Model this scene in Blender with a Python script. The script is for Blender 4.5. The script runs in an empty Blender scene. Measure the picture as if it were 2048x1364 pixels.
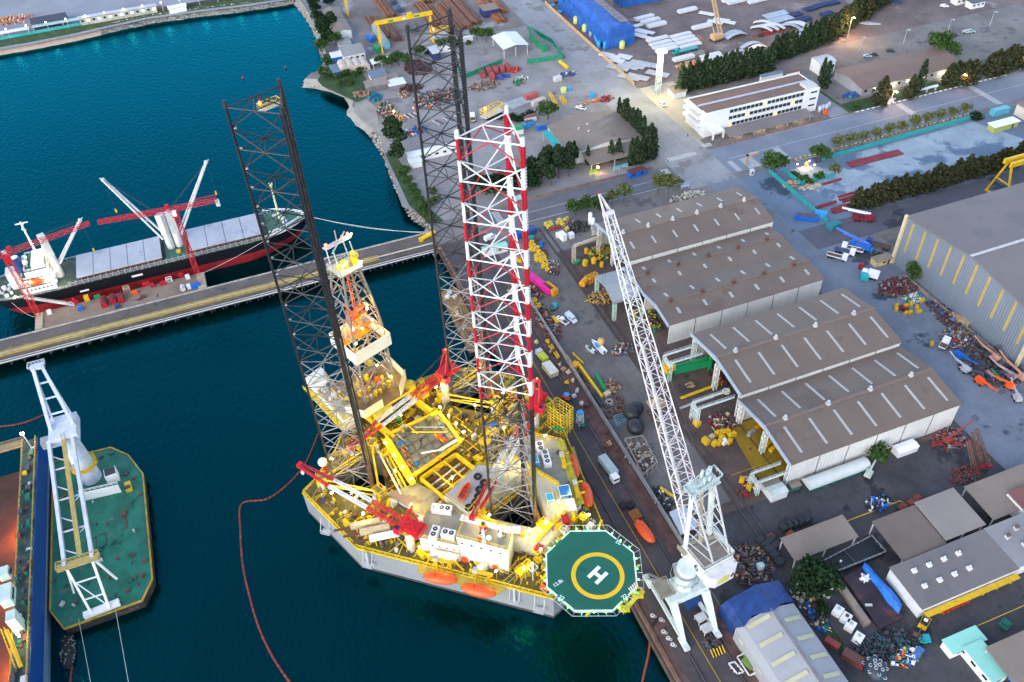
import bpy,math,random
from mathutils import Vector,Matrix
S=bpy.context.scene
C=S.collection
PI=math.pi
rad=math.radians
random.seed(7)
CH=205.0
FPX=1713.95
_p,_r,_y=rad(42.86),rad(3.012),rad(19.015)
FW=Vector((math.sin(_y)*math.cos(_p),math.cos(_y)*math.cos(_p),-math.sin(_p)))
_r0=Vector((math.cos(_y),-math.sin(_y),0));_d0=FW.cross(_r0)
RT=math.cos(_r)*_r0+math.sin(_r)*_d0
DN=-math.sin(_r)*_r0+math.cos(_r)*_d0
cd=bpy.data.cameras.new('camera');cam=bpy.data.objects.new('camera',cd);C.objects.link(cam)
M=Matrix.Identity(4)
for i in range(3):
 M[i][0]=RT[i];M[i][1]=-DN[i];M[i][2]=-FW[i]
M[2][3]=CH
cam.matrix_world=M
cd.sensor_width=36;cd.lens=FPX/2048*36;cd.clip_start=1;cd.clip_end=6000
S.camera=cam
SUN_EL,SUN_AZ=26.0,235.0
w=bpy.data.worlds.new('World');S.world=w;w.use_nodes=True
nt=w.node_tree;bg=nt.nodes['Background']
sk=nt.nodes.new('ShaderNodeTexSky');sk.sky_type='NISHITA';sk.sun_disc=False
sk.sun_elevation=rad(SUN_EL);sk.sun_rotation=rad(SUN_AZ);sk.ozone_density=2.0
hs=nt.nodes.new('ShaderNodeHueSaturation');hs.inputs['Saturation'].default_value=.78
nt.links.new(sk.outputs[0],hs.inputs['Color']);nt.links.new(hs.outputs[0],bg.inputs[0]);bg.inputs[1].default_value=0.15
sl=bpy.data.lights.new('sun','SUN');so=bpy.data.objects.new('sun',sl);C.objects.link(so)
sl.energy=0.4;sl.angle=rad(50);sl.color=(1,.93,.86)
_sd=Vector((math.sin(rad(SUN_AZ))*math.cos(rad(SUN_EL)),math.cos(rad(SUN_AZ))*math.cos(rad(SUN_EL)),math.sin(rad(SUN_EL))))
so.rotation_euler=_sd.to_track_quat('Z','Y').to_euler()
S.view_settings.view_transform='Standard';S.view_settings.look='None'
S.view_settings.exposure=1.6;S.view_settings.gamma=1
def ray(px,py):return FW*FPX+RT*(px-1024)+DN*(py-682)
def G(px,py,z=4.0):
 d=ray(px,py);t=(z-CH)/d.z
 return Vector((d.x*t,d.y*t,z))
def V(x0,y0,s,z=4.0):
 return lambda a,b,zz=z:G(x0+a/s,y0+b/s,zz)
MATS={}
def mat(name,col,rough=.6,var=.18,scale=.4,metal=0,joints=None,bump=0,emit=0,ribs=None,patch=None,spec=.5):
 """procedural material: base colour broken up by two noises; patch=(colour, threshold, scale) adds stains, ribs=(axis, period, depth) corrugation"""
 if name in MATS:return MATS[name]
 m=bpy.data.materials.new(name);m.use_nodes=True;MATS[name]=m
 n=m.node_tree.nodes;L=m.node_tree.links;b=n['Principled BSDF']
 b.inputs['Roughness'].default_value=rough;b.inputs['Metallic'].default_value=metal
 b.inputs['Specular IOR Level'].default_value=spec
 if emit:
  b.inputs['Emission Color'].default_value=(*col,1);b.inputs['Emission Strength'].default_value=emit
 ge=n.new('ShaderNodeNewGeometry')
 def noise(sc,det=4):
  t=n.new('ShaderNodeTexNoise');t.inputs['Scale'].default_value=sc;t.inputs['Detail'].default_value=det
  t.inputs['Roughness'].default_value=.62
  L.new(ge.outputs['Position'],t.inputs['Vector']);return t.outputs[0]
 def ramp(src,a,c,p0,p1):
  r=n.new('ShaderNodeValToRGB');L.new(src,r.inputs[0])
  r.color_ramp.elements[0].position=p0;r.color_ramp.elements[1].position=p1
  r.color_ramp.elements[0].color=(*a,1);r.color_ramp.elements[1].color=(*c,1);return r.outputs[0]
 def mix(f,a,c,mode='MIX'):
  x=n.new('ShaderNodeMix');x.data_type='RGBA';x.blend_type=mode
  if isinstance(f,float):x.inputs[0].default_value=f
  else:L.new(f,x.inputs[0])
  for k,q in((6,a),(7,c)):
   if isinstance(q,tuple):x.inputs[k].default_value=(*q,1)
   else:L.new(q,x.inputs[k])
  return x.outputs[2]
 lo=tuple(c*(1-var)for c in col);hi=tuple(min(1,c*(1+var))for c in col)
 out=ramp(noise(scale),lo,hi,.33,.67)
 if var>.05:
  g=ramp(noise(scale*9,3),(1-var*.5,)*3,(1,)*3,.35,.65)
  out=mix(1.0,out,g,'MULTIPLY')
 if patch:
  for pc,th,ps in([patch]if not isinstance(patch,list)else patch):
   f=ramp(noise(ps,5),(0,0,0),(1,1,1),th,th+.05)
   out=mix(f,out,pc)
 if joints:
  k=n.new('ShaderNodeTexBrick');k.offset=0;k.inputs['Scale'].default_value=1;k.inputs['Brick Width'].default_value=joints;k.inputs['Row Height'].default_value=joints;k.inputs['Mortar Size'].default_value=.07
  k.inputs['Color1'].default_value=(1,1,1,1);k.inputs['Color2'].default_value=(.9,.9,.9,1);k.inputs['Mortar'].default_value=(.62,.6,.6,1);L.new(ge.outputs['Position'],k.inputs['Vector'])
  out=mix(1.0,out,k.outputs[0],'MULTIPLY')
 L.new(out,b.inputs['Base Color'])
 if ribs:
  ax,per,dep=ribs[:3]
  tc=n.new('ShaderNodeTexCoord')if len(ribs)>3 else ge
  sx=n.new('ShaderNodeSeparateXYZ');L.new(tc.outputs['Object' if len(ribs)>3 else 'Position'],sx.inputs[0])
  mu=n.new('ShaderNodeMath');mu.operation='MULTIPLY';mu.inputs[1].default_value=2*PI/per
  L.new(sx.outputs['XYZ'.index(ax)],mu.inputs[0])
  si=n.new('ShaderNodeMath');si.operation='SINE';L.new(mu.outputs[0],si.inputs[0])
  bp=n.new('ShaderNodeBump');bp.inputs['Distance'].default_value=dep;bp.inputs['Strength'].default_value=1
  L.new(si.outputs[0],bp.inputs['Height']);L.new(bp.outputs[0],b.inputs['Normal'])
 elif bump:
  bp=n.new('ShaderNodeBump');bp.inputs['Distance'].default_value=bump;bp.inputs['Strength'].default_value=.6
  L.new(noise(scale*6,5),bp.inputs['Height']);L.new(bp.outputs[0],b.inputs['Normal'])
 return m
def paint(name,col,**k):
 k.setdefault('rough',.45);k.setdefault('var',.14);k.setdefault('scale',.6)
 return mat(name,col,**k)
WHITE=paint('white_paint',(.74,.74,.72),patch=((.42,.36,.30),.70,.35))
CLEANW=paint('clean_white',(.8,.8,.8),var=.05)
YEL=paint('yellow_paint',(.68,.42,.01),patch=((.35,.16,.03),.68,.5))
RED=paint('red_paint',(.43,.008,.025),patch=((.2,.02,.02),.7,.5))
ORG=paint('orange_paint',(.78,.10,.015),var=.1)
STEEL=mat('dark_steel',(.018,.018,.022),.5,.35,.5,patch=((.09,.04,.025),.68,.6))
RUST=mat('rusty_steel',(.12,.065,.05),.75,.35,.6,patch=((.20,.07,.03),.58,.8))
GREY=paint('grey_paint',(.30,.30,.30))
LGREY=paint('light_grey_paint',(.50,.50,.50))
DGREY=paint('dark_grey_paint',(.06,.06,.07))
BLACK=mat('black_rubber',(.012,.012,.014),.8,.3,.8)
GLASS=mat('dark_glass',(.02,.03,.04),.08,.05)
BLUE=paint('blue_paint',(.01,.13,.50))
LBLUE=paint('light_blue_paint',(.03,.30,.62))
GREEN=paint('green_paint',(.01,.25,.09))
DGREEN=paint('deck_green',(.005,.12,.085),rough=.6,patch=((.06,.05,.035),.62,.5))
TEAL=paint('teal_paint',(.01,.32,.34))
BROWN=paint('brown_paint',(.14,.05,.04))
BEIGE=mat('beige_paint',(.55,.45,.30),.6,.15)
WOOD=mat('timber',(.40,.27,.14),.8,.3,.8)
PINK=paint('pink_paint',(.70,.02,.28))
LAMP=mat('lamp_glow',(1,.80,.32),emit=22,var=.01)
LAMPW=mat('lamp_white',(1,.93,.75),emit=22,var=.01)
LAMPO=mat('lamp_orange',(1,.55,.12),emit=25,var=.01)
LAMPG=mat('lamp_green',(.05,1,.1),emit=14,var=.01)
LAMPR=mat('lamp_red',(1,.05,.02),emit=8,var=.01)
class MB:
 def __init__(s):s.v=[];s.f=[];s.m=[]
 def add(s,vs,fs,mi=0):
  o=len(s.v);s.v+=[Vector(q)for q in vs]
  s.f+=[tuple(i+o for i in f)for f in fs];s.m+=[mi]*len(fs);return s
 BF=[(0,3,2,1),(4,5,6,7),(0,1,5,4),(1,2,6,5),(2,3,7,6),(3,0,4,7)]
 def box(s,c,d,rz=0,mi=0):
  """c = centre of the bottom face, d = size"""
  x,y,z=d[0]/2,d[1]/2,d[2];k,q=math.cos(rz),math.sin(rz)
  vs=[(c[0]+a*k-b*q,c[1]+a*q+b*k,c[2]+h)for h in(0,z)for a,b in((-x,-y),(x,-y),(x,y),(-x,y))]
  return s.add(vs,s.BF,mi)
 def aabb(s,x0,y0,z0,x1,y1,z1,mi=0):
  return s.box(((x0+x1)/2,(y0+y1)/2,z0),(abs(x1-x0),abs(y1-y0),z1-z0),0,mi)
 def frame(s,p,q):
  p,q=Vector(p),Vector(q);d=(q-p)
  if d.length<1e-6:d=Vector((0,0,1e-3))
  d.normalize()
  u=d.cross(Vector((0,0,1)))
  if u.length<.05:u=Vector((1,0,0))
  u.normalize();return p,q,u,u.cross(d)
 def bar(s,p,q,w,h=None,mi=0):
  p,q,u,t=s.frame(p,q);h=h or w
  vs=[o+u*a*w/2+t*b*h/2 for o in(p,q)for a,b in((-1,-1),(1,-1),(1,1),(-1,1))]
  return s.add(vs,s.BF,mi)
 def tube(s,p,q,r,n=6,r2=None,mi=0,caps=True):
  p,q,u,t=s.frame(p,q);r2=r if r2 is None else r2
  vs=[o+(u*math.cos(2*PI*k/n)+t*math.sin(2*PI*k/n))*R for o,R in((p,r),(q,r2))for k in range(n)]
  fs=[(k,(k+1)%n,n+(k+1)%n,n+k)for k in range(n)]
  if caps:fs+=[tuple(range(n))[::-1],tuple(range(n,2*n))]
  return s.add(vs,fs,mi)
 def cyl(s,c,r,h,n=16,r2=None,mi=0):return s.tube(c,(c[0],c[1],c[2]+h),r,n,r2,mi)
 def prism(s,poly,z0,z1,mi=0,mtop=None):
  n=len(poly);a=sum(poly[i][0]*poly[(i+1)%n][1]-poly[(i+1)%n][0]*poly[i][1]for i in range(n))
  if a<0:poly=poly[::-1]
  vs=[(p[0],p[1],z0)for p in poly]+[(p[0],p[1],z1)for p in poly]
  s.add(vs,[(k,(k+1)%n,n+(k+1)%n,n+k)for k in range(n)]+[tuple(range(n))[::-1]],mi)
  s.add(vs[n:],[tuple(range(n))],mi if mtop is None else mtop);return s
 def sheet(s,poly,z,mi=0):
  n=len(poly);a=sum(poly[i][0]*poly[(i+1)%n][1]-poly[(i+1)%n][0]*poly[i][1]for i in range(n))
  if a<0:poly=poly[::-1]
  return s.add([(p[0],p[1],z)for p in poly],[tuple(range(n))],mi)
 def quad(s,a,b,c,d,mi=0):return s.add([a,b,c,d],[(0,1,2,3)],mi)
 def ell(s,c,r,nu=12,nv=8,mi=0,z0=-1.0):
  vs=[];fs=[]
  for j in range(nv+1):
   t=-PI/2+PI*j/nv;zz=max(z0,math.sin(t))
   for i in range(nu):vs.append((c[0]+r[0]*math.cos(t)*math.cos(2*PI*i/nu),c[1]+r[1]*math.cos(t)*math.sin(2*PI*i/nu),c[2]+r[2]*zz))
  for j in range(nv):
   for i in range(nu):fs.append((j*nu+i,j*nu+(i+1)%nu,(j+1)*nu+(i+1)%nu,(j+1)*nu+i))
  return s.add(vs,fs,mi)
 def loft(s,rings,mi=0,caps=True):
  n=len(rings[0]);vs=[p for r in rings for p in r];fs=[]
  for j in range(len(rings)-1):
   for i in range(n):fs.append((j*n+i,j*n+(i+1)%n,(j+1)*n+(i+1)%n,(j+1)*n+i))
  if caps:fs+=[tuple(range(n))[::-1],tuple(range((len(rings)-1)*n,len(rings)*n))]
  return s.add(vs,fs,mi)
 def rail(s,pts,h=1.1,r=.05,step=2.0,closed=False,mi=0):
  pts=[Vector(p)for p in pts]
  if closed:pts.append(pts[0])
  up=Vector((0,0,h))
  for a,b in zip(pts,pts[1:]):
   s.bar(a+up,b+up,r*2,mi=mi);s.bar(a+up*.55,b+up*.55,r*1.4,mi=mi)
   k=max(1,round((b-a).length/step))
   for i in range(k+1):
    p=a.lerp(b,i/k);s.bar(p,p+up,r*1.6,mi=mi)
  return s
 def ring(s,c,R,r,n=20,m=6,ax='z',mi=0):
  vs=[]
  for i in range(n):
   a=2*PI*i/n
   for j in range(m):
    t=2*PI*j/m;q=R+r*math.cos(t);h=r*math.sin(t)
    p=(q*math.cos(a),q*math.sin(a),h)
    if ax=='x':p=(h,q*math.cos(a),q*math.sin(a))
    if ax=='y':p=(q*math.cos(a),h,q*math.sin(a))
    vs.append((c[0]+p[0],c[1]+p[1],c[2]+p[2]))
  return s.add(vs,[(i*m+j,((i+1)%n)*m+j,((i+1)%n)*m+(j+1)%m,i*m+(j+1)%m)for i in range(n)for j in range(m)],mi)
 def lattice(s,p,q,w0,w1,n,rc,rb,up=(0,0,1),h0=None,h1=None,mi=0,mi2=None):
  """four-chord lattice boom from p to q"""
  p,q=Vector(p),Vector(q);d=(q-p).normalized();u=d.cross(Vector(up))
  if u.length<.05:u=Vector((1,0,0))
  u.normalize();t=u.cross(d);h0=h0 or w0;h1=h1 or w1;mi2=mi if mi2 is None else mi2
  def cs(k):
   f=k/n;o=p.lerp(q,f);a=(w0+(w1-w0)*f)/2;b=(h0+(h1-h0)*f)/2
   return[o+u*a*x+t*b*y for x,y in((-1,-1),(1,-1),(1,1),(-1,1))]
  R=[cs(k)for k in range(n+1)]
  for k in range(n):
   for i in range(4):
    j=(i+1)%4
    s.tube(R[k][i],R[k+1][i],rc,5,mi=mi,caps=False)
    a,b=(R[k][i],R[k+1][j])if(k+i)%2 else(R[k][j],R[k+1][i])
    s.tube(a,b,rb,4,mi=mi2,caps=False)
    s.tube(R[k+1][i],R[k+1][j],rb,4,mi=mi2,caps=False)
  return s
 def build(s,name,ms,parent=None,smooth=False,local=False,org=None):
  """one mesh object. Coordinates are world coordinates unless local=True"""
  me=bpy.data.meshes.new(name)
  vs=s.v
  if parent is not None and not local:
   inv=world_of(parent).inverted();vs=[inv@q for q in vs]
  elif org is not None:vs=[q-Vector(org)for q in vs]
  me.from_pydata([tuple(q)for q in vs],[],s.f)
  ms=ms if isinstance(ms,(list,tuple))else[ms]
  for m in ms:me.materials.append(m)
  if len(ms)>1:me.polygons.foreach_set('material_index',s.m)
  if smooth:me.polygons.foreach_set('use_smooth',[True]*len(s.f))
  me.update()
  o=bpy.data.objects.new(name,me);C.objects.link(o)
  if parent is not None:o.parent=parent
  elif org is not None:o.location=org
  return o
def local_of(o):return Matrix.Translation(o.location)@o.rotation_euler.to_matrix().to_4x4()
def world_of(o):
 return local_of(o)if o.parent is None else world_of(o.parent)@local_of(o)
def tag(o,label=None,cat=None,group=None,kind=None):
 if label:o['label']=label
 if cat:o['category']=cat
 if group:o['group']=group
 if kind:o['kind']=kind
 return o
def thing(name,label,cat,loc=(0,0,0),rz=0,group=None):
 o=bpy.data.objects.new(name,None);C.objects.link(o);o.empty_display_size=.5
 o.location=loc;o.rotation_euler=(0,0,rz);return tag(o,label,cat,group)
def struct(o,kind='structure',label=None):o['kind']=kind;return o
KIDS={}
def dup(root,loc,rz=0,label=None,group=None,sc=None):
 def cp(o,par):
  c=o.copy();C.objects.link(c)
  if par is not None:c.parent=par
  for ch in o.children:cp(ch,c)
  return c
 r=cp(root,None);r.location=loc;r.rotation_euler=(0,0,rz)
 if sc:r.scale=sc
 return tag(r,label,None,group)
def lamp(loc,power,col=(1,.8,.35),r=.4):
 l=bpy.data.lights.new('lamp_light','POINT');l.energy=power;l.color=col;l.shadow_soft_size=r
 o=bpy.data.objects.new('lamp_light',l);C.objects.link(o);o.location=loc;return o
def text_mesh(txt,size,name,m,origin,right,up,parent,thick=.02):
 """lettering as a flat mesh, centred on origin"""
 cu=bpy.data.curves.new('letters','FONT');cu.body=txt;cu.size=size;cu.align_x='CENTER';cu.align_y='CENTER';cu.extrude=thick
 cu.offset=size*.012
 to=bpy.data.objects.new('letters',cu);C.objects.link(to);bpy.context.view_layer.update()
 me=bpy.data.meshes.new_from_object(to.evaluated_get(bpy.context.evaluated_depsgraph_get()))
 right,up,origin=Vector(right).normalized(),Vector(up).normalized(),Vector(origin);nn=right.cross(up)
 b=MB();b.add([origin+right*v.co.x+up*v.co.y+nn*v.co.z for v in me.vertices],[tuple(p.vertices)for p in me.polygons])
 bpy.data.objects.remove(to);bpy.data.curves.remove(cu);bpy.data.meshes.remove(me)
 return b.build(name,m,parent)
# ================================================================ water, land, roads
def water_mat():
 m=bpy.data.materials.new('sea_water');m.use_nodes=True;n=m.node_tree.nodes;L=m.node_tree.links
 n.remove(n['Principled BSDF']);out=n['Material Output']
 ge=n.new('ShaderNodeNewGeometry')
 t=n.new('ShaderNodeTexNoise');t.inputs['Scale'].default_value=.008;t.inputs['Detail'].default_value=4;L.new(ge.outputs['Position'],t.inputs['Vector'])
 r=n.new('ShaderNodeValToRGB');L.new(t.outputs[0],r.inputs[0])
 r.color_ramp.elements[0].color=(.0,.006,.006,1);r.color_ramp.elements[1].color=(.0,.0125,.0115,1)
 r.color_ramp.elements[0].position=.35;r.color_ramp.elements[1].position=.7
 df=n.new('ShaderNodeBsdfDiffuse');L.new(r.outputs[0],df.inputs[0])
 gl=n.new('ShaderNodeBsdfGlossy');gl.inputs['Color'].default_value=(.02,.74,1,1);gl.inputs['Roughness'].default_value=.12
 mp=n.new('ShaderNodeMapping');mp.inputs['Scale'].default_value=(1,.55,1);mp.inputs['Rotation'].default_value=(0,0,.5);L.new(ge.outputs['Position'],mp.inputs[0])
 a=n.new('ShaderNodeTexNoise');a.inputs['Scale'].default_value=.7;a.inputs['Detail'].default_value=6;L.new(mp.outputs[0],a.inputs['Vector'])
 bp=n.new('ShaderNodeBump');bp.inputs['Strength'].default_value=.5;bp.inputs['Distance'].default_value=.5
 L.new(a.outputs[0],bp.inputs['Height'])
 fr=n.new('ShaderNodeFresnel');fr.inputs['IOR'].default_value=1.55
 for q in(df,gl,fr):L.new(bp.outputs[0],q.inputs['Normal'])
 mx=n.new('ShaderNodeMixShader');L.new(fr.outputs[0],mx.inputs[0]);L.new(df.outputs[0],mx.inputs[1]);L.new(gl.outputs[0],mx.inputs[2]);L.new(mx.outputs[0],out.inputs[0])
 return m
b=MB();b.sheet([(-1500,-600),(1500,-600),(1500,3000),(-1500,3000)],0)
struct(b.build('water',water_mat()))
LZ=4.0
CONC=mat('yard_concrete',(.18,.168,.16),.85,.22,.08,patch=[((.10,.095,.10),.60,.11),((.055,.06,.075),.68,.16)])
shore_px=[(868,452),(835,425),(806,372),(780,306),(752,262),(722,240),(706,222),(709,205),(700,188),(672,176),(640,168),(612,166),(622,156),(650,146),(655,118),(645,84),(632,52),(612,22),(598,4)]
shore=[tuple(G(x,y,1.5)[:2])for x,y in shore_px]
land=[(64,-80),(64,268),(64,279)]+[tuple(Vector(p))for p in shore]+[(62,700),(62,2600),(2500,2600),(2500,-400),(64,-400)]
b=MB();n=len(land)
b.add([(x,y,LZ)for x,y in land],[tuple(range(n))][:1])
if True:
 b.quad((64,-400,LZ),(64,-400,-3),(64,268,-3),(64,268,LZ))
land_o=struct(b.build('ground',CONC))
def bank(pts,out,name,m,z0=LZ,z1=-1.0,jag=1.0):
 b=MB();rows=[]
 for i,p in enumerate(pts):
  a=Vector(pts[max(0,i-1)]);c=Vector(pts[min(len(pts)-1,i+1)]);d=(c-a).normalized();nrm=Vector((-d.y,d.x))
  rows.append((Vector(p),nrm*out))
 P=[]
 for(p,o),(q,o2)in zip(rows,rows[1:]):
  k=max(2,int((q-p).length/3))
  for j in range(k):P.append((p.lerp(q,j/k),o.lerp(o2,j/k)))
 P.append(rows[-1])
 R=[[(*(p+o*(.0+f*.95)+Vector((random.uniform(-jag,jag)*f,random.uniform(-jag,jag)*f))),z0+.06+(z1-z0)*f**.8+random.uniform(-.3,.3)*(0<f<1)*jag)for f in(0,.3,.6,1.0)]for p,o in P]
 for r1,r2 in zip(R,R[1:]):
  for j in range(3):b.quad(r1[j],r2[j],r2[j+1],r1[j+1])
 return struct(b.build(name,m))
ROCKM=mat('shore_rock',(.27,.25,.23),.9,.45,.9,bump=.4,patch=((.05,.05,.045),.56,.8))
SANDM=mat('grey_sand',(.30,.27,.24),.95,.15,.2)
GRASSM=mat('grass',(.035,.075,.022),.95,.4,.25,bump=.3)
bank([(64,266),(64,279)]+shore[:5],3.2,'rocky_bank',ROCKM)
bank(shore[4:9],4.0,'beach',SANDM,z1=-.6,jag=.5)
bank(shore[8:13],3.5,'sandy_bank',SANDM,z1=-.8,jag=.5)
bank(shore[12:]+[(62,700)],3.5,'stone_bank',ROCKM)
def rocks(pts,n,spread,name,rmin=.3,rmax=.9,zf=lambda t:3.2-3.4*t,side=1):
 b=MB()
 seg=[(Vector(p),Vector(q))for p,q in zip(pts,pts[1:])];ln=[(q-p).length for p,q in seg]
 for _ in range(n):
  p,q=random.choices(seg,ln)[0];t=random.random();d=(q-p).normalized();nr=Vector((-d.y,d.x))*side
  o=p.lerp(q,random.random())+nr*t*spread;r=random.uniform(rmin,rmax)
  k=len(b.v);b.ell((o.x,o.y,zf(t)),(r,r*random.uniform(.6,1),r*.7),6,4,mi=random.randrange(2))
  for v in b.v[k:]:v+=Vector((random.uniform(-.15,.15),)*3)*r
 return tag(b.build(name,[mat('pale_rock',(.36,.34,.32),.9,.3,.8),mat('brown_rock',(.22,.18,.15),.9,.3,.8)]),kind='stuff')
rocks([(64,279)]+shore[:5],700,3.4,'shore_rocks')
rocks(shore[11:]+[(62,640)],300,3.0,'shore_rocks',.3,.8)
rocks(shore[9:12],120,2.5,'shore_rocks',.2,.5)
far=[tuple(G(x,y,1.0)[:2])for x,y in((-300,165),(0,106),(60,96),(150,78),(200,66),(300,44),(400,30),(500,18),(590,4))]
b=MB();P=far+[(62,620),(62,2600),(-1500,2600),(-1500,far[0][1])]
b.add([(x,y,3.0)for x,y in P],[tuple(range(len(P)))])
struct(b.build('far_ground',mat('far_concrete',(.26,.27,.31),.9,.12,.05)))
bank([(x,y+3)for x,y in far[:5]],-4.5,'far_beach',mat('pink_sand',(.46,.34,.27),.95,.1,.2),z0=3.0,z1=-.5,jag=.4)
bank([(x,y+3)for x,y in far[4:]],-4.0,'far_bank',ROCKM,z0=3.0,z1=-.5)
rocks([(x,y+1.5)for x,y in far[4:]],500,4.5,'far_shore_rocks',.3,.8,side=1,zf=lambda t:.8+2.4*t)
b=MB()
for(x,y),(x2,y2)in zip(far,far[1:]):b.quad((x,y+3.2,3.03),(x2,y2+3.2,3.03),(x2,y2+17,3.03),(x,y+17,3.03))
struct(b.build('far_grass_verge',GRASSM))
LEV=[0]
def lev_z():
 LEV[0]+=1;return LZ+.01+LEV[0]*.004
def sheet(name,polys,m,lev):
 b=MB();z=lev_z()
 for p in polys:
  if len(p)==4 and not isinstance(p[0],(tuple,Vector)):p=[(p[0],p[1]),(p[2],p[1]),(p[2],p[3]),(p[0],p[3])]
  b.sheet(p,z)
 return struct(b.build(name,m))
ROAD=mat('road_concrete',(.275,.285,.305),.85,.16,.06,patch=[((.19,.185,.19),.58,.08),((.075,.08,.095),.655,.05)],joints=9)
ASPH=mat('asphalt',(.135,.135,.155),.85,.14,.1,patch=((.075,.08,.10),.68,.06))
DASPH=mat('dark_asphalt',(.055,.053,.058),.85,.35,.09,patch=[((.022,.022,.028),.57,.12),((.10,.095,.09),.68,.2)])
QUAY=mat('quay_asphalt',(.072,.058,.060),.85,.25,.12,patch=[((.13,.065,.06),.60,.10),((.035,.03,.035),.66,.2)])
BRICK=mat('red_apron',(.125,.065,.055),.9,.35,.3,patch=((.07,.05,.045),.55,.4))
YARD=mat('brown_yard',(.11,.075,.062),.88,.25,.12,patch=[((.055,.045,.045),.60,.1),((.17,.14,.13),.66,.3)],joints=4.5)
LANE=mat('lane_concrete',(.165,.148,.135),.85,.22,.12,patch=[((.095,.09,.09),.60,.12),((.21,.19,.17),.67,.3)],joints=7)
DIRT=mat('brown_dirt',(.165,.130,.125),.95,.3,.05,patch=[((.24,.21,.20),.60,.06),((.085,.075,.085),.66,.05)])
GRAV=mat('pale_gravel',(.29,.36,.42),.95,.15,.12,patch=[((.10,.16,.24),.53,.045),((.42,.41,.38),.72,.05)])
GRAV2=mat('grey_gravel',(.245,.235,.235),.95,.2,.09,patch=[((.16,.14,.14),.62,.08),((.36,.36,.38),.68,.15)])
PAVE=mat('blue_concrete',(.13,.18,.25),.85,.16,.07,patch=[((.04,.06,.09),.60,.055),((.25,.25,.27),.68,.1)])
EAST=mat('east_road',(.155,.18,.225),.85,.18,.08,patch=[((.035,.05,.075),.60,.07),((.20,.20,.21),.68,.12)])
sheet('quay',[(64.02,-60,83.6,268)],QUAY,1)
sheet('quay_apron',[(79.6,60,83.2,235),(64.6,60,66.6,130),(66.6,150,69.6,235)],BRICK,2)
sheet('lane',[(84.2,118,104,262),(84.2,96,90,118)],LANE,1)
sheet('work_yard',[(104,100,182,245),(90,100,104,118)],YARD,1)
sheet('service_road',[(84,97,260,114.6)],DASPH,2)
sheet('dark_yard',[(84,30,200,97)],DASPH,1)
sheet('avenue',[(85,267,174,281.5)],ASPH,1)
sheet('main_road',[(173.6,262,195.4,900)],ROAD,2)
sheet('boulevard',[(195.4,265.5,900,287)],mat('boulevard_asphalt',(.175,.205,.26),.85,.12,.08,patch=((.09,.10,.13),.70,.05)),1)
sheet('east_lane',[(181.8,60,218,262)],EAST,1)
sheet('blue_lot',[(196,214,900,262)],PAVE,2)
sheet('gravel_lot',[[(219,226),(219,257.5),(317,258),(330,226)]],GRAV,3)
sheet('rear_road',[(196,206,900,219)],mat('rear_asphalt',(.10,.10,.125),.8,.2,.07,patch=((.03,.035,.05),.56,.06)),3)
sheet('storage_yard',[(194.6,352,900,900)],DIRT,1)
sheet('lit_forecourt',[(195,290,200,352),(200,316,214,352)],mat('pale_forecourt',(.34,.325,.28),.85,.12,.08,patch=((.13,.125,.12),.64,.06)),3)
sheet('scrap_yard',[[(58,300),(62,345),(78,425),(82,448),(173.6,448),(173.6,283),(70,283)]],GRAV2,1)
sheet('pipe_yard',[(82,449,172,900)],mat('rust_dirt',(.19,.165,.155),.95,.25,.06,patch=((.28,.28,.30),.56,.04)),1)
sheet('shore_path',[[(62,462),(69,449),(82,449),(80,900),(70,900)]],mat('grey_path',(.19,.2,.225),.9,.15,.07),3)
sheet('grass_point',[[(50,424),(49,432),(57,446),(58,462),(66,462),(71,446),(73,424),(70,404),(63,398)]],GRASSM,2)
sheet('sand_spit',[[tuple(G(*p)[:2])for p in((706,222),(712,205),(735,200),(752,215),(758,245),(775,280),(790,300),(780,306),(752,262),(722,240))]],SANDM,3)
sheet('verge',[[(65,283),(61,300),(62.5,345),(67,345),(66.5,300),(71,283)]],GRASSM,3)
sheet('office_forecourt',[(197,287.3,262,296)],mat('paving_brown',(.16,.13,.12),.9,.2,.3),3)
sheet('canteen_garden',[(274,288,330,297)],GRASSM,3)
sheet('office_park',[(262,288,272,330)],mat('park_concrete',(.22,.235,.27),.85,.15,.1),3)
sheet('yellow_floor',[[(121.5,117),(150,117),(150,142),(121.5,142)],[(114.5,117),(121,117),(121,141),(117.5,141)]],mat('yellow_floor_paint',(.30,.19,.01),.7,.25,.3,patch=((.12,.09,.03),.62,.3)),4)
PAINTW=mat('road_white',(.62,.62,.60),.8,.2,.6)
PAINTY=mat('road_yellow',(.60,.36,.03),.8,.25,.6)
def marks(name,rects,m,lev=6):
 b=MB()
 z=lev_z()
 for x0,y0,x1,y1 in rects:b.sheet([(x0,y0),(x1,y0),(x1,y1),(x0,y1)],z)
 return struct(b.build(name,m))
def zebra(x0,x1,y0,y1,along='y',n=14):
 if along=='y':return[(x0,y0+(y1-y0)*k/n,x1,y0+(y1-y0)*(k+.5)/n)for k in range(n)]
 return[(x0+(x1-x0)*k/n,y0,x0+(x1-x0)*(k+.5)/n,y1)for k in range(n)]
marks('zebra_crossing',zebra(168.5,171.8,267.5,281),PAINTW)
marks('zebra_crossing',zebra(90.5,93.5,268,281),PAINTW)
marks('zebra_crossing',zebra(198,200.5,266,275,n=10)+zebra(204,210,266,274.5,n=9),PAINTW)
marks('zebra_crossing',zebra(222,225,265.5,276,n=13),PAINTW)
marks('zebra_crossing',zebra(296,299.5,266,286,n=20),PAINTW)
marks('zebra_crossing',zebra(338,341.5,266,286,n=20),PAINTW)
marks('zebra_crossing',zebra(176,190,285,288,'x',12),PAINTW)
marks('zebra_crossing',zebra(195.5,200,289,292,'x',5),PAINTW)
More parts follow.
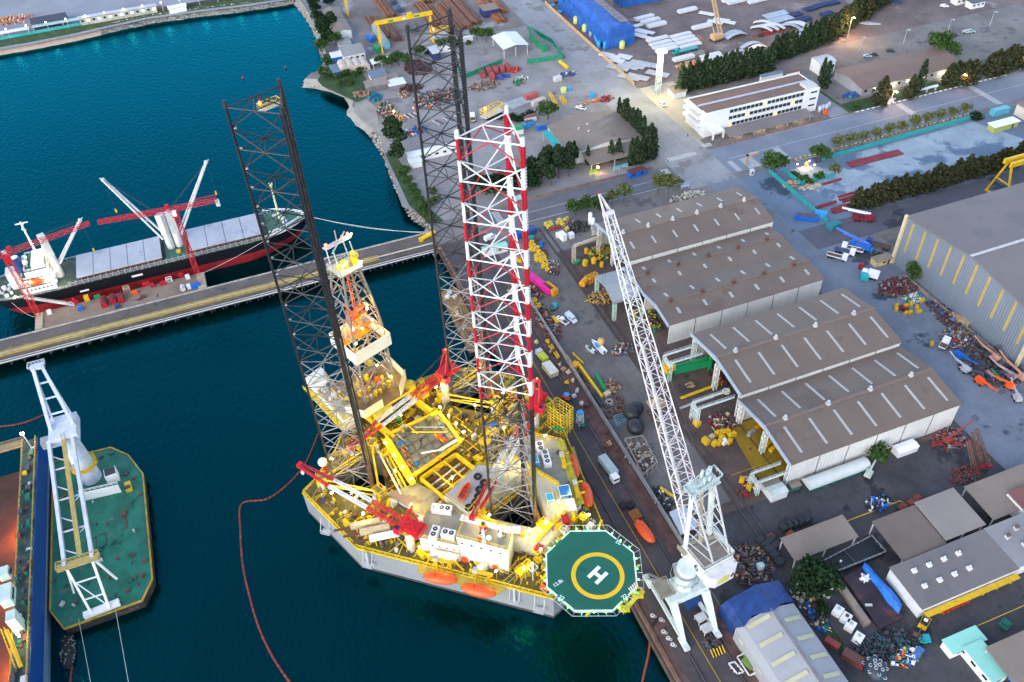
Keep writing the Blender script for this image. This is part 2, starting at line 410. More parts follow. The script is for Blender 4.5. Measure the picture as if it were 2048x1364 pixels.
marks('lane_line',[(200,276.4,900,276.6),(226,286.6,272,286.8),(100,274.2,166,274.4),(100,268,166,268.25)],PAINTW)
marks('parking_bay_line',[(196+.0,298+2.6*k,200,298.15+2.6*k)for k in range(18)],PAINTY)
marks('yard_line',[(94,100.6,121,100.85),(128.5,99.5,147,99.8),(147,92.5,147.3,99.8),(108.5,125.5,122,125.7),(130,61.6,165,61.85),(73.2,60,73.35,240)],PAINTY)
def rails(xs,y0,y1,name='crane_rail'):
 b=MB()
 for x in xs:
  b.aabb(x-.35,y0,LZ+.215,x+.35,y1,LZ+.235,1);b.aabb(x-.12,y0,LZ+.236,x+.12,y1,LZ+.31,0)
 return struct(b.build(name,[mat('rail_steel',(.10,.085,.075),.5,.3,.5),mat('rail_slab',(.045,.04,.042),.9,.2,.3)]))
rails((69.9,78.6),40,262)
rails((104.2,106.5),70,262,'trolley_rail')
b=MB();b.aabb(63.8,40,3.2,64.6,268,4.35);b.aabb(63.2,40,1.2,63.8,268,3.3,1)
struct(b.build('quay_kerb',[mat('kerb_rust',(.17,.09,.06),.85,.35,.3),mat('fender_timber',(.08,.055,.04),.9,.3,.4)]))
# ================================================================ sheds, warehouses, office, small buildings
ROOFB=mat('brown_roof_sheet',(.158,.115,.090),.6,.10,.06,ribs=('X',.8,.012),patch=[((.128,.09,.072),.58,.05),((.18,.135,.11),.66,.11)])
ROOFB2=mat('tan_roof_sheet',(.215,.17,.135),.65,.10,.07,ribs=('X',.8,.012),patch=((.165,.13,.11),.60,.06))
ROOFG=mat('grey_roof_sheet',(.165,.145,.142),.65,.08,.05,ribs=('X',.8,.012),patch=((.14,.125,.122),.58,.06))
ROOFS=mat('steel_roof_sheet',(.25,.24,.24),.55,.10,.06,ribs=('X',.8,.012))
ROOFW=mat('white_roof_sheet',(.66,.68,.72),.5,.06,.1,ribs=('X',1.2,.04))
ROOFM=mat('mint_roof_sheet',(.28,.62,.52),.5,.06,.1,ribs=('X',.8,.012))
ROOFT=mat('slate_roof_sheet',(.14,.19,.24),.6,.15,.1,ribs=('X',.8,.012))
ROOFR=mat('red_roof_sheet',(.20,.075,.065),.6,.12,.1,ribs=('X',.8,.012))
WALLW=mat('white_cladding',(.62,.61,.58),.6,.08,.1,ribs=('X',.9,.04),patch=((.33,.27,.22),.72,.12))
WALLB=mat('blue_grey_cladding',(.155,.185,.23),.6,.08,.05,ribs=('Y',1.0,.04))
WALLP=mat('plain_render',(.72,.72,.71),.7,.06,.2)
SKYL=mat('skylight_sheet',(.40,.39,.37),.4,.08,.3)
RIDGE=mat('ridge_cap',(.20,.135,.105),.6,.1,.3)
FASCIA=mat('pale_blue_trim',(.36,.42,.50),.5,.08,.3)
ALU=mat('aluminium',(.55,.56,.58),.35,.1,.5,metal=.6)
def rect(v,z,a,b):
 p,q=v(*a,z),v(*b,z);return min(p.x,q.x),min(p.y,q.y),max(p.x,q.x),max(p.y,q.y)
def quad_n(b,a,c,d,e,off,mi=0):
 """thin plate lifted off a sloping surface"""
 a,c,d,e=map(Vector,(a,c,d,e));n=(c-a).cross(e-a).normalized()*off
 top=[q+n for q in(a,c,d,e)];b.add([*(q+n*.05 for q in(a,c,d,e)),*top],MB.BF,mi)
def roof_vent(par,x,y,z,r=.55,m=None):
 b=MB();b.box((x,y,z-.5),(1.1,1.1,.8),0,1);b.cyl((x,y,z+.3),r*.7,.35,10);b.ell((x,y,z+.85),(r,r,.5),10,6)
 return b.build('roof_vent',m or[ALU,LGREY],par)
def shed(label,x0,x1,y0,y1,ze,rise,nsky,sl,sw,vents,cap=.35,south=True,west=True,zs=None,vm=None,roofm=None):
 t=thing('workshop_shed',label,'shed',((x0+x1)/2,(y0+y1)/2,LZ),0,'long workshop sheds')
 ym,zr=(y0+y1)/2,ze+rise
 b=MB();o=.35
 for s,ya,yb in((-1,y0-o,ym),(1,ym,y1+o)):
  za,zb=(ze,zr)if s<0 else(zr,ze)
  b.add([(x0,ya,za),(x1,ya,za),(x1,yb,zb),(x0,yb,zb),(x0,ya,za-.25),(x1,ya,za-.25),(x1,yb,zb-.25),(x0,yb,zb-.25)],[(0,1,2,3),(7,6,5,4),(0,4,5,1),(1,5,6,2),(2,6,7,3),(3,7,4,0)])
 rf=b.build('roof',roofm or ROOFB,t)
 b=MB();b.bar((x0,ym,zr+.08),(x1,ym,zr+.08),cap*2,.22);b.build('ridge_cap',RIDGE,rf)
 k=rise/(ym-y0)
 for row in(0,1):
  for i in range(nsky):
   x=x0+(x1-x0)*(i+.55)/nsky
   c=(y0+ym)/2 if row==0 else(y1+ym)/2
   ya,yb=c-sl/2,c+sl/2
   za=ze+k*(ya-y0)if row==0 else ze+k*(y1-ya);zb=ze+k*(yb-y0)if row==0 else ze+k*(y1-yb)
   b=MB();quad_n(b,(x,ya,za),(x+sw,ya,za),(x+sw,yb,zb),(x,yb,zb),.09);b.build('skylight',SKYL,rf)
 for i in range(vents):roof_vent(rf,x0+(x1-x0)*(i+.45)/vents,ym,zr+.5,m=vm)
 zs=zs if zs is not None else LZ
 b=MB();w=.3
 b.aabb(x0+.4,y0,zs,x1-.4,y0+w,ze-.3);b.aabb(x0+.4,y1-w,LZ,x1-.4,y1,ze-.3)
 b.aabb(x1-.7,y0+w,LZ,x1-.4,y1-w,ze-.3)
 for xx in(x0,x1-.6):
  b.add([(xx+d,y,z)for d in(.05,.45)for y,z in((y0,ze-.9),(y0,ze-.3),(ym,zr-.35),(y1,ze-.3),(y1,ze-.9),(ym,zr-1.9))],[(0,1,2,5),(5,2,3,4),(11,8,7,6),(10,9,8,11),(0,5,11,6),(5,4,10,11)])
 b.build('wall',WALLW,t)
 b=MB()
 for ya,za,yb,zb in((y0-o,ze,ym,zr),(ym,zr,y1+o,ze)):
  b.add([(x0-d,y,z+h)for d in(0.02,.5)for h in(-.8,.28)for y,z in((ya,za),(yb,zb))],[(0,1,3,2),(4,6,7,5),(0,4,5,1),(2,3,7,6),(0,2,6,4),(1,5,7,3)])
 b.build('gable_trim',FASCIA,t)
 for q in range(1,6):b=MB();b.aabb(x0+(x1-x0)*q/6,y0-.09,ze-2.2 if zs>LZ+1 else LZ+.3,x0+(x1-x0)*q/6+.16,y0-.002,ze-.4);b.build('downpipe',DGREY,t)
 for yy in(y0+.8,ym,y1-.8):
  if west:b=MB();b.lattice((x0+1,yy,LZ),(x0+1,yy,ze-.9),1.2,1.2,7,.12,.08);b.build('column',WHITE,t)
 return t
S1=shed('brown roofed shed furthest from the water crane, beside the avenue trees',119.8,181.4,216.4,241.8,15,2.5,7,3.6,.8,6,zs=11.5)
S2=shed('brown shed with rusty vents, tucked under the white strip of the furthest shed',118.2,179.5,200.45,215.7,13,1.2,6,2.0,1.0,5,cap=.2,zs=11.5,vm=[RUST,BROWN],west=False)
S3=shed('brown shed sharing a valley gutter with its twin, showing a long stained wall',118.2,179.3,182.2,200.0,13,1.55,6,2.6,1.0,5,cap=.2,vm=[RUST,BROWN],west=False)
S4=shed('wide brown shed with long skylights and a white strip over its lower neighbour',121.0,179.6,143.4,172.3,16,2.4,7,9,.8,4,cap=.5,zs=12)
S5=shed('brown shed with long skylights and a tall white wall facing the service road',120.4,179.6,116.4,143.0,14,2.2,7,9,.8,4,cap=.5)
t=thing('canopy','grey canopy projecting from the open front of the middle sheds','canopy',(112,205,LZ))
v=V(1020,420,4.548)
pa=[v(780,600,13),v(1000,545,13),v(1160,700,13.0),v(860,690,14.2)]
b=MB();a,c,e,d=v(780,597,12.5),v(985,545,12.5),v(1180,770,12.5),v(940,840,12.5);m1,m2=v(865,690,14.2),v(1085,640,14.2)
for q in((a,m1,m2,c),(m1,d,e,m2)):b.quad(*q);b.quad(*[p-Vector((0,0,.25))for p in q[::-1]])
for p,q in((a,m1),(m1,d),(d,e),(a,c)):b.quad(p,q,q-Vector((0,0,.9)),p-Vector((0,0,.9)))
b.build('roof',mat('grey_canopy_sheet',(.30,.31,.33),.5,.06,.1,ribs=('X',.8,.03)),t)
for p in(a,d):
 b=MB();b.lattice((p.x+.6,p.y,LZ),(p.x+.6,p.y,p.z-.9),1,1,7,.12,.07);b.build('column',mat('mint_steel',(.42,.58,.48),.5,.1,.5),t)
t=thing('lean_to','grey lean-to roof with skylights along the back of the first brown shed','lean-to',(135,246,LZ))
b=MB();b.aabb(121,242.6,8.8,151,249.5,9.1);r_=b.build('roof',ROOFS,t)
for i in range(6):b=MB();b.aabb(123+5*i,243.2,9.12,124+5*i,249,9.2);b.build('skylight',SKYL,r_)
for i in range(5):roof_vent(r_,126+5*i,246,9.6,.5)
b=MB();b.aabb(121.5,249.0,LZ,150.5,249.3,8.8);b.aabb(150.2,242.6,LZ,150.5,249,8.8);b.build('wall',WALLW,t)
t=thing('warehouse','huge grey blue warehouse with yellow strip windows in its gable wall','warehouse',(216.3,158.6,LZ))
zb=V(1640,300,4.873)
WX,WY0,WY1,WE=216.3,128.6,188.4,24.3
WR=27.6;WM=(WY0+WY1)/2
b=MB();X2=340
b.add([(WX,WY0,LZ),(WX,WY0,WE),(WX,WM,WR),(WX,WY1,WE),(WX,WY1,LZ)],[(0,1,2,3,4)])
b.quad((WX,WY1,LZ),(WX,WY1,WE),(X2,WY1,WE),(X2,WY1,LZ));b.quad((WX,WY0,LZ),(X2,WY0,LZ),(X2,WY0,WE),(WX,WY0,WE))
b.build('wall',WALLB,t)
b=MB()
for ya,za,yb,z2 in((WY0-.5,WE,WM,WR+.2),(WM,WR+.2,WY1+.5,WE)):
 b.add([(x,y,z+h)for h in(0,.3)for x in(WX-.8,X2)for y,z in((ya,za),(yb,z2))],[(0,1,3,2),(4,6,7,5),(0,4,5,1),(2,3,7,6),(0,2,6,4),(1,5,7,3)])
r_=b.build('roof',ROOFG,t)
b=MB();b.bar((WX-.8,WM,WR+.5),(X2,WM,WR+.5),1.0,.2);b.build('ridge_cap',LGREY,r_)
for i in range(10):
 y=WY1-3.4-i*5.9;zt=WE+(WR-WE)*(1-abs(y-WM)/(WM-WY0))
 b=MB();b.aabb(WX-.06,y-.5,zt-13.5,WX-.002,y+.5,zt-1.2);b.build('strip_window',mat('yellow_strip',(.40,.29,.09),.5,.12,.3),t)
for x,y in((WX-.45,WY1+.2),(WX-.45,WY0-.2)):
 b=MB();b.aabb(x-.4,y-.6,LZ,x+.4,y+.6,WE+.8);b.build('corner_post',BEIGE,t)
b=MB();b.aabb(WX-2.2,WY0+1,LZ,WX-1.8,WY1-8,LZ+1.3);tag(b.build('boundary_wall',mat('stone_wall',(.24,.20,.18),.9,.25,.4)),'low tan boundary wall running along the foot of the huge grey warehouse','wall')
t=thing('office_building','white three storey office block with brown roof and rows of dark windows','office',(229,305,LZ))
OX0,OX1,OY0,OY1,OZ=198.3,259.5,296.6,313.6,15.6
b=MB();b.aabb(OX0+1.2,OY0+1.4,LZ,OX1,OY1,OZ-1.0)
for k in range(3):
 z=LZ+2.3+3.3*k
 b.aabb(OX0+1.0,OY0+.6,z+2.0,OX1+.1,OY0+1.42,z+3.4 if k<2 else OZ)
 b.aabb(OX0-1.0,OY0+3,z+2.1,OX0+1.3,OY1-.3,z+3.4 if k<2 else OZ)
b.aabb(OX0+1.0,OY0+.6,LZ,OX1+.1,OY0+1.42,LZ+2.4)
b.aabb(OX0+1.0,OY0+.5,LZ,OX0+13.5,OY0+1.41,OZ-.01);b.aabb(OX1-7,OY0+.5,LZ,OX1+.12,OY0+1.41,OZ-.01)
b.aabb(OX0+.9,OY0+.55,LZ+.01,OX0+1.9,OY0+4.5,OZ-.02);b.aabb(OX0+1.2,OY1-.25,OZ-1,OX1,OY1+.05,OZ+.3);b.aabb(OX1-.3,OY0+1.42,OZ-1,OX1+.05,OY1-.26,OZ-.02)
ow=b.build('wall',WALLP,t)
b=MB();b.aabb(OX0+1.9,OY0+1.43,OZ-.98,OX1-.31,OY1-.26,OZ-.35);r_=b.build('roof',mat('brown_flat_roof',(.18,.115,.09),.8,.12,.1),t)
b=MB();b.aabb(OX0+2,OY0+8.6,OZ-.34,OX1-.4,OY0+9.8,OZ-.05);b.build('gutter',mat('pale_gutter',(.40,.42,.50),.5,.08,.2),r_)
b=MB();b.aabb(OX1-6.5,OY0+1.6,OZ-.34,OX1-.6,OY0+7,OZ+.9);b.build('roof_plant',LGREY,r_)
for k in range(3):
 z=LZ+2.25+3.3*k
 for i in range(18):
  x=OX0+14.2+i*2.2
  b=MB();b.aabb(x,OY0+1.0,z+.25,x+1.55,OY0+1.39,z+1.95);wn=b.build('window',GLASS if(i*7+k*5)%11 else mat('lit_window',(.75,.62,.25),emit=.25),t)
 for i in range(5):
  y=OY0+5+i*2.1;b=MB();b.aabb(OX0+1.02,y,z+.4,OX0+1.19,y+1.4,z+1.7);b.build('window',GLASS,t)
 b=MB();b.aabb(OX1-4.6,OY0+.42,z+.7,OX1-1.2,OY0+.49,z+1.5);b.build('window',GLASS,t)
b=MB();b.aabb(OX0+3.5,OY0-3.6,LZ+3.2,OX0+9.5,OY0+.49,LZ+4.0);b.aabb(OX0+3.5,OY0-3.6,LZ,OX0+4.2,OY0-2.9,LZ+3.19);b.aabb(OX0+8.8,OY0-3.6,LZ,OX0+9.5,OY0-2.9,LZ+3.19)
b.build('porch',WALLP,t)
t=thing('carport','long grey brown carport roof in front of the white office','carport',(233,291,LZ))
b=MB();b.add([(x,y,z+h)for h in(0,.2)for x in(OX0+10,OX0+55)for y,z in((OY0-7.5,LZ+2.0),(OY0+.2,LZ+2.5))],[(0,1,3,2),(4,6,7,5),(0,4,5,1),(2,3,7,6),(0,2,6,4),(1,5,7,3)])
b.build('roof',mat('carport_sheet',(.20,.175,.175),.6,.08,.1,ribs=('X',.8,.012)),t)
for i in range(8):b=MB();b.aabb(OX0+11+i*6,OY0-6.6,LZ,OX0+11.2+i*6,OY0-6.4,LZ+2.0);b.build('post',LGREY,t)
for i in range(4):b=MB();b.aabb(OX0+15+i*11,OY0-3.1,LZ+2.05,OX0+17+i*11,OY0-2.9,LZ+2.2);b.build('strip_lamp',LAMPW,t);lamp((OX0+16+i*11,OY0-3.5,LZ+1.8),160,(1,.85,.35),.5)
for i,(dx,dy)in enumerate(((0,0),(2,.6),(4,.5),(6,1.4))):
 b=MB();b.cyl((OX1+1+dx,OY0-1.5+dy,LZ),.85,2.6,14);b.ell((OX1+1+dx,OY0-1.5+dy,LZ+2.6),(.85,.85,.3),14,6)
 tag(b.build('water_tank',mat('tank_grey',(.42,.46,.55),.4,.08,.4),smooth=True),'grey blue cylindrical water tank beside the end of the white office','tank','water tanks by the office')
b=MB();b.box((OX1+2.5,OY0-4.2,LZ),(2.2,1.6,1.5),.1);b.box((OX1+2.5,OY0-4.2,LZ+1.5),(1.2,.9,.25),.1);tag(b.build('generator_box',ORG),'small orange generator box beside the grey water tanks','generator')
def house(name,label,cat,x0,y0,x1,y1,h,roofm,wallm=WALLP,ax='x',rise=1.2,over=.5,kind='gable',win=0,group=None,door=False,rz=0,open_=False,z=LZ,lit=False):
 cx,cy=(x0+x1)/2,(y0+y1)/2;W,D=(x1-x0)/2,(y1-y0)/2
 t=thing(name,label,cat,(cx,cy,z),rz,group)
 b=MB()
 if open_:
  for sx in(-1,0,1):
   for sy in(-1,1):
    p=MB();p.box((sx*(W-.4),sy*(D-.4),0),(.3,.3,h));p.build('post',LGREY,t,local=True)
 else:
  b.box((0,0,0),(2*W,2*D,h-.02))
  if kind=='gable':
   if ax=='x':b.add([(s*W,-D,h-.02)for s in(-1,1)]+[(s*W,D,h-.02)for s in(-1,1)]+[(s*W,0,h+rise-.1)for s in(-1,1)],[(0,4,2),(1,3,5)])
   else:b.add([(-W,s*D,h-.02)for s in(-1,1)]+[(W,s*D,h-.02)for s in(-1,1)]+[(0,s*D,h+rise-.1)for s in(-1,1)],[(0,2,4),(1,5,3)])
  b.build('wall',wallm,t,local=True)
 b=MB();W2,D2=W+over,D+over
 def slab(ps):b.add([*ps,*[(p[0],p[1],p[2]+.18)for p in ps]],MB.BF)
 if kind=='flat':slab([(-W2,-D2,h),(W2,-D2,h),(W2,D2,h),(-W2,D2,h)])
 elif kind=='mono':slab([(-W2,-D2,h),(W2,-D2,h),(W2,D2,h+rise),(-W2,D2,h+rise)])
 elif ax=='x':
  slab([(-W2,-D2,h),(W2,-D2,h),(W2,0,h+rise),(-W2,0,h+rise)]);slab([(-W2,0,h+rise),(W2,0,h+rise),(W2,D2,h),(-W2,D2,h)])
 else:
  slab([(-W2,-D2,h),(0,-D2,h+rise),(0,D2,h+rise),(-W2,D2,h)]);slab([(0,-D2,h+rise),(W2,-D2,h),(W2,D2,h),(0,D2,h+rise)])
 rf=b.build('roof',roofm,t,local=True)
 for i in range(win):
  p=MB();px=-W+(2*W)*(i+.5)/win;p.box((px,-D-.02,h*.45),(min(1.5,1.2*W/win),.08,h*.28));p.build('window',mat('warm_window',(1,.8,.4),emit=1.2)if lit and i%2 else GLASS,t,local=True)
 if door:p=MB();p.box((W*.55,-D-.02,.02),(1.0,.1,min(2.2,h*.8)));p.build('door',DGREY,t,local=True)
 return t
house('tan_workshop','wide tan roofed workshop among cypress trees north of the avenue','workshop',135.6,300.6,169.6,327.4,5.6,ROOFB2,WALLP,'y',2.2,.6)
house('lean_to','low tan lean-to roof on the road side of the wide workshop','lean-to',140.5,291.0,163.5,299.6,4.2,ROOFB2,WALLP,kind='mono',rise=1.0,open_=True)
for i,(x,y)in enumerate(((146,316),(151,318),(149,312))):roof_vent(bpy.data.objects['tan_workshop'],x,y,10.9,.6)
t=thing('green_awning','green and blue awning strip along the west side of the tan workshop','awning',(133,314,LZ))
b=MB();b.add([(131.8,302,8.4),(134.7,302,9.2),(134.7,309,9.2),(131.8,309,8.4)],[(0,1,2,3)]);b.build('blue_sheet',BLUE,t)
b=MB();b.add([(131.8,309,8.4),(134.7,309,9.2),(134.7,325,9.2),(131.8,325,8.4)],[(0,1,2,3)]);b.build('green_sheet',TEAL,t)
for y in(303,313,324):b=MB();b.aabb(132,y,LZ,132.2,y+.2,8.5);b.build('post',LGREY,t)
house('canteen','long brown roofed canteen with lit windows behind the boulevard trees','canteen',286.5,299,345,319.5,4.4,mat('canteen_roof',(.19,.125,.098),.7,.08,.1,ribs=('X',.8,.012)),mat('canteen_wall',(.34,.33,.36),.7,.1,.3),'x',1.7,.8,win=12,lit=True)
for x in(305,318,334):lamp((x,297,6.5),300,(1,.85,.5),.5)
v=V(1520,0,3.875)
house('site_office','white and navy two storey cabin behind the office trees','cabin',*rect(v,10,(400,450),(590,470)),6.0,LGREY,WALLP,'x',.6,.3,win=4)
house('pump_house','small brown roofed outbuilding behind the white office','outbuilding',*rect(v,7,(0,590),(180,560)),3.0,ROOFT,WALLP,'x',.5,.3,kind='mono')
house('outbuilding','small maroon roofed outbuilding at the corner of the white office','outbuilding',*rect(v,7,(210,570),(310,545)),3.0,ROOFR,WALLP,'x',.5,.3,kind='mono')
house('guard_hut','yellow green hut with white flat roof by the cream building','hut',*rect(v,7,(1825,985),(1960,905)),2.8,CLEANW,mat('lime_wall',(.42,.45,.10),.7,.1,.4),kind='flat',over=.5,door=True)
house('cream_building','cream building with brown roof at the right edge of the gravel lot','building',338,240,372,256,5.4,ROOFB2,mat('cream_wall',(.62,.56,.46),.7,.08,.3),'y',2,.6)
b=MB();b.box((*v(1850,880)[:2],LZ),(9,3,2.8));b.box((*v(1850,880)[:2],LZ+2.8),(8.6,2.6,.12));tag(b.build('site_container',mat('cyan_container',(.10,.42,.52),.5,.12,.5,ribs=('X',.5,.03))),'cyan container beside the yellow green hut','container')
for i,(a,c)in enumerate(((1490,30),(1605,60))):
 p=v(a,c);house('white_cabin',['white site cabin with dark roof at the top of the picture behind the trees','white site cabin nearest the dark trees at the far right'][i],'cabin',p.x,p.y-3,p.x+9,p.y+2,3.4,DGREY,WALLP,kind='mono',rise=.5,win=3)
def open_shed(label,x0,y0,x1,y1,h,m,ax='x',rise=.8,**k):return house('open_shed',label,'open shed',x0,y0,x1,y1,h,m,ax=ax,rise=rise,open_=True,over=.1,**k)
open_shed('tan open-sided roof right behind the portal crane, above the round tree',106.6,92.4,126.2,99.3,4.2,ROOFB2,kind='mono')
open_shed('dark brown half of the paired open roofs, beside the black tanks',131.8,81.8,145.6,94.3,4.6,mat('dark_tan_sheet',(.15,.115,.095),.65,.12,.1,ribs=('X',.8,.012)),kind='mono')
open_shed('grey tan half of the paired open roofs, beside its darker twin',146.0,82.4,159.0,94.8,4.9,mat('pale_tan_sheet',(.24,.205,.18),.65,.06,.1,ribs=('X',.8,.012)),kind='mono')
open_shed('tan open roof at the right edge below the rusty masts',162.6,83.0,186,94.3,4.2,ROOFB2,kind='mono')
t=house('long_workshop','long grey roofed workshop with white vents near the lower right corner','workshop',127.2,69.0,157.0,81.0,4.6,ROOFG,mat('white_block_wall',(.62,.64,.66),.7,.1,.3),kind='mono',rise=.6,over=.3)
for i in range(4):
 for j in(0,1):roof_vent(t,131.6+4.6*i+j*.4,73.6+4.4*j-.3*i*.2,9.3+.25*j,.36,[ALU,CLEANW])
b=MB();b.aabb(128,67.2,LZ+2.6,157,68.6,LZ+2.9);b.build('yellow_beam',YEL,t)
for i in range(7):b=MB();b.aabb(129+4.4*i,67.8,LZ,129.4+4.4*i,68.2,LZ+2.6);b.build('column',YEL,t)
house('workshop_extension','grey roofed extension with round vents joined to the long workshop','workshop',157.4,69.2,171,81.2,4.6,ROOFS,WALLP,kind='mono',rise=.6,over=.2)
for x,y in((161,77),(165,78.2),(163.4,73.6),(167.6,74.8)):roof_vent(bpy.data.objects['workshop_extension'],x,y,9.5,.55,[RUST,LGREY])
house('red_roof_shed','red brown ribbed roof at the right edge next to the round vents','shed',171.4,69.2,195,88,5.0,ROOFR,WALLP,kind='mono',rise=.7,over=.1)
v=V(1420,1060,3.261)
open_shed('tan open roof on white posts cut by the right edge at the bottom',133.5,44,160,55,4.4,ROOFB2,kind='mono')
TX0,TX1,TY0,TY1=81.9,98.6,58,87.6
t=thing('storage_tent','long grey storage tent with translucent strips and a blue tarpaulin end','tent',(90,74,LZ))
TM=mat('tent_fabric',(.31,.31,.33),.8,.08,.1,patch=((.29,.29,.31),.6,.2))
XM=(TX0+TX1)/2+1
b=MB();prof=[(TX0,LZ),(TX0,9),(TX0+1.6,10.4),(XM,12.6),(TX1-.4,10.2),(TX1,9),(TX1,LZ)]
b.add([(x,y,z)for y in(TY0,TY1-6)for x,z in prof],[(k,k+1,k+8,k+7)for k in range(6)]+[(0,1,2,3,4,5,6)[::-1]]);b.build('cover',TM,t)
b=MB()
R=[]
for k,f in enumerate((0,.25,.5,.75,1)):
 R.append([(x+random.uniform(-.15,.15),TY1-6.3+7*f+random.uniform(-.9,.9)*(k==0),z+.12+random.uniform(-.08,.1))for x,z in[(TX0-.1,LZ+.5),(TX0-.12,9),(TX0+1.6,10.45),(TX0+4.5,11.35),(XM,12.65),(TX1-4,11.6),(TX1-.3,10.3),(TX1+.1,9),(TX1+.1,LZ+.5)]])
for r1,r2 in zip(R,R[1:]):
 for k in range(8):b.quad(r1[k],r2[k],r2[k+1],r1[k+1])
b.add(R[-1],[tuple(range(9))[::-1]]);TARP=mat('blue_tarpaulin',(.008,.042,.18),.5,.3,.5,bump=.25);b.build('tarpaulin',TARP,t)
for i,y in enumerate((79.5,74.3,69.2,64.2)):
 for s in(0,1):
  if s==0:p=[(TX0+2.2,10.6),(XM-1.2,12.35)]
  else:p=[(XM+1.4,12.2),(TX1-1.2,10.55)]
  y2=y-(.0 if s==0 else 2.4)
  b=MB();quad_n(b,(p[0][0],y2,p[0][1]),(p[1][0],y2,p[1][1]),(p[1][0],y2+1.1,p[1][1]),(p[0][0],y2+1.1,p[0][1]),.12);b.build('skylight',mat('yellow_skylight',(.46,.44,.27),.5,.1,.3),t)
b=MB();b.bar((XM,TY0,12.68),(XM,TY1-6,12.68),.7,.16);b.build('ridge_cap',mat('tent_ridge',(.22,.20,.20)),t)
for y in(62,70,78):b=MB();b.aabb(TX0-.05,y,7.2,TX0-.01,y+1.6,8.2);b.build('window',mat('tent_window',(.45,.43,.30)),t)
p,q=v(1535,760,7),v(1930,945,7.2)
house('mint_cabin','mint roofed cabin lying across the lower right yard','cabin',*rect(v,7.2,(1590,800),(1730,630)),3.0,ROOFM,WALLP,kind='flat',over=.35,win=2)
house('mint_cabin','long white cabin with mint roof and dark windows, end on to the bottom edge','cabin',*rect(v,7.6,(1845,985),(1770,720)),3.4,ROOFM,WALLP,kind='flat',over=.35,win=1)
t=bpy.data.objects['mint_cabin.001']
for k in range(4):p_=MB();p_.box((-2.42,-6.2+3.6*k,1.4),(.08,1.5,.9));p_.build('window',GLASS,t,local=True)
v=V(600,0,4.4)
house('waterside_warehouse','long tan roofed warehouse on the bank at the head of the basin','warehouse',*rect(v,8,(315,300),(330,75)),4.5,ROOFB2,WALLP,'y',1.5,.4)
o=bpy.data.objects['waterside_warehouse']
x0,y0,x1,y1=62.5,470,76,530
house('white_house','grey roofed white house below the long waterside warehouse','house',*rect(v,7.5,(385,505),(525,390)),4.0,ROOFS,WALLP,'x',.9,.4,win=4)
house('shack','low pale shed between the white house and the waterside warehouse','shed',*rect(v,7,(350,400),(420,335)),3,ROOFS,WALLP,kind='mono',rise=.5)
house('shack','pale blue roofed shed by the shore tree','shed',*rect(v,6.5,(285,510),(370,455)),2.6,ROOFW,BLUE,kind='mono',rise=.4)
house('shelter','white gabled marquee roof beside the yard road','shelter',*rect(v,7,(640,570),(770,500)),3.0,ROOFW,WALLP,'y',1.0,.2,open_=True)
house('shack','brown roofed scrap dealer shack by the green point','shed',*rect(v,7,(590,770),(750,690)),3.0,mat('dirty_tan',(.26,.21,.18),.8,.2,.3),mat('shack_wall',(.16,.15,.17),.8,.25,.4),kind='mono',rise=.5)
house('shack','white awning shack full of goods beside the brown dealer shack','shed',*rect(v,6.5,(790,760),(900,690)),2.5,ROOFW,mat('goods_wall',(.22,.20,.22),.8,.5,1.5),kind='mono',rise=.4)
house('shack','slate roofed shack behind the brown dealer shack','shed',*rect(v,6.5,(630,690),(730,610)),2.5,ROOFT,WALLP,kind='mono',rise=.4)
house('shack','tan roofed shack behind the white awning','shed',*rect(v,6.5,(745,690),(850,650)),2.5,ROOFB2,WALLP,kind='mono',rise=.4)
p=v(440,600)
for i in range(4):
 q=v(385+60*i,615-8*i,LZ);b=MB();n=9
 b.add([(q.x+2.4*math.cos(PI*k/n),q.y+d,LZ+2+2.2*math.sin(PI*k/n))for d in(-4.5,4.5)for k in range(n+1)]+[(q.x+s*2.4,q.y+d,LZ)for d in(-4.5,4.5)for s in(1,-1)],[(k,k+1,n+2+k,n+1+k)for k in range(n)]+[(0,20,21,*range(n,0,-1)),(10,*range(11,20),23,22),(0,10,22,20),(9,21,23,19)])
 tag(b.build('arched_shelter',mat('beige_canvas',(.46,.40,.34),.8,.12,.4),org=(q.x,q.y,LZ)),'beige barrel roofed shelter in the row of four by the shore','shelter','row of barrel roofed shelters')
house('shack','slate blue roof in front of the barrel roofed shelters','shed',*rect(v,6,(290,640),(370,560)),2,ROOFT,BLUE,kind='mono',rise=.3)
house('open_hall','large white open-sided roof over pipework in the north yard','open shed',*rect(v,10,(1790,430),(1900,275)),5.6,ROOFW,ax='y',rise=1.3,over=.3,open_=True)
house('site_office','grey roofed portable office with navy side behind the dark rig leg','cabin',*rect(v,8,(1165,470),(1190,395)),3.6,LGREY,mat('navy_wall',(.02,.03,.12)),kind='flat',over=.15)
house('container_office','white cabin with round window beside the navy sided office','cabin',*rect(v,7,(1200,430),(1320,370)),2.8,WHITE,WALLP,kind='flat',over=.1,win=2)
house('long_shed','low white roofed shed behind the yellow platform of the far dark leg','shed',*rect(v,6.5,(1280,365),(1520,320)),2.6,ROOFW,WALLP,kind='mono',rise=.4)
house('grey_shelter','grey barrel roofed store under the far yellow gantry','store',*rect(v,7.5,(735,385),(680,215)),3.5,ROOFS,mat('cyan_wall',(.15,.42,.52)),'y',1.4,.2)
house('pipe_shelter','tan shelter covering a stack of rusty pipes in the pipe yard','shelter',*rect(v,9,(1620,90),(1700,20)),4.5,ROOFB2,mat('navy_wall',(.02,.03,.12)),kind='flat',over=.4)
t=thing('blue_cover','tall building wrapped in blue tarpaulin next to the main road','tarpaulin building',(207,430,LZ))
b=MB();rr=random.Random(3);R=[]
